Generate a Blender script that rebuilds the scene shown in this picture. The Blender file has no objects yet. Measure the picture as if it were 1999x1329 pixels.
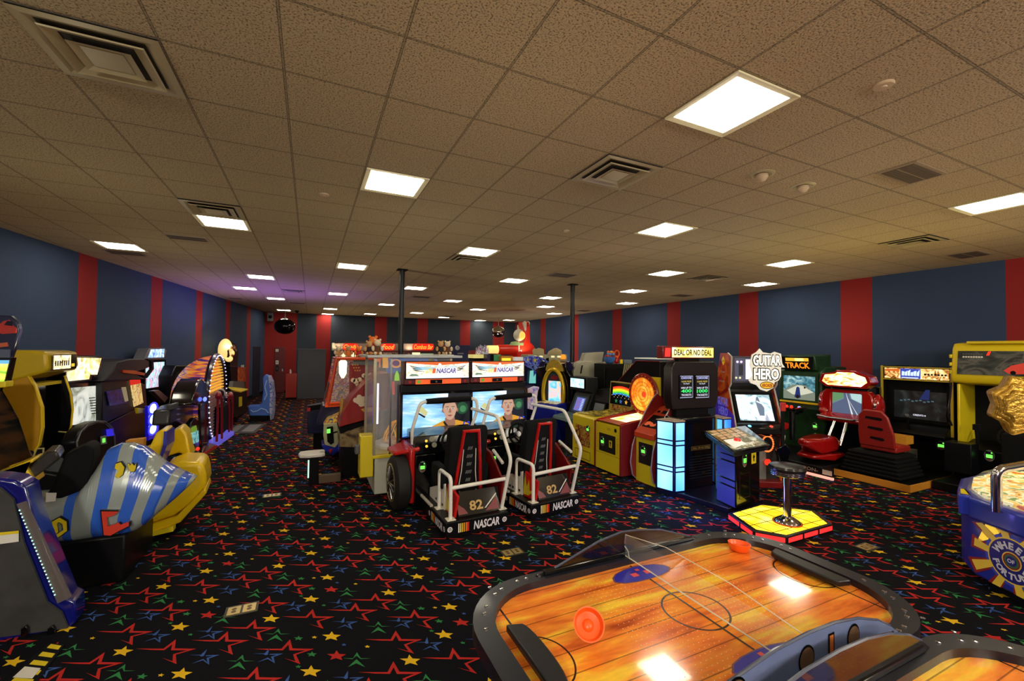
import bpy, bmesh, math, random
from mathutils import Vector, Matrix
random.seed(11)
S = bpy.context.scene
COL = S.collection
PI = math.pi
# ---------------------------------------------------------------- camera, world, exposure
FPX, YAW, PITCH, ROLL = 839.84, .4382, .0237, -.0112
CAMZ, TILE, GX0, GY0 = 2.10, .6096, .2921, -4.7938
CEIL = CAMZ + 2.7595 * TILE
def _cam_axes():
    def c(X, Y, Z):
        r = X*math.cos(YAW) - Y*math.sin(YAW); d = X*math.sin(YAW) + Y*math.cos(YAW)
        d2 = d*math.cos(PITCH) + Z*math.sin(PITCH); z2 = -d*math.sin(PITCH) + Z*math.cos(PITCH)
        return (r*math.cos(ROLL) - z2*math.sin(ROLL), r*math.sin(ROLL) + z2*math.cos(ROLL), d2)
    a = [c(1,0,0), c(0,1,0), c(0,0,1)]
    return [Vector((a[0][k], a[1][k], a[2][k])) for k in range(3)]
RT, UP, FW = _cam_axes()
cam = bpy.data.cameras.new('camera'); camo = bpy.data.objects.new('camera', cam); COL.objects.link(camo)
cam.sensor_width = 36; cam.lens = FPX/1999*36; cam.clip_start = .05; cam.clip_end = 100
m = Matrix((( RT.x, UP.x, -FW.x, 0), (RT.y, UP.y, -FW.y, 0), (RT.z, UP.z, -FW.z, CAMZ), (0,0,0,1)))
camo.matrix_world = m
S.camera = camo
S.view_settings.view_transform = 'Standard'; S.view_settings.look = 'None'
S.view_settings.exposure = 0.0; S.view_settings.gamma = 1; S.view_settings.use_curve_mapping = False
W = bpy.data.worlds.new('world'); S.world = W; W.use_nodes = True
W.node_tree.nodes['Background'].inputs[0].default_value = (.9, .8, .65, 1)
W.node_tree.nodes['Background'].inputs[1].default_value = .05
LAMP = 19.0           # radiance of the ceiling panels
def point_lamp(name, loc, col, watt, size=.08, spot=None, tgt=None):
    L = bpy.data.lights.new(name, 'SPOT' if spot else 'POINT'); L.energy = watt; L.color = col; L.shadow_soft_size = size
    o = bpy.data.objects.new(name, L); o.location = loc; COL.objects.link(o)
    if spot:
        L.spot_size = spot; L.spot_blend = .8
        o.rotation_euler = (Vector(tgt) - Vector(loc)).to_track_quat('-Z', 'Y').to_euler()
    return o
def PX(u, v, X=None, Y=None, Z=None):
    d = RT*((u-999.5)/FPX) - UP*((v-664.5)/FPX) + FW
    t = X/d.x if X is not None else Y/d.y if Y is not None else (Z-CAMZ)/d.z
    return Vector((0, 0, CAMZ)) + d*t
# ---------------------------------------------------------------- materials
def lin(c):
    return tuple(((x/255)/12.92 if x <= 10 else (((x/255)+.055)/1.055)**2.4) for x in c[:3]) + (1,)
MATS = {}
def mat(name, col=(128,128,128), rough=.5, metal=0, coat=0, emit=0, ecol=None, vary=0, scale=20, bump=0, alpha=1, trans=0):
    if name in MATS: return MATS[name]
    M = bpy.data.materials.new(name); M.use_nodes = True; nt = M.node_tree; P = nt.nodes['Principled BSDF']
    P.inputs['Base Color'].default_value = lin(col); P.inputs['Roughness'].default_value = rough
    P.inputs['Metallic'].default_value = metal; P.inputs['Coat Weight'].default_value = coat
    P.inputs['Coat Roughness'].default_value = .08
    if emit:
        P.inputs['Emission Color'].default_value = lin(ecol or col); P.inputs['Emission Strength'].default_value = emit
    if alpha < 1: P.inputs['Alpha'].default_value = alpha
    if trans: P.inputs['Transmission Weight'].default_value = trans
    if vary or bump:
        tc = nt.nodes.new('ShaderNodeTexCoord'); n = nt.nodes.new('ShaderNodeTexNoise'); n.inputs['Scale'].default_value = scale
        n.inputs['Detail'].default_value = 4; nt.links.new(tc.outputs['Object'], n.inputs['Vector'])
        if vary:
            r = nt.nodes.new('ShaderNodeMapRange'); r.inputs[3].default_value = 1-vary; r.inputs[4].default_value = 1+vary
            nt.links.new(n.outputs['Fac'], r.inputs[0])
            mx = nt.nodes.new('ShaderNodeVectorMath'); mx.operation = 'SCALE'; mx.inputs[0].default_value = lin(col)[:3]
            nt.links.new(r.outputs[0], mx.inputs['Scale']); nt.links.new(mx.outputs[0], P.inputs['Base Color'])
        if bump:
            b = nt.nodes.new('ShaderNodeBump'); b.inputs['Strength'].default_value = bump; b.inputs['Distance'].default_value = .01
            nt.links.new(n.outputs['Fac'], b.inputs['Height']); nt.links.new(b.outputs[0], P.inputs['Normal'])
    MATS[name] = M; return M
def art(name, cols, scale=6, emit=0, stretch=(1,1,1), dist=1.5, detail=3, const=False, lo=.3, hi=.7):
    """printed or backlit artwork: warped noise through a colour ramp"""
    if name in MATS: return MATS[name]
    M = bpy.data.materials.new(name); M.use_nodes = True; nt = M.node_tree; P = nt.nodes['Principled BSDF']
    P.inputs['Roughness'].default_value = .35
    tc = nt.nodes.new('ShaderNodeTexCoord'); mp = nt.nodes.new('ShaderNodeMapping'); mp.inputs['Scale'].default_value = stretch
    mp.inputs['Location'].default_value = (random.random()*9, random.random()*9, random.random()*9)
    n = nt.nodes.new('ShaderNodeTexNoise'); n.inputs['Scale'].default_value = scale; n.inputs['Distortion'].default_value = dist; n.inputs['Detail'].default_value = detail
    r = nt.nodes.new('ShaderNodeValToRGB'); r.color_ramp.interpolation = 'CONSTANT' if const else 'LINEAR'
    e = r.color_ramp.elements; k = len(cols)
    for i in range(k-2): e.new(.5)
    for i, c in enumerate(cols): e[i].position = lo + (hi-lo)*i/(k if const else k-1); e[i].color = lin(c)
    nt.links.new(tc.outputs['Object'], mp.inputs[0]); nt.links.new(mp.outputs[0], n.inputs['Vector'])
    nt.links.new(n.outputs['Fac'], r.inputs[0]); nt.links.new(r.outputs[0], P.inputs['Base Color'])
    if emit:
        nt.links.new(r.outputs[0], P.inputs['Emission Color']); P.inputs['Emission Strength'].default_value = emit
    MATS[name] = M; return M
def glow(name, col, s=1.0): return mat(name, (10,10,10), .4, emit=s, ecol=col)
BLK = mat('black_laminate', (14,14,16), .35, vary=.2)
BLKM = mat('black_matte', (9,9,10), .8, vary=.2)
BLKG = mat('black_gloss', (8,8,10), .12, coat=.5)
for _m in (BLK, BLKM): _m.node_tree.nodes['Principled BSDF'].inputs['Specular IOR Level'].default_value = .2
GRY = mat('grey_plastic', (88,90,92), .5, vary=.08)
WHT = mat('white_enamel', (225,222,210), .35, vary=.04)
CRM = mat('cream_tube', (222,216,196), .3, vary=.06, scale=30)
YEL = mat('yellow_plastic', (245,205,20), .28, coat=.3, vary=.04)
YEL2 = mat('yellow_laminate', (225,200,30), .4, vary=.05)
RED = mat('red_plastic', (190,25,22), .28, coat=.4, vary=.06)
REDD = mat('dark_red_panel', (120,16,16), .35, vary=.1)
BLU = mat('blue_plastic', (30,45,170), .3, coat=.3, vary=.06)
NAVY = mat('navy_plastic', (16,18,60), .3, coat=.3)
CHR = mat('chrome', (210,210,215), .12, 1)
STL = mat('brushed_steel', (150,150,150), .3, 1)
GLS = mat('clear_acrylic', (235,240,240), .03, alpha=.13)
TNT = mat('tinted_acrylic', (10,10,16), .05, alpha=.72, coat=.5)
ORG = mat('orange_plastic', (250,95,20), .35, vary=.04)
GRN = glow('green_display', (120,255,90), 1.3)
REDG = glow('red_light', (255,40,20), 2.0)
WHG = glow('white_light', (255,255,255), 2.5)
# ---------------------------------------------------------------- mesh builder
class B:
    def __init__(s): s.v = []; s.f = []; s.k = []; s.ms = []
    def mi(s, m):
        if m not in s.ms: s.ms.append(m)
        return s.ms.index(m)
    def add(s, vs, fs, m):
        o = len(s.v); s.v += [Vector(v) for v in vs]; k = s.mi(m)
        for f in fs: s.f.append([i+o for i in f]); s.k.append(k)
        return s
    def box(s, a, b, m):
        x0,y0,z0 = a; x1,y1,z1 = b
        return s.add([(x0,y0,z0),(x1,y0,z0),(x1,y1,z0),(x0,y1,z0),(x0,y0,z1),(x1,y0,z1),(x1,y1,z1),(x0,y1,z1)],
              [(0,3,2,1),(4,5,6,7),(0,1,5,4),(1,2,6,5),(2,3,7,6),(3,0,4,7)], m)
    def prism(s, pts, off, m):
        pts = [Vector(p) for p in pts]; off = Vector(off); n = len(pts)
        return s.add(pts + [p+off for p in pts], [tuple(range(n))[::-1], tuple(range(n, 2*n))] + [(i, (i+1)%n, n+(i+1)%n, n+i) for i in range(n)], m)
    def poly(s, pts, m): return s.add(pts, [tuple(range(len(pts)))], m)
    def profx(s, prof, x0, x1, m):            # side profile (y, z) swept along x
        return s.prism([(x0, y, z) for y, z in prof], (x1-x0, 0, 0), m)
    def profz(s, prof, z0, z1, m): return s.prism([(x, y, z0) for x, y in prof], (0, 0, z1-z0), m)
    def profy(s, prof, y0, y1, m): return s.prism([(x, y0, z) for x, z in prof], (0, y1-y0, 0), m)
    def loft(s, rings, m, caps=True, closed=True):
        n = len(rings[0]); o = []
        for r in rings: o += list(r)
        fs = []
        for j in range(len(rings)-1):
            for i in range(n if closed else n-1): fs.append((j*n+i, j*n+(i+1)%n, (j+1)*n+(i+1)%n, (j+1)*n+i))
        if caps: fs += [tuple(range(n))[::-1], tuple(range((len(rings)-1)*n, len(rings)*n))]
        return s.add(o, fs, m)
    def tube(s, pts, r, m, seg=10, closed=False):
        pts = [Vector(p) for p in pts]; n = len(pts); rings = []; up = None
        for i, p in enumerate(pts):
            a = pts[i-1] if (i or closed) else p; b = pts[(i+1) % n] if (i < n-1 or closed) else p
            d1 = (p-a).normalized() if (p-a).length > 1e-9 else (b-p).normalized()
            d2 = (b-p).normalized() if (b-p).length > 1e-9 else d1
            t = (d1+d2); t = t.normalized() if t.length > 1e-6 else d2
            if up is None:
                up = t.orthogonal().normalized()
            up = (up - t*up.dot(t)); up = up.normalized() if up.length > 1e-6 else t.orthogonal().normalized()
            w = t.cross(up); k = 1/max(.5, t.dot(d2)); rr = r[i] if isinstance(r, (list, tuple)) else r
            rings.append([p + (up*math.cos(2*PI*j/seg) + w*math.sin(2*PI*j/seg))*rr*(1 if k < 1.02 else min(k, 1.3)) for j in range(seg)])
        if closed: rings.append(rings[0])
        return s.loft(rings, m, caps=not closed)
    def cyl(s, a, b, r0, r1, m, seg=24):
        a = Vector(a); b = Vector(b); t = (b-a).normalized(); u = t.orthogonal().normalized(); w = t.cross(u)
        R = lambda c, r: [c + (u*math.cos(2*PI*j/seg) + w*math.sin(2*PI*j/seg))*r for j in range(seg)]
        return s.loft([R(a, r0), R(b, r1)], m)
    def lathe(s, c, prof, m, seg=28, ax='Z'):
        c = Vector(c); rings = []
        for r, h in prof:
            ring = []
            for j in range(seg):
                a = 2*PI*j/seg; q = (r*math.cos(a), r*math.sin(a), h)
                q = q if ax == 'Z' else (h, q[0], q[1]) if ax == 'X' else (q[0], h, q[1])
                ring.append(c + Vector(q))
            rings.append(ring)
        return s.loft(rings, m)
    def ball(s, c, r, m, seg=16, rings=10):
        r = r if isinstance(r, (tuple, list)) else (r, r, r); c = Vector(c); L = []
        for i in range(rings+1):
            t = PI*i/rings; q = max(math.sin(t), 1e-3)
            L.append([c + Vector((r[0]*q*math.cos(2*PI*j/seg), r[1]*q*math.sin(2*PI*j/seg), -r[2]*math.cos(t))) for j in range(seg)])
        return s.loft(L, m)
    def patch(s, F, st, m, d=.002):
        O, U, V, N = F; return s.poly([O + U*a + V*b + N*d for a, b in st], m)
    def rect(s, F, a0, b0, a1, b1, m, d=.002): return s.patch(F, [(a0,b0),(a1,b0),(a1,b1),(a0,b1)], m, d)
    def disc(s, F, a, b, r, m, d=.002, seg=20, ry=None, r2=None, ang=0):
        ry = ry or r; P = [(a + r*math.cos(ang+2*PI*i/seg), b + ry*math.sin(ang+2*PI*i/seg)) for i in range(seg)]
        if r2 is None: return s.patch(F, P, m, d)
        q = r2/r; O, U, V, N = F; Q = [(a + (x-a)*q, b + (y-b)*q) for x, y in P]
        w = lambda x: O + U*x[0] + V*x[1] + N*d
        return s.add([w(x) for x in P] + [w(x) for x in Q], [(i, (i+1)%seg, seg+(i+1)%seg, seg+i) for i in range(seg)], m)
    def star(s, F, a, b, r, m, d=.002, n=5, q=.42, ang=PI/2):
        return s.patch(F, [(a + (r if i%2 == 0 else r*q)*math.cos(ang+PI*i/n), b + (r if i%2 == 0 else r*q)*math.sin(ang+PI*i/n)) for i in range(2*n)], m, d)
    def text(s, F, txt, a, b, h, m, d=.003, w=None, shear=0, bold=0, ext=.002, ang=0, space=1):
        O, U, V, N = F
        cu = bpy.data.curves.new('t', 'FONT'); cu.body = txt; cu.align_x = 'CENTER'; cu.align_y = 'CENTER'; cu.shear = shear
        cu.offset = bold; cu.space_character = space; cu.resolution_u = 2
        ob = bpy.data.objects.new('t', cu); me = bpy.data.meshes.new_from_object(ob)
        if not me.vertices: return s
        xs = [v.co.x for v in me.vertices]; ys = [v.co.y for v in me.vertices]
        cx, cy = (max(xs)+min(xs))/2, (max(ys)+min(ys))/2
        sy = h/max(1e-6, max(ys)-min(ys)); sx = sy if w is None else w/max(1e-6, max(xs)-min(xs))
        ca, sa = math.cos(ang), math.sin(ang); vs = []
        for v in me.vertices:
            x = (v.co.x-cx)*sx; y = (v.co.y-cy)*sy; vs.append(O + U*(a+x*ca-y*sa) + V*(b+x*sa+y*ca) + N*(d+ext))
        s.add(vs, [tuple(p.vertices) for p in me.polygons], m)
        bpy.data.objects.remove(ob); bpy.data.curves.remove(cu); bpy.data.meshes.remove(me)
        return s
    def each(s, name, parent, **k):
        """build every connected piece as a part of its own"""
        adj = {i: [] for i in range(len(s.v))}
        for f in s.f:
            for i in f: adj[f[0]].append(i); adj[i].append(f[0])
        comp = {}; n = 0
        for i in adj:
            if i in comp: continue
            st = [i]; comp[i] = n
            while st:
                q = st.pop()
                for j in adj[q]:
                    if j not in comp: comp[j] = n; st.append(j)
            n += 1
        for c in range(n):
            b = B(); ids = [i for i in adj if comp[i] == c]; mp = {i: q for q, i in enumerate(ids)}; b.v = [s.v[i] for i in ids]
            for f, m in zip(s.f, s.k):
                if comp[f[0]] == c: b.f.append([mp[i] for i in f]); b.k.append(b.mi(s.ms[m]))
            if b.f: b.build(name, parent, **k)
    def build(s, name, parent=None, world=False, bevel=0, seg=2, smooth=40, at=None, sub=0):
        vs = s.v; loc = Vector((0,0,0))
        if parent is not None and world:
            inv = root_of(parent)['_m'].inverted(); vs = [inv @ v for v in vs]
        if parent is None:
            if at is not None: loc = Vector(at)
            else:
                lo = [min(v[i] for v in vs) for i in range(3)]; hi = [max(v[i] for v in vs) for i in range(3)]
                loc = Vector(((lo[0]+hi[0])/2, (lo[1]+hi[1])/2, lo[2]))
            vs = [v-loc for v in vs]
        me = bpy.data.meshes.new(name); me.from_pydata([tuple(v) for v in vs], [], s.f)
        for mm in s.ms: me.materials.append(mm)
        me.polygons.foreach_set('material_index', s.k)
        bm = bmesh.new(); bm.from_mesh(me); bmesh.ops.recalc_face_normals(bm, faces=bm.faces); bm.to_mesh(me); bm.free()
        if smooth:
            me.polygons.foreach_set('use_smooth', [True]*len(me.polygons)); me.set_sharp_from_angle(angle=math.radians(smooth))
        me.update()
        o = bpy.data.objects.new(name, me); COL.objects.link(o); o.location = loc
        if parent is not None: o.parent = parent[0] if isinstance(parent, T) else parent
        if bevel:
            b = o.modifiers.new('bevel', 'BEVEL'); b.width = bevel; b.segments = seg; b.limit_method = 'ANGLE'; b.angle_limit = math.radians(50)
        if sub:
            q = o.modifiers.new('sub', 'SUBSURF'); q.levels = sub; q.render_levels = sub
        PARENT[o] = parent
        return o
PARENT = {}
class T(list):            # a thing: [empty], with its matrix for turning world points into its own frame
    pass
MTX = {}
def root_of(p):
    while isinstance(p, bpy.types.Object) and PARENT.get(p) is not None: p = PARENT[p]
    o = p[0] if isinstance(p, T) else p
    return {'_m': MTX.get(o.name, Matrix.Translation(o.location))}
def tag(o, label, cat, group=None, kind=None):
    if label: o['label'] = label
    if cat: o['category'] = cat
    if group: o['group'] = group
    if kind: o['kind'] = kind
    return o
def thing(name, label, cat, loc=(0,0,0), rz=0, group=None):
    o = bpy.data.objects.new(name, None); o.empty_display_size = .1; COL.objects.link(o)
    o.location = loc; o.rotation_euler = (0, 0, rz); tag(o, label, cat, group)
    MTX[o.name] = Matrix.Translation(Vector(loc)) @ Matrix.Rotation(rz, 4, 'Z')
    t = T(); t.append(o); return t
def struct(o): o['kind'] = 'structure'; return o
def copy_tree(o, loc=None, rz=None, label=None, parent=None):
    c = o.copy(); COL.objects.link(c)
    if parent is not None: c.parent = parent
    if loc is not None: c.location = loc
    if rz is not None: c.rotation_euler = (0, 0, rz)
    if label: c['label'] = label
    for ch in list(o.children): copy_tree(ch, parent=c)
    return c
def frame(O, U, V):
    O = Vector(O); U = Vector(U).normalized(); V = Vector(V); V = (V - U*V.dot(U)).normalized(); return (O, U, V, U.cross(V))
def rng(a, b): return a + (b-a)*random.random()
# ---------------------------------------------------------------- the room
def lwx(Y): return -3.81 + .146*(Y-10.32)      # the left wall runs at a slight angle
RX, BY, FY = 10.95, 23.1, -9.0
wb = mat('blue_wall_fabric', (50,68,98), .85, vary=.08, scale=60, bump=.15)
wr = mat('red_wall_fabric', (150,30,28), .85, vary=.08, scale=60, bump=.15)
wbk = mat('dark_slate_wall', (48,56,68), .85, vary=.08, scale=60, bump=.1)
def striped_wall(name, P, t0, t1, stripes, off, base=None):
    base = base or wb
    b = B(); cuts = [t0]; 
    for a, c in stripes: cuts += [a, c]
    cuts.append(t1)
    for i in range(len(cuts)-1):
        if cuts[i+1] - cuts[i] < 1e-4: continue
        p, q = P(cuts[i]), P(cuts[i+1])
        b.prism([(p[0],p[1],0), (q[0],q[1],0), (q[0],q[1],CEIL+.1), (p[0],p[1],CEIL+.1)], off, wr if i % 2 else base)
    return struct(b.build(name, smooth=0))
striped_wall('wall_left', lambda t: (lwx(t), t), FY, BY, [(-4.9,-4.37),(-2.4,-1.87),(.1,.65),(2.65,3.2),(5.2,5.75),(7.75,8.3),(10.32,10.85),(12.85,13.38),(15.41,15.86),(17.9,18.35),(20.35,20.85)], (-.15, 0, 0))
striped_wall('wall_right', lambda t: (RX, t), FY, BY, [(-7.9,-7.3),(-5.2,-4.6),(-2.6,-2.0),(0,.6),(2.5,3.12),(5.09,5.70),(7.7,8.28),(10.4,10.96),(13.33,13.89),(16.3,16.9),(19.3,19.85),(22.3,22.9)], (.15, 0, 0))
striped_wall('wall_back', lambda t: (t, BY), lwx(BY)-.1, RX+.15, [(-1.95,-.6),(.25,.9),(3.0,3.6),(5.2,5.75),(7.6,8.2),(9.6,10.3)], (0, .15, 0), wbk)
striped_wall('wall_front', lambda t: (t, FY), lwx(FY)-.1, RX+.15, [(-4,-3.4),(-1,-.4),(2,2.6),(5,5.6),(8,8.6)], (0, -.15, 0))
# floor: a woven carpet of star motifs, repeated on a .89 m square and turned to the aisle
cpt = mat('carpet_black', (14,14,19), .95, vary=.5, scale=260, bump=.3)
CC = {'r': mat('carpet_red', (182,44,38), .95, vary=.15, scale=200), 'b': mat('carpet_blue', (62,92,158), .95, vary=.2, scale=200),
      'g': mat('carpet_green', (52,128,72), .95, vary=.2, scale=200), 'y': mat('carpet_yellow', (228,184,36), .95, vary=.1, scale=200)}
for _m in [cpt] + list(CC.values()): _m.node_tree.nodes['Principled BSDF'].inputs['Specular IOR Level'].default_value = .12
def uvf(a, b):
    p = PX(560 + a/5.553, 1130 + b/5.553, Z=0)
    return (p.x*math.cos(YAW) - p.y*math.sin(YAW), p.x*math.sin(YAW) + p.y*math.cos(YAW))
R_ = [(840,655),(1125,655),(1180,560),(1240,652),(1465,656),(1300,716),(1382,812),(1185,748),(1318,783),(1268,712),(1385,672),(1215,672),(1183,612),(1147,671),(1000,668)]
BL1 = [(475,462),(590,460),(625,412),(622,470),(600,476),(580,466)]
BL2 = [(640,465),(770,461),(684,492),(712,546),(632,508),(536,538),(630,496),(686,526),(658,488),(712,472),(640,472)]
G1 = [(855,511),(955,512),(990,460),(1030,512),(1135,513),(1030,519),(988,490),(950,519)]
G2 = [(910,590),(990,520),(1080,590),(990,556)]
YS = [(490,565),(515,600),(590,605),(535,632),(550,662),(480,642),(420,660),(440,625),(385,602),(465,600)]
def shape(pts, ref): o = uvf(*ref); return [(x-o[0], y-o[1]) for x, y in (uvf(*p) for p in pts)]
def scl(P, k): return [(x*k, y*k) for x, y in P]
RS, BS1, BS2 = shape(R_, (1180,570)), shape(BL1, (620,415)), shape(BL2, (620,415))
GS1, GS2, YSH = shape(G1, (990,460)), shape(G2, (990,460)), shape(YS, (488,615))
MOT = [(RS, 'r', p) for p in [(80,10),(1475,70),(960,160),(745,265),(275,330),(1385,310),(1180,570),(1790,740),(1160,885),(50,625)]]
MOT += [(Q, 'b', p) for p in [(80,240),(570,215),(620,415),(1215,405),(1525,625),(660,965),(1265,0),(1810,140)] for Q in (BS1, BS2)]
MOT += [(Q, 'g', p) for p in [(655,92),(1225,235),(990,460),(770,780),(1510,1010)] for Q in (GS1, GS2)]
MOT += [(YSH, 'y', p) for p in [(260,215),(1105,145),(1765,300),(490,615),(1690,595),(1345,865),(265,980)]]
MOT += [(scl(YSH, .95), 'r', p) for p in [(480,112),(545,810),(1880,450)]]
MOT += [(scl(YSH, .5), 'g', p) for p in [(270,103),(1455,318),(1650,447),(125,640),(290,797)]]
MOT += [(scl(YSH, .3), 'g', p) for p in [(155,185),(125,920),(400,285)]]
MOT += [(scl(YSH, .3), 'y', p) for p in [(745,53),(1605,310),(300,628),(880,722)]]
MOT += [(scl(YSH, .28), 'b', p) for p in [(545,40),(630,690),(1910,355)]]
L1, L2 = (.8093, .3768), (.3768, -.8093); DET = L1[0]*L2[1] - L1[1]*L2[0]
def latt(p): return ((p[0]*L2[1]-p[1]*L2[0])/DET, (L1[0]*p[1]-L1[1]*p[0])/DET)
cell, seen = [], []
for Q, c, p in MOT:
    w = uvf(*p); a, b = latt(w); fa, fb = a % 1, b % 1
    if any(k == (c, len(Q), round(Q[0][0], 4)) and min(abs(fa-x), 1-abs(fa-x)) < .075 and min(abs(fb-y), 1-abs(fb-y)) < .075 for k, x, y in seen): continue
    seen.append(((c, len(Q), round(Q[0][0], 4)), fa, fb)); cell.append((Q, c, fa, fb))
fb_ = B(); fb_.box((lwx(FY)-.3, FY-.1, -.15), (RX+.2, BY+.2, 0), cpt)
ca, sa = math.cos(YAW), math.sin(YAW)
for i in range(-16, 32):
    for j in range(-34, 18):
        for Q, c, fa, fb in cell:
            a, b = i+fa, j+fb; r, d = a*L1[0]+b*L2[0], a*L1[1]+b*L2[1]
            X, Y = r*ca + d*sa, -r*sa + d*ca
            if not (lwx(Y)+.2 < X < RX-.3 and -2.5 < Y < BY-.3): continue
            fb_.poly([((r+x)*ca + (d+y)*sa, -(r+x)*sa + (d+y)*ca, .0012) for x, y in Q], CC[c])
struct(fb_.build('floor', smooth=0, at=(0,0,0)))
print('carpet motifs in cell', len(cell), 'faces', len(fb_.f))
# ceiling with its grid of tiles in the material
def ceiling_mat():
    M = bpy.data.materials.new('ceiling_tiles'); M.use_nodes = True; nt = M.node_tree; N = nt.nodes.new; Lk = nt.links.new
    P = nt.nodes['Principled BSDF']; P.inputs['Roughness'].default_value = .9
    tc = N('ShaderNodeTexCoord'); sp = N('ShaderNodeSeparateXYZ'); Lk(tc.outputs['Object'], sp.inputs[0]); mask = None
    def mth(op, a, b=None):
        q = N('ShaderNodeMath'); q.operation = op
        for i, z in enumerate((a, b)):
            if z is None: continue
            if isinstance(z, (int, float)): q.inputs[i].default_value = z
            else: Lk(z, q.inputs[i])
        return q.outputs[0]
    for o in (0, 1):
        f = mth('FRACT', mth('DIVIDE', sp.outputs[o], TILE)); e = mth('ABSOLUTE', mth('SUBTRACT', f, .5))      # .5 on the bar
        dark = mth('MULTIPLY', mth('GREATER_THAN', e, .4855), mth('LESS_THAN', e, .4935))  # shade of the tile edges beside each bar, painted as darker lines
        bar = mth('GREATER_THAN', e, .4935)
        v = mth('ADD', mth('MULTIPLY', dark, .62), mth('MULTIPLY', bar, .30))
        mask = v if mask is None else mth('MAXIMUM', mask, v)
    n = N('ShaderNodeTexNoise'); n.inputs['Scale'].default_value = 95; n.inputs['Detail'].default_value = 3; Lk(tc.outputs['Object'], n.inputs['Vector'])
    r = N('ShaderNodeValToRGB'); e = r.color_ramp.elements; e[0].position = .34; e[0].color = lin((104,88,66)); e[1].position = .50; e[1].color = lin((190,170,134))
    Lk(n.outputs['Fac'], r.inputs[0])
    mx = N('ShaderNodeVectorMath'); mx.operation = 'SCALE'; Lk(r.outputs[0], mx.inputs[0]); Lk(mth('SUBTRACT', 1, mask), mx.inputs['Scale']); Lk(mx.outputs[0], P.inputs['Base Color'])
    bp = N('ShaderNodeBump'); bp.inputs['Strength'].default_value = .5; bp.inputs['Distance'].default_value = .01; Lk(n.outputs['Fac'], bp.inputs['Height']); Lk(bp.outputs[0], P.inputs['Normal'])
    return M
cb = B(); gx, gy = -GX0*TILE, -GY0*TILE     # grid line 0,0 in metres
cb.box((lwx(FY)-.3-gx+gx, FY-.1, CEIL), (RX+.2, BY+.2, CEIL+.1), ceiling_mat())
struct(cb.build('ceiling', smooth=0, at=(gx, gy, CEIL)))
def cellc(i, j): return (gx + (i+.5)*TILE, gy + (j+.5)*TILE)
lampm = mat('lamp_diffuser', (250,250,245), .5, emit=LAMP, ecol=(255,246,222))
lfr = mat('lamp_frame', (232,222,180), .4)
def lightpanel(label, i, j):
    x, y = cellc(i, j); t = thing('ceiling_light', label, 'ceiling light', (x, y, CEIL), group='square fluorescent ceiling lights')
    b = B(); w, q = .295, .25
    for k in range(4):
        c, s_ = [(1,0),(0,1),(-1,0),(0,-1)][k]; R = lambda X, Y, Z: (X*c - Y*s_, X*s_ + Y*c, Z)
        b.add([R(-w,-w,-.012), R(w,-w,-.012), R(q,-q,-.004), R(-q,-q,-.004), R(-w,-w,0), R(w,-w,0), R(q,-q,0), R(-q,-q,0)], [(0,1,2,3),(4,7,6,5),(0,4,5,1),(3,2,6,7)], lfr)
    b.build('frame', t, smooth=0)
    B().box((-q,-q,-.006), (q,q,-.001), lampm).build('diffuser', t, smooth=0)
    return t[0]
LIGHTS = [(4,-2),(11,-2),(1,2),(7,2),(13,3),(-2,6),(4,6),(11,6),(16,6),(-5,10),(1,10),(7,10),(13,10),(-2,14),(4,14),(11,14),(16,14),(-3,18),(1,18),(7,18),(13,18),
          (-2,22),(4,22),(10,22),(16,22),(1,27),(7,27),(-2,30),(4,30),(10,30),(16,30),(1,32),(14,32)]
rows = sorted(set(j for i, j in LIGHTS)); ordn = ['first','second','third','fourth','fifth','sixth','seventh','eighth','ninth','tenth','eleventh','twelfth']
proto = None
for i, j in LIGHTS:
    r = sorted(a for a, c in LIGHTS if c == j); k = r.index(i); n = len(r)
    lab = 'square lit ceiling panel, %s from left in the %s row from the front' % (ordn[k], ordn[rows.index(j)])
    if proto is None: proto = lightpanel(lab, i, j)
    else: x, y = cellc(i, j); copy_tree(proto, (x, y, CEIL), label=lab)
for i, j in [(-5,-6),(1,-6),(7,-6),(13,-6),(-2,-10),(4,-10),(11,-10),(-2,-2)]: # lights of the hall behind the camera
    x, y = cellc(i, j); copy_tree(proto, (x, y, CEIL), label='square lit ceiling panel in the hall behind the camera')
vent = mat('vent_metal', (172,158,120), .35, vary=.05); ventd = mat('vent_gap', (46,40,32), .8)
def diffuser(label, i, j):
    x, y = cellc(i, j); t = thing('ceiling_vent', label, 'air vent', (x, y, CEIL), group='square stepped supply vents')
    b = B(); b.box((-.3,-.3,-.005), (.3,.3,0), ventd)
    def ring(w0, w1, z0, z1, m):
        rs = []
        for w, z in ((w0,z0),(w1,z1)): rs.append([(-w,-w,z),(w,-w,z),(w,w,z),(-w,w,z)])
        b.loft(rs, m, caps=False)
    ring(.305, .262, -.014, -.016, vent); ring(.262, .225, -.016, -.004, vent); b.build('frame', t, smooth=0)
    b = B(); ring(.215, .16, -.034, -.012, vent); ring(.215, .222, -.034, -.028, vent); b.build('outer_cone', t, smooth=0)
    b = B(); ring(.14, .09, -.036, -.022, vent); b.box((-.095,-.095,-.028), (.095,.095,-.022), vent); b.build('inner_cone', t, smooth=0)
VENTS = [(-2,0,'large square stepped air vent near the top left corner of the ceiling'), (4,0,'square stepped air vent between the two nearest bright panels'),
 (-2,5,'stepped air vent touching the lit panel high on the left'), (4,7,'stepped air vent just behind the lit panel over the racing game'), (13,0,'stepped air vent above the yellow cabinet on the right'),
 (13,6,'small stepped air vent above the red racing cabinet'), (-1,18,'stepped air vent in the purple-lit part of the ceiling'), (10,29,'far stepped air vent near the back right corner')]
for i, j, l in VENTS: diffuser(l, i, j)
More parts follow.
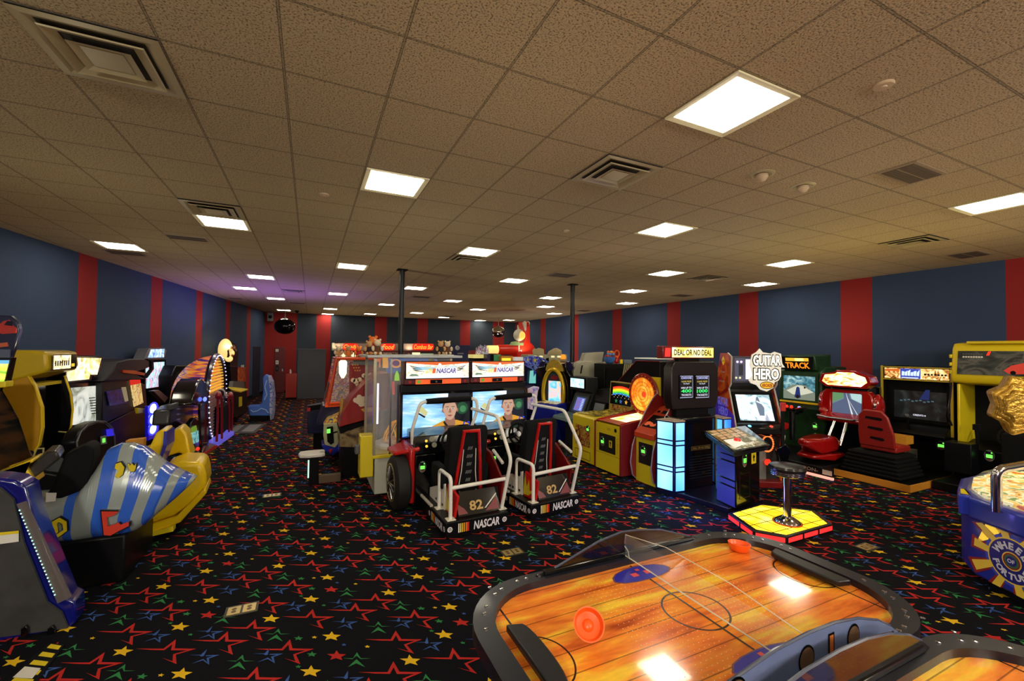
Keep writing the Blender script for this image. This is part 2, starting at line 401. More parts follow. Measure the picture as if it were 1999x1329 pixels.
grm = mat('return_grille', (92,76,62), .6, vary=.15, scale=300); grf = mat('grille_frame', (150,130,105), .5)
def grille(label, x, y, w, d):
    t = thing('return_grille', label, 'air grille', (x, y, CEIL), group='flat perforated return grilles')
    B().box((-w/2,-d/2,-.008), (w/2,d/2,0), grf).build('frame', t, smooth=0)
    b = B(); b.box((-w/2+.03,-d/2+.03,-.011), (w/2-.03,d/2-.03,-.008), grm)
    for k in range(9): y_ = -d/2+.05 + (d-.1)*k/8; b.box((-w/2+.04, y_-.004, -.014), (w/2-.04, y_+.004, -.011), grf if k == 4 else grm)
    b.build('perforated_plate', t, smooth=0)
for u, v, w, d, l in [(1768,342,.58,.3,'flat brown grille in the ceiling at the upper right'), (1875,499,.58,.4,'flat dark grille above the right wall near the yellow cabinet'),
  (370,468,.55,.3,'flat grille left of centre below the lit panel with a vent'), (1332,578,.58,.4,'dark grille near the right wall beyond the second column'), (255,498,.55,.35,'dark grille just behind the leftmost lit panel'),
  (820,579,.58,.4,'reddish grille behind the left column'), (1090,537,.58,.45,'pale square grille in front of the right column'), (580,590,.55,.35,'far grille over the back left aisle'), (460,582,.4,.3,'small dark grille close to the left wall'),(1135,607,.5,.4,'far dark grille beside the right wall')]:
    p = PX(u, v, Z=CEIL); x, y = cellc(math.floor((p.x-gx)/TILE), math.floor((p.y-gy)/TILE)); grille(l, x if w > .56 else p.x, y, w, d)
for u, v, r, l in [(1725,165,.055,'round cover disc in the ceiling at the upper right'), (633,379,.05,'small round cover disc left of the middle lit panel'), (1105,450,.05,'small round cover disc in the middle of the ceiling')]:
    p = PX(u, v, Z=CEIL); t = thing('sprinkler_cover', l, 'sprinkler', (p.x, p.y, CEIL))
    B().lathe((0,0,0), [(r,0),(r,-.008),(r*.9,-.014),(.001,-.015)], mat('cover_tan', (196,172,138), .5)).build('cover_plate', t)
    B().lathe((0,0,0), [(r*.35,-.013),(r*.3,-.02),(.001,-.021)], mat('cover_tan', (196,172,138), .5)).build('centre_cap', t)
for u, v, l in [(1487,340,'left of two round drop domes in the ceiling'), (1567,363,'right of two round drop domes in the ceiling')]:
    p = PX(u, v, Z=CEIL); t = thing('ceiling_drop_dome', l, 'ceiling_dome', (p.x, p.y, CEIL), group='pair of round ceiling fittings')  # small drop domes on the ceiling, giving no light
    B().lathe((0,0,0), [(.11,0),(.11,-.006),(.085,-.012),(.07,-.004),(.001,-.003)], vent).build('trim_ring', t)
    B().lathe((0,0,0), [(.05,-.003),(.055,-.03),(.035,-.06),(.001,-.07)], mat('cover_tan', (196,172,138), .5)).build('dome_head', t)
# slim support columns
for u, v, l in [(785,526,'thin black support column left of centre, rising behind the glass booth'), (1118,555,'thin black support column right of centre, beside the beige cabinet back')]:
    p = PX(u, v, Z=CEIL); x, y = p.x, p.y
    t = thing('support_column', l, 'column', (x, y, 0), group='thin black support columns')
    B().cyl((0,0,0), (0,0,CEIL), .057, .057, mat('column_paint', (12,14,16), .4), 20).build('post', t)
    B().box((-.12,-.12,0), (.12,.12,.02), BLKM).build('base_plate', t); B().box((-.1,-.1,CEIL-.02), (.1,.1,CEIL-.001), BLKM).build('top_plate', t)
# ---------------------------------------------------------------- air hockey tables
def wood_mat():
    M = bpy.data.materials.new('orange_wood_print'); M.use_nodes = True; nt = M.node_tree; N = nt.nodes.new; Lk = nt.links.new
    P = nt.nodes['Principled BSDF']; P.inputs['Roughness'].default_value = .12; P.inputs['Coat Weight'].default_value = .6; P.inputs['Coat Roughness'].default_value = .04
    tc = N('ShaderNodeTexCoord'); mp = N('ShaderNodeMapping'); mp.inputs['Scale'].default_value = (1.6, 7, 1); mp.inputs['Rotation'].default_value = (0,0,-.05); Lk(tc.outputs['Object'], mp.inputs[0])
    n = N('ShaderNodeTexNoise'); n.inputs['Scale'].default_value = 1.25; n.inputs['Detail'].default_value = 6; n.inputs['Distortion'].default_value = .25; Lk(mp.outputs[0], n.inputs['Vector'])
    r = N('ShaderNodeValToRGB'); e = r.color_ramp.elements; e[0].position = .30; e[0].color = lin((170,66,20)); e[1].position = .66; e[1].color = lin((255,205,60))
    q = e.new(.42); q.color = lin((232,116,40)); q = e.new(.54); q.color = lin((248,150,48)); Lk(n.outputs['Fac'], r.inputs[0])
    n2 = N('ShaderNodeTexNoise'); n2.inputs['Scale'].default_value = 9; Lk(mp.outputs[0], n2.inputs['Vector'])
    sp = N('ShaderNodeSeparateXYZ'); Lk(tc.outputs['Object'], sp.inputs[0])
    def mth(op, a, b=None):
        z = N('ShaderNodeMath'); z.operation = op
        for i, w in enumerate((a, b)):
            if w is None: continue
            if isinstance(w, (int, float)): z.inputs[i].default_value = w
            else: Lk(w, z.inputs[i])
        return z.outputs[0]
    f = mth('FRACT', mth('DIVIDE', sp.outputs[1], .118)); ln = mth('LESS_THAN', f, .05)
    g = mth('SUBTRACT', 1, mth('MULTIPLY', ln, .62)); g2 = mth('MULTIPLY', g, mth('ADD', .82, mth('MULTIPLY', n2.outputs['Fac'], .36)))
    mx = N('ShaderNodeVectorMath'); mx.operation = 'SCALE'; Lk(r.outputs[0], mx.inputs[0]); Lk(g2, mx.inputs['Scale']); Lk(mx.outputs[0], P.inputs['Base Color'])
    return M
WOOD = wood_mat()
def rr(cx, cy, hx, hy, r, n=10, e=1.0):
    P = []
    for k, (sx, sy) in enumerate([(1,1),(-1,1),(-1,-1),(1,-1)]):
        for i in range(n+1):
            a = PI/2*(k + i/n); P.append((cx + sx*(hx-r) + r*math.cos(a), cy + sy*(hy-r) + r*math.sin(a)))
    return P
RIMM = mat('dark_rim_laminate', (14,18,30), .34, coat=.12)
LINE = mat('dark_court_line', (48,22,12), .25, coat=.4)
def hockey(cx, cy, label, gnear, gfar):
    t = thing('air_hockey_table', label, 'air hockey table', (cx, cy, 0), group='pair of air hockey tables')
    si = rr(0,0,.99,.49,.33); so = rr(0,0,1.10,.585,.40)
    B().profz(rr(0,0,1.02,.52,.34), .74, .80, WOOD).build('playing_surface', t, smooth=0)
    b = B(); F = frame((0,0,.80), (1,0,0), (0,1,0))
    b.rect(F, -.006, -.49, .006, .49, LINE, .0008); b.disc(F, 0, 0, .165, LINE, .0009, 48, r2=.155)
    for s in (-1, 1):
        b.rect(F, s*.90-.005, -.47, s*.90+.005, .47, LINE, .0007)
        P = [(s*(.90-.15*math.sin(PI*i/20)), .17*math.cos(PI*i/20)) for i in range(21)]; Q = [(s*(.90-.142*math.sin(PI*i/20)), .162*math.cos(PI*i/20)) for i in range(21)]
        b.add([(x, y, .8009) for x, y in P+Q], [(i, i+1, 22+i, 21+i) for i in range(20)], LINE)
    b.each('court_line', t, smooth=0)
    b = B()                                                   # air holes around the centre
    for i in range(-19, 20):
        for j in range(-14, 15):
            if abs(i) > 2 and abs(i) < 15: b.disc(F, i*.031, j*.031, .0022, mat('air_hole', (250,235,200), .5), .0006, 5)
    b.build('air_holes', t, smooth=0)['kind'] = 'stuff'
    for s in (1, -1):                                        # printed score crests
        b = B(); P = [(-.2,-.015),(-.185,.02),(-.14,.05),(-.07,.068),(0,.075),(.07,.068),(.14,.05),(.185,.02),(.2,-.015),(.16,-.045),(.09,-.06),(0,-.064),(-.09,-.06),(-.16,-.045)]; y0 = s*.39
        b.patch(F, [(x*1.06, y0+y*1.1*s) for x, y in P], mat('crest_border', (120,60,80), .3, coat=.5), .001)
        b.patch(F, [(x, y0+y*s) for x, y in P], mat('crest_blue', (48,44,170), .25, coat=.5, vary=.3, scale=60), .0013)
        for x in (-.05, .045): b.rect(F, x-.022, y0-.018, x+.022, y0+.018, mat('crest_red', (225,80,80), .3), .0017)
        b.rect(F, -.012, y0+.03, .014, y0+.05, mat('crest_red', (225,80,80), .3), .0017)
        b.build('score_crest', t, smooth=0)
    b = B(); n = len(si); si2 = rr(0,0,1.0,.50,.335)
    def ring(P, z): return [(x, y, z) for x, y in P]
    b.loft([ring(si2, .79), ring(si2, .838), ring(so, .838), ring(so, .77), ring(si2, .76)], RIMM, caps=False)
    b.build('rim', t, smooth=30, bevel=0)
    b = B(); m_ = rr(0,0,1.05,.545,.37)
    n_ = 28; proto_b = None
    for k in range(n_):
        i = int(k*len(m_)/n_); x, y = m_[i]
        if abs(x) < .62 and abs(y) > .5: continue
        if proto_b is None:
            proto_b = B().lathe((0,0,.838), [(.011,0),(.010,.004),(.001,.005)], CHR, 10).build('rim_screw', t)
            proto_b.location = (x, y, 0)
        else: c = proto_b.copy(); COL.objects.link(c); c.location = (x, y, 0)
    for x in (-.9,-.6,-.3,0,.3,.6,.9):
        for y in (-.545, .545): c = proto_b.copy(); COL.objects.link(c); c.location = (x, y, 0)
    b = B(); P = rr(0,0,1.02,.50,.34); Q = rr(0,0,.86,.40,.25)
    b.loft([ring(Q, .06), ring(P, .52), ring(P, .76)], mat('table_skirt', (26,22,120), .3, coat=.3, vary=.15), caps=True); b.build('cabinet', t)
    for sx in (-1, 1):
        for sy in (-1, 1): B().box((sx*.66-.05, sy*.26-.05, 0), (sx*.66+.05, sy*.26+.05, .07), BLKM).build('leg', t, bevel=.01)
    for s in (-1, 1):                                         # goals: low rounded bumper bars at both ends
        b = B(); P = []
        for i in range(13):
            a = PI*i/12; P.append((s*(.90 - .045*math.sin(a)**.6) , .20*math.cos(a)))
        P = [(s*.955, -.215)] + P[::-1] + [(s*.955, .215)]
        b.profz(P, .815, .85, mat('goal_bumper', (9,11,17), .4, coat=.1)); b.build('goal', t, bevel=.008)
    for s, arr in ((1, gfar), (-1, gnear)):                   # arched end shields of tinted acrylic over the long sides
        if arr is None: continue
        prof, mt = arr; y = s*.545
        b = B(); b.prism([(x, y-.006, z) for x, z in prof], (0, .012, 0), mt); sh = b.build('side_shield', t, smooth=0)
        b = B(); b.tube([(x, y, z) for x, z in prof if z > .845], .007, mat('shield_edge', (70,76,96), .25, coat=.3), 6); b.build('edge_trim', sh)
        b = B(); b.box((prof[0][0]+.05, y-.014, .838), (prof[-1][0]-.05, y+.014, .862), BLKG); b.build('shield_clamp', t, bevel=.004)
    return t
arcp = [(-.62,.84),(-.5,.86),(-.36,.905),(-.2,.955),(-.02,.985),(.12,.975),(.3,.945),(.45,.895),(.57,.855),(.62,.84)]
arcq = [(-.85,.84),(-.66,.90),(-.45,.955),(-.2,.995),(0,1.005),(.18,1.0),(.35,.975),(.5,.93),(.6,.88),(.66,.84)]
blu_st = mat('riveted_blue_steel', (120,134,178), .3, .25, vary=.25, scale=8)
t1 = hockey(1.79, 1.60, 'air hockey table with orange wood print, farther one with two orange mallets', (arcq, blu_st), (arcp, TNT))
b = B(); F = frame((0,-.552,0), (1,0,0), (0,0,1))           # brown ovals and a tall slot in the near shield
for x, r in ((-.42,.06),(-.02,.055),(.3,.05)):
    b.disc(F, x, .915, r*.8, mat('bronze_oval', (120,92,70), .3, .3), .002, 20, ry=.045); b.disc(F, x, .915, r*.9, BLKG, .001, 20, ry=.055)
b.rect(F, .13,.87,.155,.965, mat('wood_slot', (190,100,40), .4), .002); b.rect(F, .122,.862,.163,.973, BLKG, .001)
for k in range(16):
    x = -.72 + k*.09; z = .862; b.disc(F, x, z+.003, .006, CHR, .002, 8)
b.each('shield_trim', t1, smooth=0)
# clear centre sheet over the table with its pale edges
b = B(); b.box((-.004,-.53,.845), (.004,.53,.975), mat('clear_sheet', (240,245,245), .02, alpha=.06)); b.build('centre_shield', t1, smooth=0)
b = B(); e_ = mat('sheet_edge', (225,215,190), .3)
b.tube([(0,-.53,.842),(0,.53,.842)], .0035, e_, 6); b.tube([(0,.53,.97),(0,.2,1.03),(0,-.2,1.03),(0,-.53,.99)], .0022, e_, 6)
b.tube([(0,.535,.97),(0,.545,.90),(.01,.52,.87),(.0,.50,.842)], .005, STL, 6); b.build('shield_wire', t1)
t2 = hockey(1.79, .40, 'air hockey table nearest the camera, cut off at the bottom right corner', None, (arcq, TNT))
def mallet(loc, rx, ry, label):
    o = B()
    c = thing('air_hockey_mallet', label, 'mallet', loc, group='orange air hockey mallets')
    o.lathe((0,0,0), [(.001,0),(.040,0),(.045,.004),(.057,.036),(.0575,.040),(.053,.040),(.044,.020),(.022,.015),(.001,.015)], ORG, 36); o.build('dish', c)
    B().lathe((0,0,0), [(.022,.014),(.019,.021),(.010,.026),(.001,.027)], ORG, 24).build('knob', c)
    c[0].rotation_euler = (rx, ry, 0); c[0].scale = (1.2,)*3; return c
mallet((1.155,1.63,.865), .75, -.45, 'orange air hockey mallet lying tilted by the left goal')
mp_ = PX(1443,1074,Z=.802); mallet((mp_.x,mp_.y,.802), -.05, .08, 'orange air hockey mallet standing cup side up at the far right corner')
# ---------------------------------------------------------------- generic pieces for machines
def reader(t, F, a, b_, w=.1, h=.14, red=True, label=None):
    b = B(); O, U, V, N = F
    b.patch(F, [(a + w/2*math.cos(i*PI/6)*1.0, b_ + h/2*math.sin(i*PI/6)) for i in range(12)], mat('reader_shell', (120,130,118), .4), .004)
    b.rect(F, a-w*.3, b_-h*.2, a+w*.3, b_+h*.1, GRN, .008); b.disc(F, a+w*.22, b_+h*.26, w*.09, GRN, .008, 8)
    b.rect(F, a-w*.36, b_-h*.26, a+w*.36, b_+h*.36, BLKM, .006)
    if red: b.disc(F, a, b_-h*.34, w*.2, mat('reader_red', (150,50,40), .4), .007, 10, ry=w*.1)
    return b.build('card_reader', t, smooth=0)
def screen(t, F, w, h, m, bez=.04, bm=None, deco=None, name='screen', depth=.05):
    """bezel box + emissive picture; F origin is the lower left corner of the picture"""
    O, U, V, N = F; bm = bm or BLKG
    b = B(); Q = lambda a, c, d: O + U*a + V*c + N*d
    outer = [(-bez,-bez),(w+bez,-bez),(w+bez,h+bez),(-bez,h+bez)]; inner = [(0,0),(w,0),(w,h),(0,h)]
    b.loft([[Q(x,y,-depth) for x,y in outer], [Q(x,y,.012) for x,y in outer], [Q(x,y,.012) for x,y in inner], [Q(x,y,-.004) for x,y in inner]], bm)
    bz = b.build(name + '_bezel', t, smooth=0)
    b = B(); b.rect(F, 0, 0, w, h, m, .0)
    if deco: deco(b, F, w, h)
    return b.build(name, t, smooth=0)
def buttons(t, F, items):
    for a, c, r, m in items:
        b = B(); O, U, V, N = F; p = O + U*a + V*c
        b.cyl(p, p+N*.012, r*1.25, r*1.2, BLKM, 14); b.cyl(p+N*.012, p+N*.022, r, r*.9, m, 14); b.build('button', t)
def wheel(t, C_, N_, r=.15, m=None):
    C_ = Vector(C_); N_ = Vector(N_).normalized(); U = N_.orthogonal().normalized(); W_ = N_.cross(U); m = m or BLKM
    b = B(); b.tube([C_ + (U*math.cos(2*PI*i/28) + W_*math.sin(2*PI*i/28))*r for i in range(28)], .017, m, 8, closed=True)
    for k in range(3):
        a = PI/2 + k*2*PI/3; b.tube([C_ - N_*.02, C_ + (U*math.cos(a) + W_*math.sin(a))*r], .014, m, 6)
    o = b.build('steering_wheel', t)
    b = B(); b.cyl(C_-N_*.03, C_+N_*.015, .045, .04, STL, 18); b.build('wheel_hub', o)
    b = B(); b.cyl(C_-N_*.14, C_-N_*.02, .03, .03, BLKM, 12); b.build('steering_column', t)
    return o
# ---------------------------------------------------------------- twin stock car racing seats
def face(b, F, cx, cy, s):
    sk = glow('skin_light', (226,178,150), .8); sk2 = glow('skin_shade', (188,132,104), .7); hr = glow('hair_brown', (92,66,48), .5)
    suit = glow('suit_orange', (240,170,50), .85); dk = glow('ink_dark', (40,26,24), .5); wt = glow('suit_white', (235,235,230), .9)
    b.patch(F, [(cx-1.7*s,cy-1.9*s),(cx-1.55*s,cy-1.25*s),(cx-.6*s,cy-.85*s),(cx+.6*s,cy-.85*s),(cx+1.6*s,cy-1.15*s),(cx+2.1*s,cy-1.6*s),(cx+2.2*s,cy-1.95*s)], suit, .002)
    b.patch(F, [(cx-1.5*s,cy-1.6*s),(cx-1.2*s,cy-1.35*s),(cx-.9*s,cy-1.5*s),(cx-1.1*s,cy-1.8*s)], wt, .0025)
    b.patch(F, [(cx-.5*s,cy-1.25*s),(cx-.42*s,cy-.6*s),(cx+.42*s,cy-.6*s),(cx+.5*s,cy-1.2*s),(cx,cy-1.5*s)], sk2, .003)
    b.patch(F, [(cx-.6*s,cy-1.0*s),(cx-.25*s,cy-1.45*s),(cx,cy-1.62*s),(cx-.1*s,cy-1.35*s),(cx-.5*s,cy-.85*s)], dk, .0032)
    b.disc(F, cx, cy+.28*s, .68*s, hr, .0034, 22, ry=.82*s)
    b.patch(F, [(cx+.62*s*math.cos(a)*(1 if math.sin(a) > -.2 else .86), cy+.02*s+.84*s*math.sin(a)) for a in [2*PI*i/24 for i in range(24)]], sk, .004)
    for q in (-1, 1):
        b.disc(F, cx+q*.66*s, cy+.0*s, .08*s, sk2, .0038, 8, ry=.17*s)
        b.rect(F, cx+q*.27*s-.15*s, cy+.28*s, cx+q*.27*s+.15*s, cy+.33*s, hr, .0045)
        b.disc(F, cx+q*.26*s, cy+.15*s, .11*s, wt, .0045, 10, ry=.05*s); b.disc(F, cx+q*.26*s, cy+.15*s, .05*s, dk, .005, 8)
    b.patch(F, [(cx-.05*s,cy+.15*s),(cx+.05*s,cy+.15*s),(cx+.14*s,cy-.2*s),(cx-.14*s,cy-.2*s)], sk2, .0046)
    b.patch(F, [(cx-.25*s,cy-.42*s),(cx,cy-.37*s),(cx+.25*s,cy-.42*s),(cx,cy-.53*s)], glow('lip', (190,96,90), .7), .0046)
    b.text(F, '17', cx+1.55*s, cy-1.42*s, .74*s, glow('num_blue', (50,70,210), 1.0), .006, shear=.3, bold=.02)
scr_sky = art('racing_screen_sky', [(60,120,190),(140,200,240),(225,245,255)], 2.2, .95, (1,1,3.5), .6, 2)
marq = art('marquee_white_art', [(90,130,110),(225,205,180),(255,250,240),(235,190,140)], 6, 1.0, (1,1,2.2), 2.2, 3)
def racer():
    t = thing('racing_game', 'left twin stock car racing game with driver screen, beside the glass booth', 'arcade machine', (1.78,4.66,0), math.radians(3), group='twin stock car racing games')
    b = B(); b.box((-.39,0,.03), (.39,1.45,.19), BLK); b.box((-.36,.03,0), (.36,1.4,.03), BLKM); b.build('platform', t, bevel=.01)
    Ff = frame((-.39,0,.03), (1,0,0), (0,0,1))
    cols = [(250,240,220),(250,225,120),(250,205,40),(245,170,30),(230,110,30),(205,40,30)]
    def logo(F, L, name):
        b = B()
        for k, c in enumerate(cols): b.rect(F, L*.19+k*.022, .03, L*.19+k*.022+(.013 if k < 4 else .021), .13, mat('stripe%d' % k, c, .4), .004)
        b.text(F, 'NASCAR', L*.64, .08, .095, mat('logo_white', (235,230,235), .4), .004, w=L*.42, shear=.15, bold=.03)
        lt = b; b = B()
        for q in (.065, .935): b.disc(F, L*q, .08, .03, mat('logo_white', (235,230,235), .4), .003, 18); b.disc(F, L*q, .08, .017, GRY, .0045, 14); b.disc(F, L*q, .08, .01, WHT, .005, 10)
        b.each('round_badge', t, smooth=0); lt.build(name, t, smooth=0)
    logo(Ff, .78, 'front_lettering'); logo(frame((-.39,.62,.03), (0,-1,0), (0,0,1)), .62, 'side_lettering')
    b = B(); b.tube([(-.375,.55,.2),(-.375,1.1,.2)], .02, mat('checker_roll', (205,200,185), .4, vary=.9, scale=60), 10); b.build('checker_edge', t)
    # seat
    b = B(); b.profx([(.42,.34),(.30,1.10),(.34,1.17),(.42,1.17),(.56,.62),(.60,.42)], -.24, .26, BLKM); b.profx([(.42,.34),(.55,.5),(1.02,.56),(1.06,.48),(1.0,.32),(.5,.26)], -.25, .27, BLKM)
    b.box((-.31,.42,.42),(-.2,.8,.68), BLKM); b.box((.22,.42,.42),(.33,.8,.68), BLKM)
    b.build('seat', t, bevel=.03, seg=3)
    b = B(); A = lambda x, z: (x, .425-(z-.34)*.155-.018, z)
    b.tube([A(.02-.17,.3), A(.02-.13,.72), A(.02-.09,1.12), A(.02+.10,1.12), A(.02+.15,.72), A(.02+.19,.3)], .021, RED, 8)
    b.tube([A(-.14,.44), A(.20,.44)], .018, RED, 8); b.build('seat_frame', t)
    b = B()
    b.tube([A(-.09,.46), A(-.07,.62), A(-.06,.9)], .006, WHT, 6); b.tube([A(.14,.46), A(.115,.62), A(.10,.9)], .006, WHT, 6); b.build('seat_trim', t)
    Fs = frame(A(.02,.44), (1,0,0), (0,-.155,1))
    b = B()
    for k in range(5): b.text(Fs, '//////'[:4+k%2], 0, .08+k*.1, .04, mat('seat_mark', (190,80,70) if k%2 else (190,190,185), .4), .01)
    b.build('seat_graphics', t, smooth=0)
    # rear panels under the rail
    b = B(); b.prism([(-.20,.10,.19),(.34,.10,.19),(.34,.2,.44),(-.16,.2,.44)], (0,.03,0), BLKG); b.build('rear_panel', t, smooth=0)
    Fr = frame((-.2,.098,.19), (1,0,0), (0,.4,1)); b = B()
    b.text(Fr, '82', .23, .1, .11, mat('gold_number', (190,150,70), .35), .004, w=.17, bold=.03)
    b.patch(Fr, [(.0,.02),(.0,.14),(.08,.08),(.12,.02)], REDD, .003); b.patch(Fr, [(.34,.02),(.5,.16),(.52,.02)], REDD, .003); b.patch(Fr, [(.33,.05),(.50,.2),(.51,.19),(.35,.05)], WHT, .004)
    b.build('rear_number', t, smooth=0)
    b = B(); b.prism([(-.26,.36,.19),(-.26,.10,.19),(-.22,.10,.42),(-.24,.36,.5)], (.03,0,0), RED); b.prism([(-.275,.95,.19),(-.275,.38,.19),(-.275,.38,.5),(-.275,.95,.3)], (.02,0,0), WHT); b.build('flame_panel', t, smooth=0)
    b = B(); F = frame((-.262,.36,.19), (0,-1,0), (0,0,1)); b.patch(F, [(0,.02),(.03,.3),(.08,.14),(.13,.24),(.15,.1),(.24,.12),(.12,.03)], YEL2, .004)
    for k in range(4): b.rect(F, -.1-k*.08, .03, -.06-k*.08, .06, BLK, .015)
    b.each('flame_graphic', t, smooth=0)
    # rails
    def rail(name, pts, r=.022):
        P = [Vector(p) for p in pts]; Q = [P[0]]
        for i in range(1, len(P)-1):                         # round the bends
            a, c, d = P[i-1], P[i], P[i+1]; e = min(.07, (a-c).length*.45, (d-c).length*.45); s0 = c + (a-c).normalized()*e; s1 = c + (d-c).normalized()*e
            for k in range(5): u = k/4; Q.append(s0*(1-u)**2 + c*2*u*(1-u) + s1*u*u)
        Q.append(P[-1]); return B().tube(Q, r, mat('white_tube', (238,234,222), .3, vary=.05, scale=30), 12).build(name, t)
    rail('rear_left_hoop', [(-.31,.07,.19),(-.31,.07,.66),(-.31,.46,.66),(-.31,.46,.19)]); rail('rear_bar', [(-.31,.07,.54),(.40,.07,.56)])
    rail('roll_bar', [(.36,.12,.19),(.42,.0,.80),(.40,.34,1.27),(.38,1.12,1.27)]); rail('upper_hoop', [(-.46,1.15,.84),(-.48,1.12,1.02),(-.38,1.08,1.40),(.42,1.08,1.42),(.46,1.1,1.26),(.34,1.12,.92)])
    for p in ((-.31,.07),(-.31,.46),(.36,.12)): B().box((p[0]-.05,p[1]-.05,.19), (p[0]+.05,p[1]+.05,.202), CRM).build('mounting_plate', t, bevel=.003)
    b = B(); b.tube([(-.30,1.08,1.405),(-.1,1.08,1.41),(.34,1.08,1.42)], [.036,.043,.036], BLKM, 12); b.build('bar_pad', t)
    # dash, wheel, fenders
    b = B(); b.profx([(1.15,.6),(1.05,.72),(1.12,.94),(1.45,1.0),(1.45,.3),(1.3,.3)], -.46, .46, BLKG); b.build('dashboard', t, bevel=.01)
    wheel(t, (.06,1.0,.86), (0,-1,.25), .155)
    Fd = frame((-.46,1.06,.74), (1,0,0), (0,.07,.22))
    buttons(t, Fd, [(.17,.14,.018, glow('button_amber', (255,190,60), 1.6)), (.17,.07,.018, glow('button_amber', (255,190,60), 1.6))])
    for a, c in ((.25,.16),(.28,.08)): B().disc(Fd, a, c, .035, mat('dial_face', (150,150,130), .3), .004).disc(Fd, a, c, .004, RED, .006, 6).build('dial', t, smooth=0)
    b = B(); b.prism([(-.46,1.0,.10),(-.46,1.0,.80),(-.46,1.5,.84),(-.46,1.5,.10)], (-.07,0,0), RED); b.prism([(-.39,1.02,.76),(-.70,1.16,.70),(-.72,1.5,.70),(-.39,1.5,.80)], (0,0,.055), RED); b.build('left_fender', t, bevel=.02)
    b = B(); b.box((-.46,.98,.1), (-.2,1.02,.72), BLKG); b.build('coin_panel', t, bevel=.005)
    Fc = frame((-.46,.978,.1), (1,0,0), (0,0,1)); reader(t, Fc, .09, .47, .1, .15)
    b = B(); b.prism([(.40,.25,.19),(.40,.18,.5),(.40,.55,.78),(.40,1.4,.86),(.40,1.4,.19)], (.03,0,0), REDD); b.build('right_side_panel', t, bevel=.01)
    b = B(); b.tube([(.40,.45,.82),(.40,.18,.72)], .02, WHT, 8); b.build('side_handle', t)
    b = B(); b.lathe((-.62,1.22,.35), [(.05,-.1),(.3,-.1),(.345,-.07),(.35,0),(.345,.07),(.3,.1),(.22,.085),(.2,.04),(.05,.04)], mat('tyre_rubber', (20,19,17), .7, vary=.3, bump=.4), 40, 'X'); ty = b.build('display_tyre', t)
    b = B()
    for k in range(16):
        a = k*PI/8; b.tube([(-.735,1.22+.04*math.cos(a),.35+.04*math.sin(a)), (-.725,1.22+.21*math.cos(a),.35+.21*math.sin(a))], .012, STL, 6)
    b.tube([(-.722,1.22+.235*math.cos(2*PI*i/30),.35+.235*math.sin(2*PI*i/30)) for i in range(30)], .012, mat('rim_gold', (150,140,110), .3, .8), 6, closed=True); b.build('wheel_rim', ty)
    # tall screen housing
    b = B(); b.box((-.55,1.52,.0), (.55,1.70,1.60), BLK); b.build('screen_housing', t, bevel=.02)
    def deco(b, F, w, h):
        b.patch(F, [(0,0),(w,0),(w,h*.12),(w*.6,h*.14),(0,h*.02)], glow('scr_deep', (40,80,160), .8), .001)
        b.patch(F, [(w*.62,h*.1),(w*.66,h),(w,h),(w,h*.1)], glow('scr_dark', (18,22,34), .6), .0012); b.disc(F, w*.88, h*.62, w*.09, glow('scr_green', (40,110,70), .5), .0014, 20)
        b.disc(F, w*.89, h*.60, w*.05, glow('scr_green2', (90,170,110), .6), .0018, 14)
        for k in range(7): b.patch(F, [(0,h*(.55+.06*k)),(w*.6,h*(.32+.09*k)),(w*.6,h*(.33+.09*k)),(0,h*(.565+.06*k))], glow('scr_streak', (190,225,250), .9), .0011)
        b.patch(F, [(w*.2,h*.62),(w*.27,h*.72),(w*.36,h*.56),(w*.33,h*.47)], glow('scr_car', (225,220,150), .9), .0016); b.patch(F, [(w*.19,h*.60),(w*.33,h*.46),(w*.31,h*.43),(w*.2,h*.55)], glow('ink_dark', (40,26,24), .5), .0015)
        face(b, F, w*.69, h*.58, h*.29)
    screen(t, frame((-.51,1.515,.86), (1,0,0), (0,0,1)), 1.02, .60, scr_sky, .04, BLKG, deco)
    b = B(); b.box((-.5,1.5,1.60), (.5,1.70,1.93), mat('topper_body', (84,16,14), .35)); b.build('topper', t, bevel=.01)
    Fm = frame((-.485,1.497,1.605), (1,0,0), (0,.0,1)); om = mat('orange_lit_panel', (240,100,40), .4, emit=.5, ecol=(255,90,30))
    b = B(); b.rect(Fm, .15, 0, .84, .07, om, .002); b.rect(Fm, .17,.012,.225,.058, glow('green_sticker', (120,200,60), .6), .006)
    b.rect(Fm, .36,.006,.54,.062, BLKG, .02); b.disc(Fm, .45, .034, .015, GRY, .022); b.build('topper_panel', t, smooth=0)
    for q in (.07, .90): B().disc(Fm, q, .035, .03, REDD, .004).disc(Fm, q, .035, .015, RED, .006).build('speaker', t, smooth=0)
    def dm(b, F, w, h):
        yl = glow('mq_yellow', (250,215,60), 1.0); bl = glow('mq_shadow', (60,72,80), .45); sk = glow('mq_sky', (170,222,240), 1.0); og = glow('mq_orange', (250,110,40), .9)
        b.patch(F, [(0,h),(w,h),(w,h*.93),(w*.5,h*.78),(0,h*.93)], og, .001); b.patch(F, [(w*.12,h*.72),(w*.5,h*.66),(w*.8,h*.72),(w*.8,h*.5),(w*.12,h*.5)], sk, .001)
        for q in (0, 1):
            f = lambda x: (1-x if q else x)*w
            for k in range(3): b.patch(F, [(f(.04+.03*k),h*(.8-.12*k)),(f(.22+.02*k),h*(.62-.1*k)),(f(.25+.02*k),h*(.58-.1*k)),(f(.08+.03*k),h*(.7-.12*k))], bl, .0015)
        b.patch(F, [(f_*w, g*h) for f_, g in ((.04,.15),(.08,.27),(.16,.26),(.2,.14))], glow('mq_green', (120,160,130), .8), .0015)
